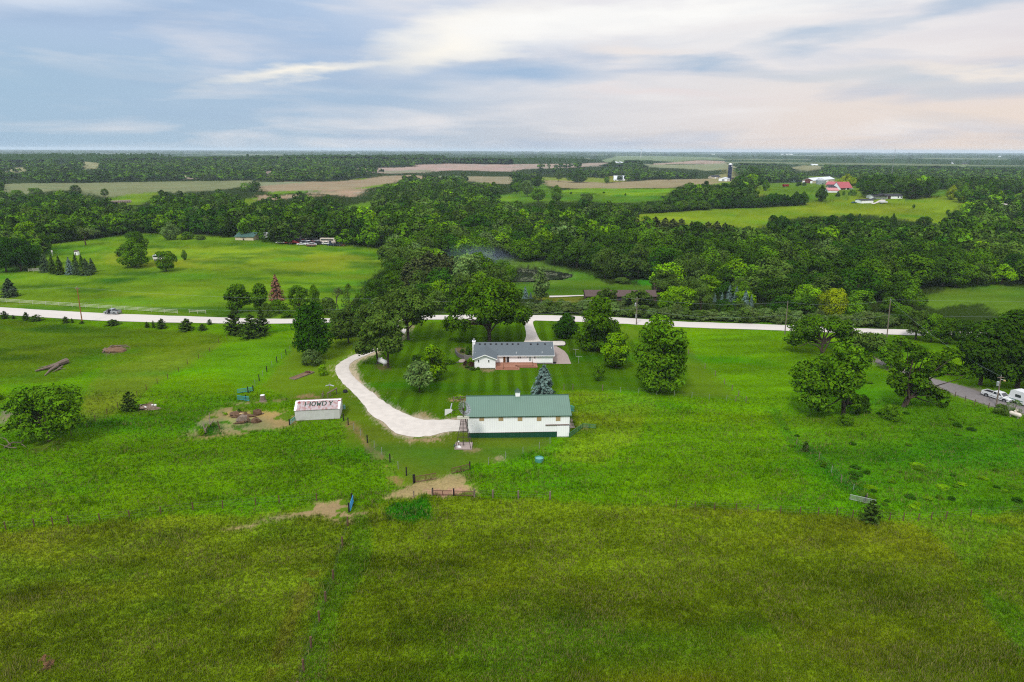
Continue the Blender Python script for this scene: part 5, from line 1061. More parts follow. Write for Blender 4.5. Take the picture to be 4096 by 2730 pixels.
mat('fence_white', alb(228, 226, 204, 1.2), .7); mat('red_roof', alb(206, 96, 102), .5, wave=('X', .3, .06)); mat('pink_roof', alb(226, 150, 148), .6)
mat('white_roof', alb(226, 232, 238, 1.3), .45, wave=('X', .25, .05)); mat('barn_red', alb(128, 62, 54), .8); mat('cream', alb(236, 220, 186, 1.2), .7); mat('teal_roof', alb(86, 124, 114), .5, wave=('X', .4, .06))
mat('silo_blue', alb(20, 36, 78), .25, spec=.6); mat('silo_band', alb(110, 130, 160), .3); mat('grain_bin', alb(206, 214, 220, 1.1), .35, metal=.4, wave=('Z', 1.0, .10))
mat('stock_tank', alb(96, 176, 160), .5, nscale=2, namt=.1); mat('tank_water', alb(120, 190, 180), .15, spec=.5); mat('tyre', (.02, .02, .02), .8); mat('rim', alb(190, 192, 196), .35, metal=.6)
mat('stone_wall', alb(116, 108, 106), .95, nscale=3.5, namt=.3, bump=.6); mat('earth', alb(138, 108, 80), .95, nscale=2, namt=.2, bump=.5); mat('rubble_mix', alb(146, 126, 108), .95, nscale=3, namt=.35, bump=.5)
mat('ash', alb(226, 224, 220), .9, nscale=4, namt=.2); mat('green_leafy', alb(76, 140, 34), .9, nscale=3, namt=.3)
def car_paint(n, c, k=1.0): mat(n, alb(*c, k), .28, spec=.6); return n
for n, c in dict(car_white=(248, 248, 246), car_silver=(190, 196, 198), car_black=(36, 38, 44), car_red=(164, 48, 52), car_blue=(44, 66, 104), car_teal=(36, 100, 120), car_grey=(120, 126, 132), car_green=(50, 76, 62), car_brown=(110, 56, 44)).items(): car_paint(n, c, 1.3 if 'white' in n else 1.0)
mat('rv_stripe', alb(40, 120, 110), .4); mat('rubber_black', (.015, .015, .018), .7); mat('tail_red', alb(170, 30, 28), .4); mat('lens', alb(214, 214, 206), .2)
def base(k, x, y): return at(*Z(k, x, y))
def frame(PL, PR):
    """local frame of a wall seen between two foot points: angle, unit vectors along and away"""
    d = (PR - PL)[:2]; L = float(np.linalg.norm(d)); a = math.atan2(d[1], d[0]); return L, a, np.array([math.cos(a), math.sin(a), 0]), np.array([-math.sin(a), math.cos(a), 0])
class Front:
    """local coordinates on the front wall plane of a building"""
    def __init__(s, PL, PR): s.P = PL.copy(); s.L, s.a, s.u, s.n = frame(PL, PR)
    def __call__(s, k, x, y, off=0.0):
        p = onplane(*Z(k, x, y), s.P + s.n * off, s.n) - s.P; return float(p @ s.u), float(p[2])
def solve_ridge(F, he, pitch, row, over=.4):
    lo, hi = .5, 25.0
    for _ in range(40):
        a = (lo + hi) / 2; p = F.P + F.u * F.L / 2 + F.n * a; z = he + (a + over) * pitch
        if proj((p[0], p[1], F.P[2] + z))[1] > row: lo = a
        else: hi = a
    return lo
def roof_slab(x0, x1, y0, yr, y1, ze, zr, th=.12):
    """two slopes meeting in a ridge along x"""
    mb = MB(); mb.prism([(y0, ze), (yr, zr), (y1, ze), (y1, ze + th), (yr, zr + th), (y0, ze + th)], x0, x1, 'x'); return mb
def roof_slab_y(y0, y1, x0, xr, x1, ze, zr, th=.12):
    mb = MB(); mb.prism([(x0, ze), (xr, zr), (x1, ze), (x1, ze + th), (xr, zr + th), (x0, ze + th)], y0, y1, 'y'); return mb

# ------------------------------------------------------------------ the green-roofed barn
def barn():
    PL, PR = base('b', 400, 748), base('b', 2168, 735); PR[2] = PL[2]; F = Front(PL, PR); L = F.L
    t = thing('barn', 'long white metal barn with a green roof, green skirt and five tan boarded windows', 'barn', PL, F.a)
    he = F('b', 1300, 380, -.14)[1]; pitch = .40; a = solve_ridge(F, he, pitch, Z('h', 1000, 878)[1], .14); W = 2 * a; zr = he + (a + .14) * pitch
    wl_ = MB(); e = .06
    wl_.prism([(0, -.3), (0, he), (a, he + a * pitch), (W, he), (W, -.3)], 0, L, 'x'); wl_.build('wall', M['white_metal'], t)
    sk = F('b', 1000, 660)[1]; dx0 = F('b', 1955, 600)[0]
    MB().box(0.0, dx0 - .03, -.035, -.004, -.2, sk).build('skirt_panel', M['dark_green_metal'], t)
    MB().box(.16, dx0 - .03, -.05, -.036, sk, sk + .06).build('skirt_trim', M['brown_wood'], t)
    for x in (-.06, L - .02): MB().box(x, x + .08, -.07, .1, -.2, he - .02).build('corner_trim', M['green_trim'], t)
    r = roof_slab(-.3, L + .3, -.15, a, W + .15, he - .03, zr - .03, .09).build('roof', M['green_roof'], t)
    MB().prism([(a - .25, zr - .03), (a, zr + .09), (a + .25, zr - .03)], -.3, L + .3, 'x').build('ridge_cap', M['green_trim'], r)
    MB().box(-.32, L + .32, -.20, -.154, he - .08, he + .07).build('eave_trim', M['green_trim'], r)
    for x in (-.35, L + .302): MB().prism([(-.17, he - .1), (a, zr - .1), (W + .17, he - .1), (W + .17, he + .075), (a, zr + .075), (-.17, he + .075)], x, x + .05, 'x').build('gable_trim', M['green_trim'], r)
    for x0, x1 in ((598, 682), (932, 1015), (1266, 1348), (1600, 1680), (1931, 2012)):
        xa, za = F('b', x0, 440); xb, zb = F('b', x1, 388); MB().box(xa, xb, -.045, -.004, za - .16, he - .10).build('boarded_window', M['plywood'], t)
    d = MB(); xa, za = F('b', 1955, 728); xb, zb = F('b', 2160, 536); d.box(xa, xb, -.10, -.042, max(za, .02), zb); d = d.build('sliding_door', M['white_metal'], t)
    for x in (xa - .03, xb - .05): MB().box(x, x + .08, -.115, -.101, max(za, .02), zb).build('door_frame', M['white_trim'], d)
    xa, za = F('b', 1750, 530); xb, zb = F('b', 2168, 520); MB().box(xa, L - .1, -.14, -.02, za - .03, za + .13).build('door_track', M['brown_wood'], t)
    xc = F('h', 1012, 878, a)[0]; c = MB(); s = .42; c.box(xc - s, xc + s, a - s, a + s, zr - .25, zr + .75); c = c.build('cupola', M['white_trim'], t)
    cr = MB(); cr.add([(xc - .55, a - .55, zr + .752), (xc + .55, a - .55, zr + .752), (xc + .55, a + .55, zr + .752), (xc - .55, a + .55, zr + .752), (xc, a, zr + 1.5)], [(3, 2, 1, 0), (0, 1, 4), (1, 2, 4), (2, 3, 4), (3, 0, 4)]); cr.build('cupola_roof', M['green_trim'], c)
    return t, F, W
BARN, BF, BW = barn()

# ------------------------------------------------------------------ the white ranch house
def house():
    PL, PR = base('c', 215, 612), base('c', 1871, 626); PR[2] = PL[2]; F = Front(PL, PR); L = F.L
    t = thing('ranch_house', 'long white single-storey house with grey shingle roof, front gable wing and red-brown deck', 'house', PL, F.a)
    he = F('c', 1400, 452, -.4)[1]; pitch = .36; a = solve_ridge(F, he, pitch, Z('c', 1000, 160)[1]); W = 2 * a; zr = he + (a + .4) * pitch; xg = F('c', 1250, 500)[0] + 1.2
    wl_ = MB(); wl_.prism([(0, .12), (0, he), (a, he + a * pitch), (W, he), (W, .12)], 0, L, 'x')
    # gable wing
    PW = base('c', 215, 716); fw = float((PW - PL) @ F.n); w0 = 0.0
    FW_ = Front(PL + F.n * fw, PR + F.n * fw); x1 = FW_('c', 650, 730)[0]; xm = FW_('c', 435, 420)[0]; zw = FW_('c', 435, 424)[1]; hw = zw - (x1 - xm) * pitch
    zt_ = FW_('c', 700, 522)[1]; hw = zw - (zw - zt_) / (x1 / 2 + .45) * (x1 / 2); pw = (zw - hw) / (x1 / 2); xm = x1 / 2
    wl_.prism([(0, .12), (0, hw), (xm, zw - .02), (x1, hw), (x1, .12)], fw, -.02, 'y'); wl_.build('wall', M['white_siding'], t)
    fo = MB(); fo.box(-.01, L + .01, -.012, W + .01, -.4, .118); fo.box(-.01, x1 + .01, fw - .01, -.02, -.4, .118); fo.build('foundation', M['foundation'], t)
    rf = roof_slab(-.45, L + .45, -.42, a, W + .42, he - .06, zr - .06, .14)
    yb = (zw + .45 * pw - he + .06) / pitch - .42 + .6
    rf2 = roof_slab_y(fw - .45, yb, -.45, xm, x1 + .45, hw - .45 * pw + .02, zw + .03, .13); n = len(rf.v); rf.v += rf2.v; rf.f += [tuple(i + n for i in f) for f in rf2.f]; rf.m += rf2.m
    rf.prism([(-.30, he + .09), (a, zr + .16), (a + 2.2, zr - .75), (a + 2.2, zr - .9), (a, zr), (-.30, he - .02)], xg + 2.6, L + .44, 'x')
    rf = rf.build('roof', M['grey_shingle'], t)
    MB().box(x1 + .45, L + .45, -.50, -.425, he - .10, he + .06).build('gutter', M['white_trim'], rf)
    for xo in (-.46, L + .455): MB().prism([(-.42, he - .16), (a, zr - .16), (W + .42, he - .16), (W + .42, he + .02), (a, zr + .03), (-.42, he + .02)], xo, xo + .04, 'x').build('rake_board', M['white_trim'], rf)
    MB().prism([(-.47, hw - .45 * pw - .1), (xm, zw - .1), (x1 + .47, hw - .45 * pw - .1), (x1 + .47, hw - .45 * pw + .10), (xm, zw + .10), (-.47, hw - .45 * pw + .10)], fw - .50, fw - .455, 'y').build('rake_board', M['white_trim'], rf)
    for xe in (-.47, x1 + .40): MB().box(xe, xe + .08, fw - .45, -.45, hw - .45 * pw - .09, hw - .45 * pw + .06).build('gutter', M['white_trim'], rf)
    # chimney
    ch = MB(); xc = F('c', 196, 160, a)[0]; zt = F('c', 196, 140, a * .9)[1]; ch.box(-.75, -.02, a - 1.0, a + .1, -.2, zt); ch = ch.build('chimney', M['white_siding'], t)
    MB().box(-.83, .06, a - 1.1, a + .2, zt + .001, zt + .1).build('chimney_cap', M['white_trim'], ch)
    MB().lathe([(.16, 0), (.16, .35), (.28, .4), (.28, .52), (.02, .6)], 10, (-.38, a - .45, zt + .1)).build('flue', M['galv'], ch)
    # roof vents
    def on_slope(x, y): 
        for yy in np.linspace(0, a, 60):
            p = onplane(*Z('c', x, y), F.P + F.n * yy, F.n) - F.P
            if p[2] <= he + (yy + .4) * pitch + .02: return float(p @ F.u), yy, he + (yy + .4) * pitch
        return float(p @ F.u), a, zr
    for vx in (316, 430, 549, 666, 786, 904, 1020, 1138, 1408, 1556, 1712):
        x, y, z = on_slope(vx, 212); v = MB(); v.prism([(y - .22, z - .02), (y - .22, z + .16), (y + .28, z + .28), (y + .28, z + .05)], x - .21, x + .21, 'x'); v.build('roof_vent', M['rubber_black'], rf)
    for vx, vy in ((222, 425), (553, 385), (1096, 408), (1650, 402), (1846, 305)):
        x, y, z = on_slope(vx, vy); MB().tube([(x, y, z - .1), (x, y, z + .5)], .06, 8).build('vent_pipe', M['white_trim'], rf)
    x, y, z = on_slope(678, 350); MB().tube([(x, y, z - .1), (x, y, z + 1.2)], .03, 6).build('antenna_mast', M['galv'], rf)
    x, y, z = on_slope(392, 360); MB().box(x - .2, x + .2, y - .2, y + .2, z + .05, z + .45, .5).build('roof_vent', M['rubber_black'], rf)
    # openings
    def window(x0, y0, x1_, y1, FF, off, glass='glass_dark', rim_=.07):
        xa, zb = FF('c', x0, y0); xb, za = FF('c', x1_, y1); f = MB(); r = rim_; g0 = off - .05
        f.box(xa - r, xb + r, g0, off - .002, za - r, za); f.box(xa - r, xb + r, g0, off - .002, zb, zb + r); f.box(xa - r, xa, g0, off - .002, za, zb); f.box(xb, xb + r, g0, off - .002, za, zb); f.box(xa, xb, g0 + .01, off - .002, (za + zb) / 2 - .02, (za + zb) / 2 + .02)
        f = f.build('window', M['white_trim'], t); MB().box(xa, xb, off - .03, off - .003, za, zb).build('pane', M[glass], f)
    window(276, 538, 304, 590, FW_, fw); window(494, 538, 522, 588, FW_, fw)
    window(1128, 462, 1154, 506, F, 0, 'glass_brown', .05); window(1169, 462, 1195, 506, F, 0, 'glass_brown', .05); window(1481, 458, 1507, 503, F, 0, 'glass_brown', .05)
    xa, zb = F('c', 817, 462); xb, za = F('c', 944, 600); za = max(za, .27); f = MB(); f.box(xa - .08, xb + .08, -.06, -.003, za - .06, zb + .08); f = f.build('patio_door', M['white_trim'], t)
    xm_ = (xa + xb) / 2; MB().box(xa, xm_ - .12, -.075, -.061, za, zb).build('pane', M['glass_brown'], f); MB().box(xm_ + .06, xb, -.075, -.061, za, zb).build('pane', M['glass_dark'], f)
    xa, zb = F('c', 1366, 462); xb, za = F('c', 1414, 595); za = max(za, .27); f = MB(); f.box(xa - .1, xb + .1, -.06, -.003, za - .02, zb + .06); f = f.build('storm_door', M['white_trim'], t); MB().box(xa + .04, xb - .04, -.075, -.061, za + .3, zb - .1).build('pane', M['door_glass'], f)
    for lx in (798, 962, 1339):
        x, z = F('c', lx, 466); l = MB(); l.lathe([(.02, .0), (.09, .06), (.07, .3), (.02, .36)], 8, (x, -.12, z - .2)); l.build('wall_lamp', M['rubber_black'], t)
    for xp, yp, zt2 in ((x1 - .02, fw - .06, hw - .2), (L + .06, -.06, he - .1)): MB().tube([(xp, yp, zt2), (xp, yp, .1), (xp, yp - .4, -.02)], .05, 6).build('downspout', M['white_trim'], t)
    # deck with two steps all round
    zd = .26; cs = []
    for x, y in ((655, 700), (1084, 694), (1084, 650), (1470, 645)):
        p = at_z(*Z('c', x, y), PL[2] + zd) - F.P; cs.append((float(p @ F.u), float(p @ F.n)))
    xA, yA = cs[0]; xB, yB = cs[1]; yC = cs[2][1]; xD = cs[3][0]; xA = x1 + .02
    dk = MB(); dk.box(xA, xB, yA, yC, zd - .12, zd); dk.box(xA, xD, yC, -.02, zd - .12, zd); 
    dk = dk.build('deck', M['deck_wood'], t)
    for i, (o_, z) in enumerate(((.45, .14), (.9, .02))):
        s = MB(); s.box(xA, xB + o_, yA - o_, yA - o_ + .46, z - .17, z); s.box(xB + o_ - .40, xB + o_, yA - o_ + .40, yC - o_, z - .17, z); s.box(xB + o_, xD + o_, yC - o_, yC - o_ + .40, z - .17, z); s.box(xD + o_ - .40, xD + o_, yC - o_ + .40, -.05, z - .17, z); s.build('deck_step', M['deck_wood'], dk)
    for px, py in ((823, 712), (1445, 608), (1450, 655)):
        p = at_z(*Z('c', px, py), PL[2] + zd) - F.P; x, y = float(p @ F.u), float(p @ F.n); MB().box(x - .04, x + .04, y - .04, y + .04, zd - .2, zd + 1.0).build('deck_post', M['brown_wood'], dk)
    return t, F
HOUSE, HF_ = house()

# ------------------------------------------------------------------ the white shed with HOWDY on its roof
def howdy():
    PL, PR = base('k', 205, 985), base('k', 1882, 905); PR[2] = PL[2]; F = Front(PL, PR); L = F.L
    t = thing('painted_shed', 'old white shed with a rust-streaked roof reading HOWDY in green between two red bird shapes', 'shed', PL, F.a)
    PB = at(*Z('k', 2072, 515)); W = float((PB - PL) @ F.n); he = F('k', 900, 566)[1]
    zb = 0
    p = PR + F.n * W / 2; zr = zat((p[0] , p[1], PL[2]), Z('k', 1940, 165)[1]) ; a = W * .5
    wl_ = MB(); wl_.prism([(0, -.3), (0, he), (a, zr), (W, he), (W, -.3)], 0, L, 'x'); wl_.build('wall', M['old_white'], t)
    sl = (zr - he) / a
    r = MB(); r.prism([(-.1, he - .1 * sl + .01), (a, zr + .01), (W + .1, he - .1 * sl + .01), (W + .1, he - .1 * sl + .07), (a, zr + .07), (-.1, he - .1 * sl + .07)], -.12, L + .12, 'x'); r = r.build('roof', M['rusty_roof'], t)
    rp = lambda x, s, up: (x, s * a, he + s * a * sl + .07 + up)          # s: 0 eave .. 1 ridge
    def quad(mb, pts, up=.012, th=.01):
        n = len(pts); mb.add([rp(x, s, up) for x, s in pts] + [rp(x, s, up - th) for x, s in pts], [tuple(range(n)), tuple(range(n, 2 * n))[::-1]] + [(i, n + i, n + (i + 1) % n, (i + 1) % n) for i in range(n)])
    for xa, xb in ((-.12, .3), (L - .3, L + .12)): q = MB(); quad(q, [(xa, -.04), (xb, -.04), (xb, 1), (xa, 1)], .008, .006); q.build('edge_sheet', M['white_trim'], r)
    q = MB(); quad(q, [(-.12, .93), (L + .12, .93), (L + .12, 1), (-.12, 1)], .018, .008); q.build('ridge_sheet', M['white_trim'], r)
    def stroke(mb, pts, w):
        for (x0, s0), (x1, s1) in zip(pts[:-1], pts[1:]):
            dx, dy = x1 - x0, (s1 - s0) * a * 1.25; l = math.hypot(dx, dy); nx, ny = -dy / l * w / 2, dx / l * w / 2; e = w * .3
            ex, ey = dx / l * e, dy / l * e; k = 1 / (a * 1.25)
            quad(mb, [(x0 - ex + nx, s0 + (ny - ey) * k), (x1 + ex + nx, s1 + (ny + ey) * k), (x1 + ex - nx, s1 + (ey - ny) * k), (x0 - ex - nx, s0 - (ey + ny) * k)], .028)
    def sx(px): return (px - 215) / (1815 - 215) * (L - .3) + .15
    S0, S1 = .38, .80; w = .2; xs_ = {c: (sx(x0), sx(x1)) for c, x0, x1 in (('H', 545, 725), ('O', 790, 925), ('W', 985, 1130), ('D', 1190, 1330), ('Y', 1440, 1570))}
    for c, (xa, xb) in xs_.items():
        mb = MB(); xm = (xa + xb) / 2; sm = (S0 + S1) / 2
        if c == 'H': stroke(mb, [(xa, S0), (xa, S1)], w); stroke(mb, [(xb, S0 - .02), (xb, S1)], w); stroke(mb, [(xa, sm), (xb, sm)], w)
        if c == 'O': stroke(mb, [(xm + (xb - xa) / 2 * math.cos(i * math.pi / 6), sm + (S1 - S0) / 2 * math.sin(i * math.pi / 6)) for i in range(13)], w)
        if c == 'W': stroke(mb, [(xa, S1), (xa + (xb - xa) * .2, S0), (xm, sm + .05), (xa + (xb - xa) * .72, S0), (xb, S1)], w)
        if c == 'D': stroke(mb, [(xa, S0), (xa, S1)], w); stroke(mb, [(xa, S1)] + [(xm + (xb - xm) * math.cos(math.pi / 2 - i * math.pi / 6), sm + (S1 - S0) / 2 * math.sin(math.pi / 2 - i * math.pi / 6)) for i in range(7)] + [(xa, S0)], w)
        if c == 'Y': stroke(mb, [(xa, S1), (xm, sm), (xb, S1 + .02)], w); stroke(mb, [(xm, sm), (xm, S0)], w)
        mb.build('painted_letter', M['paint_green'], r)
    for x0, sgn in ((sx(272), 1), (sx(1830), -1)):                      # red winged shapes in the upper corners
        mb = MB(); W_ = .95
        pts = [(-.30, .66), (-.26, .80), (0.0, .86), (.26, .97), (.20, .86), (.40, .80), (.46, .70), (.30, .70), (.12, .76), (-.10, .76)]
        tri = [(0, 1, 9), (1, 2, 8, 9), (2, 3, 4), (2, 4, 8), (4, 5, 7, 8), (5, 6, 7)]
        for f in tri: quad(mb, [(x0 + sgn * pts[i][0] * W_, pts[i][1]) for i in f], .034)
        mb.build('red_emblem', M['paint_red'], r)
    x = L + .25; v = MB(); v.lathe([(.02, 0), (.22, .02), (.22, .75), (.16, .82), (.02, .84)], 10, (L + .45, W * .8, .25)); v.build('water_barrel', M['pale_teal'], t)
    MB().box(.4, L - .05, -.03, -.004, -.2, .05).build('sill_board', M['brown_wood'], t)
    return t, F
HOWDY, WF = howdy()

# ------------------------------------------------------------------ plain farm buildings
def gable(name, label, cat, k, pl, pr, hrow, depth, pitch, wall, roof, ridge='x', doors=(), over=.4, parts=True):
    PL, PR = base(k, *pl), base(k, *pr); PR[2] = PL[2]; F = Front(PL, PR); L = F.L; he = max(1.8, F(k, (pl[0] + pr[0]) / 2, hrow)[1]); W = depth
    t = thing(name, label, cat, PL, F.a); wl_ = MB()
    if ridge == 'x':
        zr = he + W / 2 * pitch; wl_.prism([(0, -1.0), (0, he), (W / 2, zr), (W, he), (W, -1.0)], 0, L, 'x'); rf = roof_slab(-over, L + over, -over, W / 2, W + over, he - over * pitch + .02, zr + .02, .2)
    else:
        zr = he + L / 2 * pitch; wl_.prism([(0, -1.0), (0, he), (L / 2, zr), (L, he), (L, -1.0)], 0, W, 'y'); rf = roof_slab_y(-over, W + over, -over, L / 2, L + over, he - over * pitch + .02, zr + .02, .2)
    wl_.build('wall', M[wall], t); rf.build('roof', M[roof], t)
    for nm, m_, x0, x1, z0, z1 in doors: MB().box(L * x0, L * x1, -.08, -.01, he * z0, he * z1).build(nm, M[m_], t)
    return t, F, he, zr
gable('tan_building', 'tan metal building with a teal roof at the top of the pasture by the junkyard', 'building', 1, (2163, 922), (2330, 926), 893, 11, .3, 'cream', 'teal_roof', 'x', (('awning', 'teal_roof', .3, .62, .62, .75), ('door', 'brown_wall', .42, .5, 0, .5)))
gable('white_barn', 'far white gabled building alone in the tan fields', 'barn', 3, (940, 376), (1036, 376), 366, 22, .55, 'white_trim', 'white_roof', 'x', (('door', 'glass_dark', .1, .2, 0, .7),))
gable('grey_house', 'grey-roofed house standing behind the white shed near the silo', 'house', 's', (385, 590), (640, 586), 540, 16, .35, 'cream', 'dark_shingle', 'x', (('garage_door', 'white_trim', .28, .48, 0, .8), ('window', 'glass_dark', .7, .8, .3, .7)))
gable('metal_shed', 'small white metal shed right beside the blue silo', 'shed', 's', (582, 668), (845, 672), 592, 14, .25, 'white_trim', 'white_roof', 'y', (('door', 'galv', .4, .7, 0, .8),))
gable('low_shed', 'low grey shed on the far side of the blue silo', 'shed', 's', (1015, 612), (1135, 612), 580, 10, .2, 'barn_red', 'dark_shingle', 'x', (('door', 'brown_wall', .1, .3, 0, .8),))
gable('low_shed', 'pale metal shed by the great round tree past the silo', 'shed', 's', (1145, 606), (1275, 606), 580, 10, .2, 'galv', 'white_roof', 'x', (('door', 'glass_dark', .3, .5, 0, .8),))
t, F, he, zr = gable('pole_barn', 'huge white-roofed farm building with a dark red gable end', 'barn', 'f', (325, 246), (712, 224), 182, 17, .42, 'cream', 'white_roof', 'x', (('door', 'white_trim', .6, .7, 0, .7),))
MB().prism([(.6, 0), (.6, he), (8.5, zr - .6), (16.4, he), (16.4, 0)], -.06, -.02, 'x').build('gable_panel', M['barn_red'], t)
for y0_ in (.9, 12.6): MB().box(-.14, -.065, y0_, y0_ + 3.4, 0, he * .85).build('gable_door', M['white_trim'], t)
gable('machine_shed', 'white shed with a long red roof between the grain bins and the red-roofed barn', 'barn', 'f', (550, 325), (770, 330), 272, 16, .34, 'cream', 'red_roof', 'x', (('door', 'glass_dark', .75, .95, 0, .7),))
gable('red_barn', 'barn with a steep bright red roof and a white gable', 'barn', 'f', (818, 362), (1030, 358), 328, 11, .95, 'white_trim', 'red_roof', 'x', (('bay_shade_panel', 'brown_wall', .05, .45, 0, .85), ('bay_shade_panel', 'glass_dark', .55, .95, 0, .85)))  # bays are solid dark panels on the wall, coloured as shaded openings
gable('old_shed', 'dark-roofed old shed in front of the steep red barn', 'shed', 'f', (612, 355), (815, 358), 340, 12, .4, 'cream', 'dark_shingle', 'x', (('window', 'glass_dark', .2, .3, .3, .7),))
gable('low_shed', 'lowest white shed with a pink faded roof below the red farm', 'shed', 'f', (600, 412), (790, 412), 380, 12, .35, 'white_trim', 'pink_roof', 'x', (('door', 'white_metal', .1, .3, 0, .8),))
gable('white_garage', 'white metal garage alone on the hill field with a teal car at its side', 'garage', 'f', (1192, 610), (1415, 602), 552, 7, .22, 'white_trim', 'dark_shingle', 'x', (('corner_post', 'glass_dark', 0, .015, 0, 1), ('door', 'white_metal', .6, .9, 0, .85)))
t, F, he, zr = gable('hill_house', 'long white house with a black roof and a double garage on the hill', 'house', 'f', (1412, 532), (1940, 524), 474, 9, .34, 'white_trim', 'dark_shingle', 'x', (('garage_door', 'white_metal', .18, .41, 0, .8), ('porch', 'brown_wall', .50, .60, 0, .9), ('window', 'glass_dark', .84, .88, .3, .8), ('window', 'glass_dark', .94, .98, .3, .8)))
t2 = MB(); t2.prism([(0, he - .3), (F.L * .245, he + F.L * .06), (F.L * .49, he - .3)], -2.5, 4, 'y'); t2.build('roof', M['dark_shingle'], t)
gable('long_roadside_house', 'long low house with a brown roof half hidden behind the roadside trees', 'house', 'v', (445, 500), (1760, 505), 440, 8.5, .30, 'brown_wall', 'brown_shingle', 'x', (('window', 'glass_dark', .1, .14, .3, .7), ('window', 'glass_dark', .45, .5, .3, .7)))
gable('side_wing', 'brown roofed block rising beside the bright round tree at the end of the long house', 'house', 'v', (1745, 395), (1860, 395), 350, 8, .5, 'brown_wall', 'brown_shingle', 'x', (('window', 'glass_dark', .1, .2, .3, .7),))
t, F, he, zr = gable('open_shelter', 'brown-roofed open shelter with junk under it beside the big pasture tree', 'shelter', 'q', (455, 440), (660, 440), 372, 6, .45, 'brown_wall', 'brown_shingle', 'x', (('bay_shade_panel', 'glass_dark', .05, .95, 0, .85),))  # solid dark panel on the front imitates the shade under the roof
FARB = [(4, 1685, 222, 1708, 'white_trim', 'white_roof', 'tiny white shed far off in the woods'), (4, 1785, 226, 1835, 'white_trim', 'dark_shingle', 'far house with a white gable above a small clearing'), (4, 405, 236, 460, 'white_trim', 'white_roof', 'far white building above the small tan field'), (4, 118, 137, 140, 'white_trim', 'white_roof', 'white speck of a building near the horizon'), (4, 165, 137, 232, 'white_trim', 'white_roof', 'long white roof near the horizon'),
        (3, 228, 108, 246, 'white_trim', 'white_roof', 'white speck of a barn on the far ridge'), (3, 1838, 136, 1862, 'white_trim', 'white_roof', 'far white farmhouse past the pale green fields'), (3, 958, 216, 985, 'white_trim', 'white_roof', 'small distant farmstead before the pink field'), (3, 1005, 216, 1025, 'galv', 'white_roof', 'round-topped grey shed of the distant farmstead'), (2, 885, 178, 905, 'cream', 'white_roof', 'pale speck of a building in the distant woods'), (2, 938, 124, 950, 'white_trim', 'white_roof', 'white speck of a building high on the far plain'), (4, 2115, 160, 2145, 'white_trim', 'white_roof', 'white speck of a roof by the horizon woods'), (4, 935, 365, 975, 'white_trim', 'white_roof', 'white roof glimpsed between the hilltop trees'), (1, 240, 712, 325, 'white_trim', 'white_roof', 'white roof glimpsed between trees left of the pasture wood'), (1, 685, 1062, 715, 'white_trim', 'brown_shingle', 'little white chimney-like block behind the spruce row')]  # last entry: a tiny gabled block standing in for a chimney
for k, x0, y, x1, wm, rm, lb in FARB:
    PL = base(k, x0, y)
    gable('farm_building', lb.replace(' left of', ' beside'), 'building', k, (x0, y), (x1, y), y - (8 if y > 300 else 4), (1.5 if x0 == 685 else 12) if y > 600 else 18, .35, wm, rm, 'x', (('door', 'glass_dark', .3, .5, 0, .7),), over=.15 if x0 == 685 else .6)
# silo, bins, water tower, mast
def silo():
    P = base('s', 912, 664); m_ = mpp(P); r = (985 - 868) / 2 / 7.843 * m_; h = zat(P, Z('s', 0, 150)[1]); t = thing('silo', 'tall dark blue silo with a white domed cap', 'silo', P)
    MB().lathe([(r, -1), (r, h)], 28).build('barrel', M['silo_blue'], t, smooth_=False); MB().lathe([(r * 1.03, h), (r * 1.0, h + r * .18), (r * .6, h + r * .48), (.05, h + r * .6)], 28).build('dome', M['white_trim'], t)
    for q in np.linspace(.38, .94, 6): MB().lathe([(r * 1.004, h * q), (r * 1.015, h * q + .05), (r * 1.015, h * q + .3), (r * 1.004, h * q + .35)], 28).build('band', M['silo_band'], t)
    MB().box(r * .95, r * 1.15, -.6, .6, 0, h).build('chute', M['galv'], t); MB().box(r * .3, r * .75, -r * 1.0, -r * .7, h * .88, h * .93).build('nameplate', M['white_trim'], t)
silo()
for x0, x1, yb, yt, ye, lb in ((378, 460, 256, 150, 185, 'taller corrugated grain bin set against the huge white-roofed building'), (390, 545, 264, 158, 190, 'wider corrugated grain bin in front of the white-roofed building')):
    P = base('f', (x0 + x1) / 2, yb); r = (x1 - x0) / 2 / 4.525 * mpp(P); h = zat(P, Z('f', 0, ye)[1]); ht = zat(P, Z('f', 0, yt)[1]); t = thing('grain_bin', lb, 'grain bin', P)
    MB().lathe([(r, -1), (r, h)], 24).build('drum', M['grain_bin'], t); MB().lathe([(r * 1.03, h), (r * .2, ht), (.1, ht + .3)], 24).build('cone_roof', M['galv'], t); MB().box(-r * .15, r * .15, -r * 1.02, -r * .98, 0, 2).build('door', M['glass_dark'], t)
def tower():
    p = flat(*Z(3, 1187, 118)); d = 5200 / np.linalg.norm(p[:2]); P = np.array([p[0] * d, p[1] * d, 0]); P[2] = hgt(P[:1], P[1:2])[0]; h = zat(P, Z(3, 0, 76)[1]); h2 = zat(P, Z(3, 0, 86)[1]); r = 7.5 / 2.298 * mpp(P)
    t = thing('water_tower', 'pale water tower standing up from the horizon', 'water tower', P); MB().lathe([(.5, h2 - r * .3), (r * .8, h2), (r, (h + h2) / 2), (r * .7, h - .5), (.3, h)], 20).build('tank', M['tank_white'], t)
    MB().lathe([(r * .35, 0), (r * .25, h2)], 12).build('pedestal', M['tank_white'], t)
tower()
P = flat(*Z(4, 1165, 128)); P = P / np.linalg.norm(P[:2]) * 1150; P[2] = 0; P = np.array([P[0], P[1], hgt(P[:1], P[1:2])[0]]); hm = zat(P, Z(4, 0, 82)[1]); t = thing('radio_mast', 'hair-thin lattice mast above the horizon', 'mast', P); mb = MB()
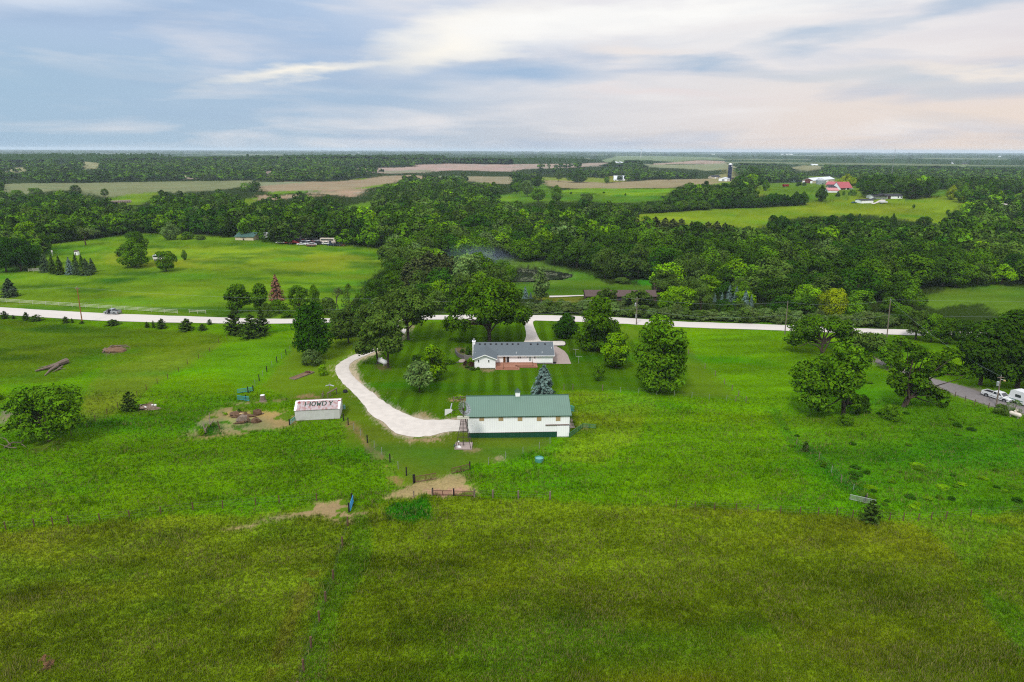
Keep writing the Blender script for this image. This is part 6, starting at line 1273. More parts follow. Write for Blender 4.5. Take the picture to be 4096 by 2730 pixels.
for a in (0, 2.1, 4.2): mb.tube([(.5 * math.cos(a), .5 * math.sin(a), 0), (.35 * math.cos(a), .35 * math.sin(a), hm)], .09, 4)
for i in range(40):
    z = hm * i / 40; a = (0, 2.1, 4.2)[i % 3]; b = (0, 2.1, 4.2)[(i + 1) % 3]; mb.tube([(.5 * math.cos(a), .5 * math.sin(a), z), (.5 * math.cos(b), .5 * math.sin(b), z + hm / 40)], .05, 4)
mb.build('lattice', M['galv'], t); MB().box(-.6, .6, -.6, .6, -.5, .3).build('footing', M['concrete'], t)
# ------------------------------------------------------------------ windmill, tanks, yard things
def windmill():
    P = base('w', 410, 1390); t = thing('windmill', 'old steel farm windmill with a white tail vane beside the barn', 'windmill', P)
    H = zat(P, Z('w', 0, 525)[1]); w0 = 1.35
    for sx_ in (-1, 1):
        for sy_ in (-1, 1): MB().tube([(sx_ * w0, sy_ * w0, 0), (sx_ * .28, sy_ * .28, H)], [.06, .05], 5).build('leg', M['dark_steel'], t)
    b = MB()
    for q in (.22, .4, .56, .7, .82):
        h = H * q; a = w0 + (.28 - w0) * q
        for p0, p1 in (((-a, -a), (a, -a)), ((a, -a), (a, a)), ((a, a), (-a, a)), ((-a, a), (-a, -a))): b.tube([(*p0, h), (*p1, h)], .025, 4)
    b.tube([(-.1, -w0 * .7, .5), (-.05, -.3, H)], .02, 4); b.tube([(0, 0, .4), (0, 0, H)], .03, 5); b.build('bracing', M['dark_steel'], t)
    pf = MB(); pf.box(-1.05, 1.05, -.55, -.22, H - .05, H + .05); pf.box(-1.05, 1.05, .22, .55, H - .05, H + .05); pf.build('platform', M['fence_white'], t)
    hz = H + 1.6; MB().tube([(0, 0, H), (0, 0, hz)], .08, 6).build('mast_pipe', M['dark_steel'], t)
    an = R(35); wx, wy = math.sin(an), math.cos(an)      # the wheel faces away and to one side
    hub = np.array([wx * .35, wy * .35, hz]); s = np.array([wy, -wx, 0]); wh = MB(); r1 = 1.35
    for i in range(18):
        a = 2 * math.pi * i / 18; c, d = math.cos(a), math.sin(a); rad = s * c + np.array([0, 0, d]); tg = -s * d + np.array([0, 0, c]); ax = np.array([wx, wy, 0])
        p = [hub + rad * .5 - tg * .06, hub + rad * .5 + tg * .06 + ax * .06, hub + rad * r1 + tg * .19 + ax * .12, hub + rad * r1 - tg * .19 - ax * .05]
        q = [v + ax * .012 for v in p]; wh.add(p + q, [(0, 1, 2, 3), (7, 6, 5, 4), (0, 4, 5, 1), (1, 5, 6, 2), (2, 6, 7, 3), (3, 7, 4, 0)])
    wl_ = wh.build('wheel', M['galv'], t)
    rg = MB(); rg.tube([tuple(hub + (s * math.cos(a) + np.array([0, 0, math.sin(a)])) * 1.0) for a in np.linspace(0, 2 * math.pi, 25)], .025, 4); rg.tube([tuple(hub + (s * math.cos(a) + np.array([0, 0, math.sin(a)])) * .5) for a in np.linspace(0, 2 * math.pi, 17)], .02, 4); rg.build('wheel_ring', M['dark_steel'], wl_)
    MB().blob((0, 0, hz), (.22, .3, .25), random.Random(2), 8, .05).build('gear_head', M['dark_steel'], t)
    MB().tube([(0, 0, hz), (-2.1, -.5, hz - .25)], .04, 5).build('tail_bone', M['dark_steel'], t)
    v = MB(); v.prism([(-1.75, hz - .05), (-2.05, hz + .18), (-3.1, hz + .05), (-3.15, hz - 1.1), (-1.95, hz - .42)], -.52, -.49, 'y'); v.build('tail_vane', M['tank_white'], t)
    MB().prism([(-.05, hz + .2), (.25, hz + .2), (.1, hz + 1.0), (-.05, hz + .9)], -.05, -.03, 'y').build('side_vane', M['galv'], t)
    MB().box(-1.5, 1.5, -1.5, 1.5, -.3, .16).build('base_slab', M['concrete'], t)
    pu = MB(); pu.tube([(0, 0, .16), (0, 0, 1.1)], .07, 7); pu.tube([(0, 0, .9), (.3, -.05, 1.15), (.45, -.05, .8)], .03, 5); pu.tube([(0, 0, .75), (-.35, -.1, .72)], .04, 5); pu.build('pump', M['dark_steel'], t)
windmill()
q = base('w', 270, 1440); t = thing('white_rock', 'white painted rock at the windmill slab corner', 'rock', q); MB().blob((0, 0, .15), (.45, .3, .3), random.Random(3), 8).build('stone', M['tank_white'], t)
q = base('w', 262, 1400); t = thing('white_post', 'short white post with a round knob by the windmill slab', 'post', q); MB().tube([(0, 0, 0), (0, 0, .85)], .09, 6).build('shaft', M['grey_wood'], t); MB().blob((0, 0, .95), (.17, .17, .17), random.Random(3), 8, .02).build('knob', M['tank_white'], t)
plant('flower_clump', 'w', 140, 1400, 1320, 70, 'bush', 0, 'blue', 'bluish flowering clump in the grass by the windmill', 'plant')
def propane(k, p0, p1, rad_px, m_, label, hgt_=None):
    a, b = base(k, *p0), base(k, *p1); d = b - a; L = np.linalg.norm(d[:2]); r = rad_px / ZF[k][2] * mpp(a); t = thing('propane_tank', label, 'tank', (a + b) / 2, math.atan2(d[1], d[0]))
    n = 8; prof = [(-L / 2 + r * (1 - math.cos(i / n * math.pi / 2)), r * math.sin(i / n * math.pi / 2)) for i in range(n + 1)] + [(L / 2 - r * (1 - math.cos(i / n * math.pi / 2)), r * math.sin(i / n * math.pi / 2)) for i in range(n, -1, -1)]
    mb = MB(); vs, fs = [], []
    for x, q_ in prof:
        for k_ in range(18): an = 2 * math.pi * k_ / 18; vs.append((x, q_ * math.cos(an), r + .28 + q_ * math.sin(an)))
    for i in range(len(prof) - 1):
        for k_ in range(18): fs.append((i * 18 + k_, i * 18 + (k_ + 1) % 18, (i + 1) * 18 + (k_ + 1) % 18, (i + 1) * 18 + k_))
    mb.add(vs, fs); mb.build('tank_body', M[m_], t, smooth_=True)
    MB().lathe([(.22, 0), (.22, .22), (.18, .3), (.01, .33)], 12, (-L * .05, 0, 2 * r + .26)).build('valve_dome', M[m_], t)
    for x in (-L * .3, L * .3): MB().box(x - .1, x + .1, -r * .7, r * .7, -.1, r * .5 + .2).build('cradle', M['concrete'], t)
propane(6, (1095, 790), (1172, 822), 22, 'tank_white', 'clean white propane tank lying between the two oak trunks')
propane('t', (1095, 1310), (1450, 1410), 62, 'tank_worn', 'weathered white propane tank in the grass below the camper')
propane('t', (1170, 1190), (1370, 1240), 38, 'tank_worn', 'second smaller tank half hidden behind the thin sapling')
P = base('g', 2226, 430); r = 50 / 2.941 * mpp(P); t = thing('stock_tank', 'round turquoise stock tank standing in the tall grass', 'tank', P); MB().lathe([(r, -.1), (r, .62), (r * 1.03, .68), (r * .97, .68), (r * .95, .5)], 28).build('tank_wall', M['stock_tank'], t); MB().lathe([(r * .95, .45), (r * .945, .55)], 28).build('lid', M['tank_water'], t)
P = base('p', 1942, 200); r = 24 / 2.851 * mpp(P); t = thing('fire_ring', 'dark steel fire ring with pale ash on the lawn by the drive', 'fire ring', P); mb = MB(); mb.tube([(r * math.cos(a), r * math.sin(a), .25) for a in np.linspace(0, 2 * math.pi, 21)], .09, 6); mb.lathe([(r, -.05), (r, .5), (r * .92, .5), (r * .92, .02)], 20); mb.build('ring', M['rubber_black'], t); MB().lathe([(r * .85, 0), (r * .6, .25), (.05, .3)], 14).build('ash_bed', M['ash'], t)
for (x, y, ty), lb in (((570, 722, 668), 'clothesline T-post farther from the house'), ((597, 792, 732), 'clothesline T-post nearer to the back lawn')):
    P = base(7, x, y); h = zat(P, Z(7, 0, ty)[1]); t = thing('clothesline_post', lb, 'post', P); MB().tube([(0, 0, 0), (0, 0, h)], .06, 6).build('post', M['steel_post'], t); MB().tube([(-.75, .1, h), (.75, -.1, h)], .05, 6).build('crossbar', M['steel_post'], t)
P = base(7, 380, 795); t = thing('hose_reel', 'dark coiled hose on the patio at the house corner', 'hose', P); mb = MB()
for i in range(3): mb.tube([(.42 * math.cos(a), .42 * math.sin(a), .06 + i * .1) for a in np.linspace(0, 2 * math.pi, 15)], .06, 5)
mb.build('coil', M['rubber_black'], t); MB().tube([(-.35, .35, 0), (-.35, .35, .95), (-.2, .35, 1.05)], .06, 5).build('hose_stand', M['rubber_black'], t)
# parking pad border
pts = [at(*Z(7, *p)) for p in [(340, 597), (450, 594), (476, 602), (484, 625), (468, 638), (376, 640)]]
mb = MB()
for a, b in zip(pts[:-1], pts[1:]):
    mb.tube([tuple(a + [0, 0, .08]), tuple(b + [0, 0, .08])], .12, 5)
tag(mb.build('timber_edging', M['black_wood']), 'dark timber edging curving round the gravel parking pad', 'edging')
# curved retaining wall beside the house
def wall_run(name, k, tops, foot_dz, label, m_, th=.3):
    F_ = [base(k, *p) for p in tops]; q = smooth([p[:2] for p in F_], 4); mb = MB(); n = len(q); V = []
    for i, p in enumerate(q):
        d = q[min(i + 1, n - 1)] - q[max(i - 1, 0)]; d = d / np.linalg.norm(d); nn = np.array([-d[1], d[0]]) * th; z = float(hgt(p[:1], p[1:])[0])
        V += [(p[0], p[1], z - .3), (p[0], p[1], z + foot_dz), (p[0] + nn[0], p[1] + nn[1], z + foot_dz), (p[0] + nn[0], p[1] + nn[1], z - .3)]
    fs = [(i * 4 + a, i * 4 + (a + 1) % 4, (i + 1) * 4 + (a + 1) % 4, (i + 1) * 4 + a) for i in range(n - 1) for a in range(4)] + [(0, 1, 2, 3), (n * 4 - 1, n * 4 - 2, n * 4 - 3, n * 4 - 4)]
    mb.add(V, fs); return tag(mb.build(name, M[m_]), label, 'wall')
wall_run('retaining_wall', 'y', [(430, 300), (470, 420), (560, 520), (680, 580), (810, 615)], .95, 'curved dark stone retaining wall beside the white house', 'stone_wall')
wall_run('concrete_wall', 'y', [(815, 615), (1000, 650), (1190, 680)], 1.15, 'plain grey concrete wall joining the curved stone wall to the house', 'foundation')
wall_run('bed_edging', 'y', [(-60, 815), (0, 808), (300, 795), (480, 775), (600, 765)], .18, 'low stone edging of the lawn bed leading to the walkway', 'stone_wall', .2)
# fallen timber, stumps, heaps
def sticks(name, label, cat, k, pts, rad, m_='dead_wood', extra=None):
    P = base(k, *pts[0][0][:2]); t = thing(name, label, cat, P); 
    for i, line in enumerate(pts):
        mb = MB(); pl = []
        for j, p in enumerate(line):
            q = at(*Z(k, p[0], p[1])) - P; up = p[2] if len(p) > 2 else .25; pl.append((q[0], q[1], q[2] + up))
        r = rad[i] if isinstance(rad, list) else rad
        mb.tube(pl, [r * (1 - .75 * j / max(1, len(pl) - 1)) for j in range(len(pl))], 7); mb.build('trunk' if i == 0 and name == 'fallen_tree' else 'branch', M[m_], t)
    return t
t = sticks('fallen_tree', 'pale grey fallen tree trunk lying in the upper pasture', 'log', 5, [[(600, 790, .5), (540, 815, .6), (470, 840, .5), (320, 872, .3)], [(520, 830, .5), (450, 870, .4), (400, 908, .1)], [(600, 795, .5), (620, 800, .7)], [(560, 830, .3), (520, 855, .3), (590, 850, .2)], [(500, 820, .6), (420, 850, .8), (350, 850, .5)], [(540, 850, .3), (470, 880, .2)]], [.75, .4, .2, .2, .25, .2])
t = sticks('brush_pile', 'brush pile of grey branches on bare soil in the upper pasture', 'brush pile', 5, [[(930, 695, .3), (1010, 650, .5), (1150, 655, .3)], [(940, 670, .3), (990, 690, .4), (975, 710, .1)], [(960, 690, .5), (1040, 660, .4)], [(1060, 645, .3), (1130, 640, .3), (1165, 652, .1)], [(920, 705, .2), (960, 680, .5)], [(990, 645, .2), (1070, 640, .3)]], [.22, .25, .18, .15, .12, .15])
P = base(5, 1030, 680); o = MB(); o.blob((0, 0, .1), (3.2, 2.2, .9), random.Random(8), 10, .25); o = o.build('soil_heap', M['earth'], t); o.location = tuple(P - np.array(t.location))
P = base(5, 1300, 1195); t = thing('rubble_heap', 'heap of rubble and scrap beside the round dark cedar', 'heap', P); MB().blob((0, 0, 0), (2.6, 1.3, .7), random.Random(9), 12, .4).build('mound', M['rubble_mix'], t)
mb = MB()
for i in range(9): mb.blob((random.Random(i).uniform(-2, 2), random.Random(i + 50).uniform(-.8, .6), .45), (.3, .22, .2), random.Random(i), 6, .3)
mb.build('loose_stone', M['tank_white'], t)
t = sticks('dead_branches', 'bare grey branches at the foot of the wide ditch tree', 'branches', 5, [[(40, 1560, .2), (120, 1530, .6), (200, 1545, .9), (270, 1490, 1.2)], [(100, 1545, .3), (60, 1510, .8), (10, 1500, 1.0)], [(150, 1560, .2), (90, 1568, .4), (0, 1545, .6)], [(200, 1545, .6), (240, 1560, .3)]], [.14, .1, .12, .08])
t = sticks('log_pile', 'dark hollow log and stacked timber in the dirt paddock', 'log', 'z', [[(1400, 385, .6), (1330, 400, .6)], [(1290, 415, .25), (1000, 450, .2)], [(1230, 395, .45), (1340, 420, .35)]], [.8, .32, .3], 'brown_wood')
P = base('z', 1250, 395); o = MB(); o.blob((0, .3, .5), (1.25, .9, 1.0), random.Random(4), 9, .2); o = o.build('stump_block', M['grey_wood'], t); o.location = tuple(P - np.array(t.location))
for x, y, s, lb in ((1640, 200, 1.0, 'tilted dark stump in the paddock, upper one'), (1600, 400, .9, 'tilted dark stump in the paddock, lower one')):
    P = base('z', x, y); t = thing('stump', lb, 'stump', P, .4); MB().blob((0, 0, .4 * s), (.95 * s, .6 * s, .75 * s), random.Random(int(x)), 8, .25).build('stump_body', M['brown_wood'], t); MB().tube([(.2, 0, .2), (1.2 * s, .2, .1)], [.3 * s, .08], 6).build('root', M['grey_wood'], t)
P = base('p', 1003, 300); t = thing('stump', 'upright sawn stump with a pale top near the turquoise gates', 'stump', P); MB().lathe([(.85, -.1), (.6, .3), (.5, 1.3)], 10).build('stump_body', M['grey_wood'], t); MB().lathe([(.48, 1.301), (.46, 1.34)], 10).build('cut_top', M['tank_white'], t)
P = base('z', 1180, 245); t = thing('root_heap', 'heap of dark roots with a young fir growing behind it', 'heap', P); MB().blob((0, 0, .2), (2.3, .8, .7), random.Random(11), 12, .35).build('root_mass', M['brown_wood'], t); MB().blob((.5, -.3, .75), (.6, .3, .18), random.Random(12), 8, .2).build('pale_plank', M['plywood'], t)
plant('small_fir', 'z', 1160, 180, 30, 190, 'fat', 0, 'dark', 'young fir standing behind the root heap in the paddock')
t = sticks('dead_branches', 'forked bare branches in the weedy paddock corner', 'branches', 'z', [[(280, 690, .1), (250, 640, .8), (225, 580, 1.6)], [(270, 660, .4), (320, 600, .8), (380, 560, 1.1)], [(400, 500, .2), (395, 440, 1.1), (410, 380, 1.9)], [(380, 510, .3), (490, 450, .8), (520, 400, 1.1)]], [.16, .12, .12, .14])
for x, y, ty, wd, lb in ((330, 520, 440, 130, 'weed clump in the paddock corner, upper one'), (170, 720, 560, 190, 'tall weed clump at the paddock corner end'), (480, 500, 400, 130, 'weed clump beside the lone paddock post'), (800, 200, 135, 120, 'small weed tuft on the bare paddock soil')):
    plant('weed_clump', 'z', x, y, ty, wd, 'bush', int(x) % 3, 'bright' if x != 480 else 'green', lb, 'plant')
P = base(6, 412, 905); t = thing('garden_bed', 'narrow soil bed with orange flowers on the lawn below the dense maple', 'flower bed', P, R(62)); MB().box(-3.0, 3.0, -.8, .8, -.05, .16).build('soil', M['earth'], t); mb = MB()
mb.box(-3.1, 3.1, -.92, -.8, -.05, .24); mb.box(-3.1, 3.1, .8, .92, -.05, .24); mb.box(-3.1, -3.0, -.8, .8, -.05, .24); mb.box(3.0, 3.1, -.8, .8, -.05, .24); mb.build('board_edge', M['grey_wood'], t)
mb = MB()
for i in range(14): mb.blob((1.6 + .8 * random.Random(i).random(), random.Random(i + 9).uniform(-.6, .6), .35), (.18, .18, .2), random.Random(i), 6, .3)
mb.build('flowers', M['rust_red'], t)
plant('flower_clump', 6, 1825, 1108, 1078, 95, 'bush', 1, 'bright', 'bright green leafy clump inside the split rail garden by the barn', 'plant')
def rail_fence(name, k, posts, label, m_, rails=(.45, .85, 1.2), h=1.3, pr=.09, rr=.06):
    Pp = [base(k, *p) for p in posts]; t = thing(name, label, 'fence', Pp[0])
    for p in Pp: q = p - Pp[0]; MB().tube([tuple(q + [0, 0, -.2]), tuple(q + [0, 0, h])], pr, 6).build('post', M[m_], t)
    for z in rails:
        mb = MB()
        for a, b in zip(Pp[:-1], Pp[1:]): mb.tube([tuple(a - Pp[0] + [0, 0, z]), tuple(b - Pp[0] + [0, 0, z])], rr, 5)
        mb.build('rail', M[m_], t)
    return t
rail_fence('rail_fence', 'b', [(150, 130), (268, 118), (384, 108)], 'grey split rail fence round the little garden by the barn', 'grey_wood', (.55, 1.05), 1.3)
rail_fence('rail_fence', 'p', [(1680, 268), (1692, 240)], 'two leaning grey posts behind the painted shed', 'grey_wood', (.7,), 1.1)
P = base('b', 112, 335); t = thing('signboard_post', 'grey post carrying a long weathered board at the drive edge', 'post', P); MB().tube([(0, 0, 0), (0, 0, 1.3)], .1, 6).build('post', M['grey_wood'], t); mb = MB(); mb.box(-.09, .09, -1.4, 1.4, 1.3, 1.75); mb.build('board', M['galv'], t)
P = base('p', 1745, 262); t = thing('hitching_rail', 'slanting weathered board on two posts behind the painted shed', 'rail', P); MB().tube([(0, 0, 0), (0, 0, 1.0)], .1, 6).build('post', M['grey_wood'], t); MB().tube([(1.2, 2.6, 0), (1.2, 2.6, 1.2)], .1, 6).build('post', M['grey_wood'], t); MB().tube([(-.1, -.1, 1.0), (1.3, 2.7, 1.2)], .16, 5).build('board', M['grey_wood'], t)
P = base('p', 1772, 240); t = thing('bird_feeder', 'thin pole with a small roofed feeder behind the painted shed', 'bird feeder', P); MB().tube([(0, 0, 0), (0, 0, 2.6)], .06, 5).build('pole', M['grey_wood'], t); mb = MB(); mb.prism([(-.9, 2.2), (0, 2.42), (.9, 2.2), (.9, 2.24), (0, 2.5), (-.9, 2.24)], -.25, .25, 'y'); mb.build('roof', M['galv'], t)
# ------------------------------------------------------------------ gates
def gate(name, k, a, b, trow, m_, label, bars=6, posts=None, group=None, mids=1, tilt=0.0):
    A, B = base(k, *a), base(k, *b); L, an, u, n = frame(A, B); h = max(.9, zat(A, Z(k, 0, trow)[1])); t = thing(name, label, 'gate', A, an, group); dz = B[2] - A[2]; mb = MB(); z0 = .22
    fr = [(0, 0, z0), (0, 0, h), (L, 0, h + dz), (L, 0, z0 + dz), (0, 0, z0)]; mb.tube(fr, .055, 6); mb.build('frame', M[m_], t)
    mb = MB()
    for i in range(1, bars): z = z0 + (h - z0) * i / bars; mb.tube([(0, 0, z), (L, 0, z + dz)], .024, 5)
    mb.build('bars', M[m_], t)
    for i in range(mids): x = L * (i + 1) / (mids + 1); MB().tube([(x, 0, z0), (x, 0, h)], .05, 5).build('upright', M[m_], t)
    if posts:
        for x in posts: MB().tube([(L * x, .18, -.3), (L * x, .18, h + .3)], .12, 7).build('post', M['black_wood'], t)
gate('pipe_gate', 'p', (712, 216), (888, 192), 168, 'turquoise', 'upper turquoise pipe gate at the paddock fence end', 5, (1.03,), 'turquoise gates by the paddock')
gate('pipe_gate', 'p', (714, 290), (850, 306), 238, 'turquoise', 'lower turquoise pipe gate at the paddock fence end', 5, (.66,), 'turquoise gates by the paddock lower')
gate('pipe_gate', 'k', (20, 1140), (190, 985), 1000, 'pale_teal', 'pale teal gate leaning from the corner of the painted shed', 5, (0,))
gate('pipe_gate', 'x', (335, 395), (485, 440), 190, 'turquoise', 'blue pipe gate standing behind the end wall of the barn', 6)
for a, b, tr, lb in (((318, 1340), (645, 1110), 1165, 'green pipe panel starting at the barn door corner'), ((650, 1100), (790, 990), 1040, 'short green pipe panel bridging the two longer ones'), ((800, 985), (1255, 1025), 885, 'green pipe panel farthest out in the tall grass')):
    gate('pipe_hurdle', 'x', a, b, tr, 'gate_green', lb, 6, None, 'green pipe panels by the barn ' + lb[:12])
gate('pipe_gate', 'g', (772, 688), (1015, 648), 608, 'rust_red', 'rust red pipe gate hung on the black corner post', 6, (-.04,), None)
gate('pipe_gate', 'g', (1197, 585), (1408, 535), 512, 'rust_red', 'rust red pipe gate swung open across the yard track', 6, (1.04,), None)
gate('pipe_gate', 'g', (978, 836), (1200, 840), 776, 'rust_red', 'first of two rust red gates across the lower track', 4, (-.03,), None)
gate('pipe_gate', 'g', (1230, 842), (1455, 850), 780, 'rust_red', 'second of two rust red gates across the lower track', 4, (-.05, 1.03), None)
gate('pipe_gate', 'p', (2000, 1568), (2034, 1460), 1480, 'sky_blue_paint', 'bright blue gate seen edge on at the lower field corner', 6, (0, 1.0), None, 3)
gate('pipe_gate', 'r', (1062, 460), (1218, 495), 425, 'steel_post', 'faded teal gate behind the spiky corner cedar', 5, (.6,), None)
# ------------------------------------------------------------------ fences
def wire_fence(k, posts, label, m_='black_wood', h=1.35, pr=.11, wires=(.4, .8, 1.2), mesh_=False, kinds=None, wm='wire'):
    Pp = [base(k, *p[:2]) for p in posts]; t = thing('wire_fence', label, 'fence', Pp[0])
    for i, p in enumerate(Pp):
        q = p - Pp[0]; mm, r_, hh = (m_, pr, h) if not kinds or kinds[i] == 'w' else ('steel_post', .045, h * .95)
        lean = .06 * math.sin(i * 3.1); MB().tube([tuple(q + [0, 0, -.2]), tuple(q + [lean, 0, hh])], r_, 6).build('post', M[mm], t)
    for z in wires:
        mb = MB()
        for a, b in zip(Pp[:-1], Pp[1:]): mb.tube([tuple(a - Pp[0] + [0, 0, z]), tuple(b - Pp[0] + [0, 0, z])], .005, 3, False)
        mb.build('wire', M[wm], t)
wire_fence(6, [(345, 655), (306, 688), (270, 720), (230, 752), (188, 785), (144, 826), (98, 872), (62, 912), (30, 950), (-8, 995), (-70, 1060)], 'fence of black and thin steel posts from the dense maple to the turquoise gates', h=1.5, kinds='wswswswswsw', wires=(.2, .4, .6, .8, 1.0, 1.2, 1.4))
wire_fence(6, [(785, 1308), (827, 1345)], 'two black posts with netting at the painted shed corner', h=1.5, wires=(.3, .6, .9, 1.2))
wire_fence('g', [(45, 65), (125, 130), (205, 212), (287, 275), (376, 356), (471, 440), (568, 524), (664, 600), (748, 690)], 'fence of black and thin white posts running down to the rust red gate', h=1.5, kinds='sswsswsww')
wire_fence(7, [(465, 1030), (545, 1030), (810, 1038), (972, 1056), (1135, 1063), (1296, 1076), (1453, 1088), (1611, 1102), (1766, 1117), (1922, 1128), (2004, 1137), (2095, 1146)], 'back lawn fence of pale posts behind the big cone-shaped tree', 'grey_wood', 1.35, .08, kinds='wwwssssssswww'[:12])
wire_fence(7, [(1480, 640), (1580, 712), (1728, 838), (1820, 905), (1903, 978), (1970, 1035), (2030, 1088), (2095, 1146)], 'diagonal pasture fence running down from the road', 'grey_wood', 1.25, .09)
wire_fence('g', [(1630, 470), (1830, 400), (2035, 345), (2226, 285), (2353, 225)], 'line of thin white posts in front of the barn', kinds='sssss', wires=(.9,))
wire_fence('g', [(752, 856), (966, 836)], 'wire gap between the netting post and the lower rust red gates', 'grey_wood', 1.1, .08)
wire_fence('g', [(1465, 852), (1680, 862), (1980, 872), (2353, 880)], 'short pasture fence leaving the lower rust red gates', 'grey_wood', 1.35, .13)
wire_fence('r', [(5, 503), (120, 515), (240, 520), (370, 525), (503, 530), (640, 540), (760, 545), (870, 550), (985, 552), (1080, 565), (1190, 575), (1305, 582), (1390, 584), (1480, 586), (1560, 578), (1648, 574), (1800, 560), (2125, 540), (2400, 520)], 'long pasture fence dividing bright meadow from the olive hay field', 'brown_wood', 1.2, .08)
wire_fence('r', [(740, 120), (800, 165), (876, 210), (952, 292), (1010, 350), (1084, 405), (1165, 465), (1205, 540)], 'fence line dropping past the small cedar to the corner cedar', 'grey_wood', 1.3, .06, kinds='wwwswsww')
wire_fence('l', [(-60, 650), (36, 640), (210, 622), (322, 612), (420, 602), (608, 588), (790, 570), (980, 545), (1176, 520), (1357, 510), (1558, 490), (1700, 478), (1930, 465)], 'fence dividing the left meadow from the hay field below', 'brown_wood', 1.25, .09)
wire_fence('l', [(2118, 615), (2085, 740), (2030, 945), (1983, 1080), (1945, 1200), (1895, 1360), (1850, 1500), (1815, 1640)], 'weathered fence running toward the camera between the two hay fields', 'brown_wood', 1.4, .12)
wire_fence(5, [(2035, 575), (1960, 610), (1880, 690), (1780, 750), (1680, 800), (1600, 868), (1505, 935), (1410, 975), (1313, 1030), (1230, 1090), (1057, 1192), (960, 1250), (857, 1312), (780, 1370), (640, 1440)], 'overgrown pasture fence slanting from the big cedars to the ditch tree', 'brown_wood', 1.2, .08)
wire_fence('z', [(655, 580)], 'single leaning post in the paddock', 'brown_wood', 1.7, .12, wires=()) if False else None
P = base('z', 655, 578); t = thing('lone_post', 'single leaning wooden post standing in the dirt paddock', 'post', P); MB().tube([(0, 0, -.2), (-.28, 0, 1.7)], .11, 6).build('shaft', M['brown_wood'], t); MB().tube([(-.26, -.12, 1.5), (-.26, .12, 1.5)], .03, 5).build('staple', M['wire'], t)
wire_fence(8, [(1560, 1060), (1676, 1092), (1766, 1130), (1850, 1165), (1975, 1195), (2080, 1220)], 'thin fence along the grey gravel lane', 'brown_wood', 1.2, .08)
rail_fence('board_fence', 5, [(x, 218 + (x + 60) * .0655 + 22) for x in range(-60, 1600, 118)], 'long white three-board fence along the far side of the gravel road', 'fence_white', (.35, .75, 1.15), 1.3, .07, .055)
rail_fence('board_fence', 5, [(1697, 342), (1770, 346), (1845, 348)], 'short white board fence piece past the gap', 'fence_white', (.5, .95), 1.2, .07, .055)
rail_fence('board_fence', 1, [(262, 1212), (306, 1212), (352, 1210), (420, 1208)], 'white board gate under the dark trees at the pasture', 'fence_white', (.4, .8, 1.15), 1.3, .1, .07)
# ------------------------------------------------------------------ power line
def pole(k, b, tp, label, m_='pole_wood', extras=(), group='power poles along the gravel road', lean=True):
    P = base(k, *b); H = zat(P, Z(k, 0, tp[1])[1]); tx = onplane(*Z(k, *tp), P, np.array([0, 1.0, 0])) - P; dx = float(tx[0]) if lean else 0.0
    t = thing('power_pole', label, 'power pole', P, 0, group); MB().tube([(0, 0, -.3), (dx, 0, H)], [.17, .11], 8).build('shaft', M[m_], t)
    at_h = lambda q: (dx * q, 0, H * q)
    for e in extras:
        if e == 'arm': MB().box(dx - .7, dx + .7, -.06, .06, H * .955, H * .975).build('crossarm', M['grey_wood'], t)
        if e == 'top': MB().lathe([(.05, 0), (.07, .12), (.05, .3), (.02, .34)], 8, (dx, 0, H)).build('insulator', M['galv'], t)
        if e == 'can': c = at_h(.76); MB().lathe([(.26, -.45), (.27, .4), (.2, .5), (.05, .54)], 12, (c[0] - .42, 0, c[2])).build('transformer', M['galv'], t)
        if e == 'box': c = at_h(.34); MB().box(c[0] - .38, c[0] - .05, -.25, .05, c[2] - .6, c[2] + .5).build('meter_box', M['galv'], t)
        if e == 'lamp': c = at_h(.9); MB().tube([c, (c[0] + .5, -.4, c[2])], .04, 5).build('lamp_arm', M['galv'], t); MB().lathe([(.08, 0), (.25, -.25), (.2, -.35)], 10, (c[0] + .55, -.45, c[2] + .1)).build('lamp', M['plywood'], t)
        if e == 'guy': MB().tube([at_h(.9), (1.6, 4.5, 0)], .03, 4).build('guy_wire', M['galv'], t)
    return P + np.array([dx, 0, H]), P + np.array([dx * .62, 0, H * .60])
PLS = [pole(5, (738, 434), (690, 114), 'leaning orange-brown power pole by the silver pickup', 'pole_orange', ('arm', 'top')), pole(6, (1052, 425), (1058, 214), 'grey power pole half hidden behind the lawn oaks with a transformer', 'pole_wood', ('arm', 'top', 'can')),
       pole(7, (1114, 446), (1121, 210), 'power pole with a transformer and meter box facing the house lawn', 'pole_wood', ('arm', 'top', 'can', 'box')), pole(8, (150, 533), (178, 244), 'plain grey power pole before the spreading oak by the lane', 'pole_wood', ('top',)), pole(8, (1066, 557), (1098, 224), 'last grey power pole of the road, past the spreading oak', 'pole_wood', ('top',))]
q_, _ = pole('t', (742, 1045), (885, 190), 'pole with transformer can and yard lamp beside the white pickup', 'pole_wood', ('arm', 'top', 'can', 'lamp', 'guy'), 'yard pole')
def wires(lst, label, sag, ext=((-150, -10, 0), (150, 10, 0))):
    pts = [lst[0] + np.array(ext[0])] + lst + [lst[-1] + np.array(ext[1])]; mb = MB(); P0 = pts[0]; path = []
    for a, b in zip(pts[:-1], pts[1:]):
        for i in range(8): f = i / 8; p = a * (1 - f) + b * f; path.append(tuple(p - P0 - [0, 0, sag * 4 * f * (1 - f)]))
    path.append(tuple(pts[-1] - P0)); mb.tube(path, .013, 4, False); tag(mb.build('power_line', M['power_wire'], None, P0), label, 'wire')
wires([p[0] for p in PLS], 'upper wire carried on the pole tops along the gravel road', 1.2); wires([p[1] for p in PLS], 'lower wire strung on the poles along the gravel road', 1.6)
wires([q_, PLS[-1][0]], 'service wire from the lane pole up to the last road pole', 1.5, ((0, 0, 0), (0, 0, 0)))
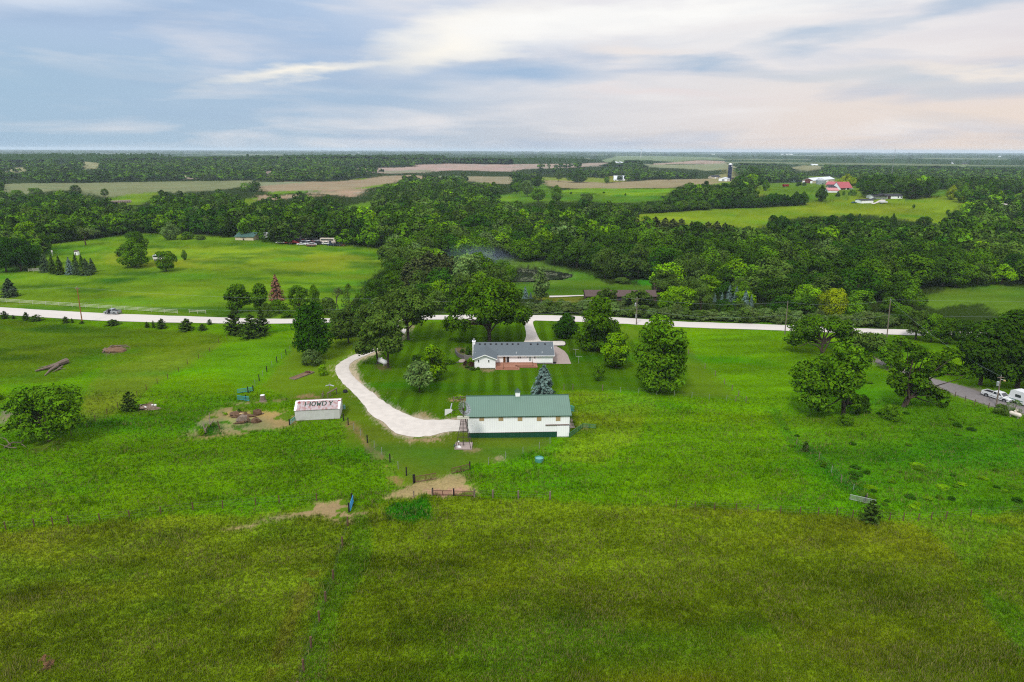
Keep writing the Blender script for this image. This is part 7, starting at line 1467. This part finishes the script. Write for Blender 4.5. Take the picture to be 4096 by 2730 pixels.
# ------------------------------------------------------------------ vehicles
def wheels(t, xs_, half, r, w_=.24):
    for x in xs_:
        for s in (-1, 1):
            y0, y1 = (half - w_, half) if s > 0 else (-half, -half + w_); n = 16; mb = MB(); ring = [(x + r * math.cos(2 * math.pi * i / n), r + r * math.sin(2 * math.pi * i / n)) for i in range(n)]; mb.prism(ring, y0, y1, 'y'); wt = mb.build('wheel', M['tyre'], t)
            q = MB(); yo = y1 + .005 if s > 0 else y0 - .005; q.prism([(x + r * .62 * math.cos(2 * math.pi * i / n), r + r * .62 * math.sin(2 * math.pi * i / n)) for i in range(n)], min(yo, yo - s * .05), max(yo, yo - s * .05), 'y'); q.build('rim', M['rim'], wt)
def pickup(P, rz, paint, label, L=5.9, cab=2.4, open_door=False):
    """front at +x"""
    t = thing('pickup_truck', label, 'pickup', P, rz); W = .98; f = L / 2; xb = -f + (L - cab - 1.35) ; xc = xb + cab * .86
    b = MB(); prof = [(-f, .55), (-f, 1.12), (xb, 1.16), (xc + .15, 1.14), (f - .25, 1.02), (f, .9), (f, .45), (f - .5, .38), (-f + .4, .42)]
    b.prism(prof, -W, W, 'y'); b.build('body', M[paint], t)
    ca = MB(); w2 = W * .84; lo = [(xb + .02, 1.14), (xc + .35, 1.12)]; hi = [(xb + .18, 1.80), (xc - .38, 1.80)]
    V = [(lo[0][0], -W * .97, lo[0][1]), (lo[1][0], -W * .97, lo[1][1]), (lo[1][0], W * .97, lo[1][1]), (lo[0][0], W * .97, lo[0][1]), (hi[0][0], -w2, 1.8), (hi[1][0], -w2, 1.8), (hi[1][0], w2, 1.8), (hi[0][0], w2, 1.8)]
    ca.add(V, [(0, 1, 5, 4), (2, 3, 7, 6), (1, 2, 6, 5), (3, 0, 4, 7), (4, 5, 6, 7), (3, 2, 1, 0)]); ca = ca.build('cab', M[paint], t)
    def lerp(a, b_, q): return tuple(a[i] * (1 - q) + b_[i] * q for i in range(3))
    def pane(i, j, k, l, u0, u1, v0, v1, nm):
        a = [lerp(lerp(V[i], V[j], u), lerp(V[l], V[k], u), v) for u, v in ((u0, v0), (u1, v0), (u1, v1), (u0, v1))]; n = (Vector(a[1]) - Vector(a[0])).cross(Vector(a[3]) - Vector(a[0])).normalized() * .012
        mb = MB(); mb.add([tuple(Vector(p) + n) for p in a] + [tuple(Vector(p) + n * .2) for p in a], [(0, 1, 2, 3), (7, 6, 5, 4), (0, 4, 5, 1), (1, 5, 6, 2), (2, 6, 7, 3), (3, 7, 4, 0)]); mb.build(nm, M['glass_dark'], ca)
    pane(1, 2, 6, 5, .06, .94, .1, .92, 'windscreen'); pane(3, 0, 4, 7, .1, .9, .2, .85, 'rear_window')
    for i, j, k, l in ((0, 1, 5, 4), (2, 3, 7, 6)):
        for u0, u1 in ((.1, .44), (.5, .86)): pane(i, j, k, l, u0, u1, .15, .88, 'side_window')
    bd = MB(); bd.box(-f + .1, xb - .04, -W + .1, W - .1, 1.1, 1.175); bd.build('bed_floor', M['rubber_black'], t)
    br = MB(); br.box(-f, xb, -W, -W + .09, 1.12, 1.3); br.box(-f, xb, W - .09, W, 1.12, 1.3); br.box(-f, -f + .09, -W + .09, W - .09, 1.12, 1.3); br.build('bed_rail', M[paint], t)
    bp = MB(); bp.box(f - .02, f + .14, -W, W, .42, .66); bp.build('front_bumper', M['rim'], t); bp = MB(); bp.box(-f - .14, -f + .01, -W, W, .45, .68); bp.build('rear_bumper', M['rim'], t)
    for s in (-1, 1):
        MB().box(f - .06, f + .02, s * W * .62 - .22, s * W * .62 + .22, .72, .9).build('headlight', M['lens'], t); MB().box(-f - .02, -f + .05, s * W * .9 - .08, s * W * .9 + .08, .72, 1.08).build('tail_light', M['tail_red'], t)
        MB().box(xc + .02, xc + .2, s * (W + .12) - .1, s * (W + .12) + .1, 1.16, 1.38).build('mirror', M[paint], t)
        MB().box(-f + .2, f - .2, s * W - .01, s * W + .012, .66, .74).build('side_trim', M['rubber_black'], t)
    a = MB()
    for x in (-f + 1.15, f - 1.0):
        for s in (-1, 1): a.prism([(x + .5 * math.cos(math.pi * i / 8), .42 + .5 * math.sin(math.pi * i / 8)) for i in range(9)], s * W - .012, s * W + .012, 'y')
    a.build('wheel_arch', M['rubber_black'], t); wheels(t, (-f + 1.15, f - 1.0), W + .015, .39)
    if open_door:
        o = MB(); o.box(xc - .8, xc - .02, W - .005, W + .012, .5, 1.75); o.build('doorway_shade_panel', M['rubber_black'], t); d = MB(); d.add([(xc, W, .5), (xc - .15, W + .85, .5), (xc - .15, W + .85, 1.7), (xc - .2, W, 1.75), (xc + .04, W + .01, .5), (xc - .11, W + .86, .5), (xc - .11, W + .86, 1.7), (xc - .16, W + .01, 1.75)], [(0, 1, 2, 3), (7, 6, 5, 4), (0, 4, 5, 1), (1, 5, 6, 2), (2, 6, 7, 3), (3, 7, 4, 0)]); d.build('open_door', M[paint], t)  # black plate on the side stands for the unlit cab interior
    return t
A, B = at(*Z('t', 545, 800)), at(*Z('t', 1080, 960)); pickup((A + B) / 2 + np.array([.35, .9, 0]), math.atan2(*(B - A)[[1, 0]]), 'car_white', 'white crew cab pickup parked on the grey gravel lane', np.linalg.norm(B - A) * 1.5)
A, B = base(5, 1036, 361), base(5, 960, 357); pickup((A + B) / 2 + np.array([0, .9, 0]), math.atan2(*(B - A)[[1, 0]]), 'car_silver', 'silver pickup stopped on the gravel road with its door open', np.linalg.norm(B - A) * 1.62, 1.7, True)
A, B = base('t', 1330, 985), base('t', 1750, 1110); t = thing('camper_van', 'white camper with green trim parked on the lane at the picture edge', 'camper', A + np.array([.2, 1.0, 0]), math.atan2(*(B - A)[[1, 0]])); W = 1.15
b = MB(); b.prism([(-.8, .9), (-.5, 2.9), (.1, 3.15), (6.2, 3.15), (6.2, .6), (1.2, .5), (.9, .8)], -W, W, 'y'); b = b.build('body', M['car_white'], t); MB().box(.55, 1.75, -W - .015, -W + .01, 1.75, 2.35).build('side_window', M['glass_dark'], t); MB().box(-.5, 6.1, -W - .012, -W + .01, 1.05, 1.2).build('trim_stripe', M['rv_stripe'], t); MB().box(2.4, 3.3, -W - .02, -W + .01, .75, 2.6).build('door', M['tank_white'], t)
MB().prism([(-.815, 1.0), (-.515, 2.85), (-.5, 2.85), (-.79, 1.0)], -W + .05, W - .05, 'y').build('rear_trim', M['rv_stripe'], t); MB().box(2.0, 3.0, -.4, .4, 3.15, 3.4).build('roof_unit', M['tank_white'], t); wheels(t, (1.9, 5.0), W + .01, .42)
# junkyard and farm vehicles
def car(P, rz, paint, label, group, L=4.6, kind='saloon', dull=False):
    t = thing('parked_car', label, 'car', P, rz, group); f = L / 2; W = .86; b = MB()
    b.prism([(-f, .4), (-f, .82), (-f * .55, .9), (f * .45, .9), (f, .72), (f, .38)], -W, W, 'y'); b.build('body', M[paint], t)
    c = MB(); c.prism([(-f * .6, .88), (-f * .38, 1.38), (f * .15, 1.38), (f * .45, .88)] if kind == 'saloon' else [(-f * .95, .88), (-f * .9, 1.75), (f * .3, 1.75), (f * .55, .88)], -W * .86, W * .86, 'y'); c = c.build('cabin', M['glass_dark'], t)
    MB().prism([(-f * .36, 1.381), (f * .13, 1.381), (f * .13, 1.42), (-f * .36, 1.42)] if kind == 'saloon' else [(-f * .9, 1.751), (f * .3, 1.751), (f * .3, 1.8), (-f * .9, 1.8)], -W * .84, W * .84, 'y').build('roof', M[paint], t)
    wheels(t, (-f * .62, f * .62), W + .01, .32, .2)
CARS = [(415, 488, 'car_white', 0, 'saloon', 'white saloon with a long bonnet, first of the junk cars'), (520, 482, 'car_white', .6, 'van', 'white van nose behind the first white junk car'), (420, 440, 'car_black', .2, 'van', 'dark van behind the first white junk car'), (495, 418, 'car_grey', .3, 'saloon', 'grey car deep behind the dark junk van'),
        (640, 455, 'car_blue', .3, 'saloon', 'blue-grey junk car behind the red flat trailer'), (700, 440, 'car_silver', -.3, 'saloon', 'silver junk car behind the red flat trailer'), (825, 440, 'car_silver', .5, 'van', 'silver junk van in the second row'), (860, 472, 'car_black', .2, 'saloon', 'black junk car in the second row'), (890, 486, 'car_red', .1, 'saloon', 'low red junk car in the second row'), (960, 532, 'car_white', .05, 'saloon', 'cleanest white junk car at the front of the row'), (950, 465, 'car_blue', -.3, 'saloon', 'dark blue junk car behind the clean white one'), (1010, 455, 'car_red', .4, 'saloon', 'red junk car top behind the dark blue one'), (1050, 495, 'car_silver', .7, 'van', 'silver junk van beside the clean white car'),
        (1160, 500, 'car_white', 1.2, 'van', 'white van seen end on among the junk cars'), (1240, 485, 'car_red', .3, 'saloon', 'bright red junk car behind the rusty one'), (1235, 540, 'car_white', .1, 'saloon', 'white topped junk car sitting on the rusty trailer'), (1360, 520, 'car_black', .3, 'saloon', 'black junk car next to the rusty one'), (1385, 490, 'car_silver', .8, 'saloon', 'silver junk car behind the black one'), (1335, 435, 'car_white', .4, 'van', 'white pickup-like van at the back of the junkyard'), (1470, 500, 'car_black', 0, 'saloon', 'dark junk car standing apart before the old bus'), (1610, 515, 'car_white', .2, 'saloon', 'white junk car in front of the old bus'), (1740, 545, 'car_blue', .1, 'saloon', 'blue junk car in front of the bus end'), (1880, 560, 'car_black', .05, 'saloon', 'long black junk car at the row end'), (1980, 560, 'car_brown', .1, 'saloon', 'brown junk car closing the row'), (1900, 500, 'car_blue', 0, 'van', 'dark blue junk van behind the row end'), (1780, 505, 'car_grey', .4, 'van', 'grey junk van right before the bus end'),
        (60, 355, 'car_white', .4, 'saloon', 'white car by the bushes near the tan building'), (155, 345, 'car_white', .2, 'saloon', 'second white car by the bushes near the tan building'), (975, 395, 'car_white', .3, 'saloon', 'white car under the white trailers'), (1250, 420, 'car_green', .2, 'van', 'dark green van at the back of the junkyard')]
for x, y, pt, a, kd, lb in CARS: car(base('j', x, y), a, pt, lb, 'junk cars in the pasture', 4.7, kd)
def trailer(k, p, L, H, a, m_, label, roof='white_roof', name='box_trailer', cat='trailer', band=None):
    P = base(k, *p); t = thing(name, label, cat, P, a); MB().box(-L / 2, L / 2, -1.2, 1.2, .9, H).build('box', M[m_], t); MB().box(-L / 2 - .03, L / 2 + .03, -1.23, 1.23, H + .002, H + .1).build('roof', M[roof], t); wheels(t, (-L * .3, -L * .18), 1.2, .45)
    MB().box(-L / 2 + .3, L / 2 + .6, -.5, .5, .65, .9).build('chassis', M['dark_steel'], t)
    if band: MB().box(-L * .45, L * .35, -1.22, -1.201, 1.9, 2.6).build('window_band', M[band], t)
trailer('j', (760, 370), 5.8, 3.0, R(-14), 'tank_white', 'white box trailer at the upper end of the junkyard'); trailer('j', (955, 385), 5.0, 2.9, R(-8), 'tank_white', 'second white box trailer, lower in the junkyard'); trailer('j', (1135, 410), 4.4, 2.9, R(-4), 'tank_white', 'third white trailer grown over by brush'); trailer('j', (20, 355), 5, 2.9, .1, 'tank_white', 'white camper trailer by the bushes near the tan building')
trailer('j', (1665, 500), 8.2, 2.9, R(-4), 'tank_worn', 'old red and white striped bus in the junkyard', 'tank_worn', 'old_bus', 'bus', 'glass_dark'); trailer('q', (1560, 552), 4.6, 2.6, .1, 'tank_white', 'white camping trailer half hidden by the smaller pasture tree', band='glass_dark', name='camping_trailer')
P = base('j', 680, 500); t = thing('flat_trailer', 'red flat trailer with a slanting ramp among the junk cars', 'trailer', P, .05); MB().box(-3, 3, -1.1, 1.1, .6, 1.0).build('deck', M['car_red'], t); MB().prism([(1.0, .95), (4.0, .35), (4.0, .45), (1.0, 1.9)], -1.1, 1.1, 'y').build('ramp', M['paint_red'], t); wheels(t, (-.6, .4), 1.1, .38)
P = base('j', 1230, 555); t = thing('rusty_trailer', 'rusty brown flat trailer under the white-topped junk car', 'trailer', P + np.array([0, -1.5, 0]), .05); MB().box(-2.4, 2.4, -.9, .6, .35, .95).build('deck', M['rust_red'], t); wheels(t, (-.5, .5), .9, .35)
car(base('f', 1065, 606), .2, 'car_teal', 'teal car beside the white metal garage', 'farm cars hill'); car(base('f', 1430, 538), -.1, 'car_grey', 'grey car on the drive of the black-roofed house', 'farm cars house'); car(base('f', 1010, 358), .1, 'car_white', 'white-topped car in front of the red barn', 'farm cars barn')
trailer('f', (65, 228), 9, 4.2, .3, 'car_blue', 'blue and white truck parked before the huge farm building', 'white_roof', 'farm_truck', 'truck'); trailer('f', (1595, 612), 6, 1.7, 0, 'tank_white', 'flat white trailer on the hill house drive', name='flat_trailer'); trailer(4, (160, 436), 6, 3, .2, 'car_red', 'red farm wagon on the grass below the trees', 'car_red', 'farm_wagon', 'wagon')
# round bales in the far field
P0, P1 = base(1, 1030, 585), base(1, 1195, 577)
for i in range(11):
    f = i / 10; p = P0 * (1 - f) + P1 * f; p[2] = hgt(p[:1], p[1:2])[0]; t = thing('hay_bale', 'round grey hay bale in the row across the far green strip', 'hay bale', p, .2, 'row of round bales'); n = 12
    mb = MB(); mb.prism([(1.3 * math.cos(2 * math.pi * k_ / n), 1.25 + 1.3 * math.sin(2 * math.pi * k_ / n)) for k_ in range(n)], -1.1, 1.1, 'y'); mb.build('bale', M['concrete'], t); mb = MB(); mb.prism([(.5 * math.cos(2 * math.pi * k_ / n), 1.25 + .5 * math.sin(2 * math.pi * k_ / n)) for k_ in range(n)], -1.12, 1.12, 'y'); mb.build('bale_core', M['grey_wood'], t)
# white trunk guards and a sign post
P = base(8, 760, 505); t = thing('road_sign', 'small road sign post at the lane mouth', 'sign', P); MB().tube([(0, 0, 0), (0, 0, 2.2)], .05, 5).build('post', M['galv'], t); MB().box(-.3, .3, -.03, .03, 1.6, 2.2).build('plate', M['galv'], t)
P = at(*Z(1, 483, 1065)); t = thing('white_post_sign', 'white upright sign by the spruce row', 'sign', P); MB().tube([(0, 0, 0), (0, 0, 2)], .12, 5).build('post', M['tank_white'], t); MB().box(-.35, .35, -.08, .08, 1.6, 2.5).build('panel', M['tank_white'], t)
# ------------------------------------------------------------------ standing grass of the nearest fields
def meadow_grass(n=190000):
    rng = np.random.default_rng(12); px = rng.uniform(-150, 4250, n); py = rng.uniform(1560, 2900, n) 
    u, v = (px - 2048) / FPX, (1365 - py) / FPX; D = FWD[None] + u[:, None] * RGT[None] + v[:, None] * UPV[None]; t = -CAMH / D[:, 2]; x, y = D[:, 0] * t, D[:, 1] * t
    C = ground_color(x, y); rel = C[:, 3]; k = (rel > .5) & (rng.random(n) < rel); 
    for P, rx in KEEPB: k &= np.hypot(x - P[0], y - P[1]) > rx
    x, y, C = x[k], y[k], C[k, :3]; m = len(x); nb = 4
    clump = fbm(x / 3.5, y / 3.5, 101, 3); h = (.16 + .38 * clump) * rng.uniform(.65, 1.35, m) * np.where((fbm(x / 1.6, y / 1.6, 131, 2) > .72) | (fbm(x / 7, y / 4, 133, 3) > .66), 1.6, 1.0); g = hgt(x, y)
    V = np.empty((m, nb, 3, 3)); cc = np.empty((m, nb, 3, 3))
    for b in range(nb):
        a = rng.uniform(0, 2 * np.pi, m); ln = rng.uniform(.1, .5, m) * h; ox, oy = rng.normal(0, .13, m), rng.normal(0, .13, m); w_ = rng.uniform(.025, .06, m); q = rng.uniform(.55, 1.1, m) * h; s = rng.uniform(0, 2 * np.pi, m)
        V[:, b, 0] = np.stack([x + ox - np.cos(s) * w_, y + oy - np.sin(s) * w_, g - .02], 1); V[:, b, 1] = np.stack([x + ox + np.cos(s) * w_, y + oy + np.sin(s) * w_, g - .02], 1); V[:, b, 2] = np.stack([x + ox + np.cos(a) * ln, y + oy + np.sin(a) * ln, g + q], 1)
        f = rng.uniform(.8, 1.5, m)[:, None]; c = C * f; straw = rng.random(m) < .06 + .2 * (fbm(x / 5, y / 3, 137, 3) > .55); c[straw] = np.array(alb(168, 164, 92)) * rng.uniform(.7, 1.2, straw.sum())[:, None]
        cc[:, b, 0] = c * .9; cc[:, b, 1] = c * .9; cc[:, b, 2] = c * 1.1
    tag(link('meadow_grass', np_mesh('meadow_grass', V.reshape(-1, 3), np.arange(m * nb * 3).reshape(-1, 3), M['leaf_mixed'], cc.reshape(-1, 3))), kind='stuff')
bc = BF.P + BF.u * BF.L / 2 + BF.n * BW / 2
KEEPB = [(bc, 10.5), (base('k', 1100, 700), 4.6)]
meadow_grass()
# ------------------------------------------------------------------ smoke and the air itself
def volume(name, col, dens, aniso=0.0, puffs=None):
    m = bpy.data.materials.new(name); m.use_nodes = True; nt = m.node_tree; nt.nodes.clear(); o = nt.nodes.new('ShaderNodeOutputMaterial'); v = nt.nodes.new('ShaderNodeVolumePrincipled'); v.inputs['Color'].default_value = (*col, 1); v.inputs['Density'].default_value = dens; v.inputs['Anisotropy'].default_value = aniso
    if puffs:
        tc = nt.nodes.new('ShaderNodeTexCoord'); n = nt.nodes.new('ShaderNodeTexNoise'); n.inputs['Scale'].default_value = puffs; n.inputs['Detail'].default_value = 3; nt.links.new(tc.outputs['Object'], n.inputs['Vector'])
        g = nt.nodes.new('ShaderNodeTexGradient'); g.gradient_type = 'SPHERICAL'; nt.links.new(tc.outputs['Object'], g.inputs['Vector'])
        a = nt.nodes.new('ShaderNodeMath'); a.operation = 'MULTIPLY'; nt.links.new(n.outputs[0], a.inputs[0]); nt.links.new(g.outputs['Fac'], a.inputs[1]); b = nt.nodes.new('ShaderNodeMath'); b.operation = 'MULTIPLY'; nt.links.new(a.outputs[0], b.inputs[0]); b.inputs[1].default_value = dens; nt.links.new(b.outputs[0], v.inputs['Density'])
    nt.links.new(v.outputs[0], o.inputs['Volume']); M[name] = m; return m
volume('smoke_volume', (.66, .84, 1.0), .042, .1, 1.4)
def smoke(k, p, z, r, lb):
    P = base(k, *p); bm_ = MB(); bm_.blob((0, 0, 0), (1, 1, 1), random.Random(1), 16, 0); o = bm_.build('smoke', M['smoke_volume'], None, P + np.array([0, 0, z])); o.scale = r; tag(o, kind='stuff')
smoke(2, (1985, 1290), 9.5, (17, 7, 6.5), ''); smoke(2, (2110, 1270), 8, (16, 7, 6), '')
volume('haze_air', (.74, .90, 1.0), HAZE)
hz = MB(); hz.box(-24500, 24500, -24500, 24500, -16, 72); tag(hz.build('haze', M['haze_air']), kind='stuff')
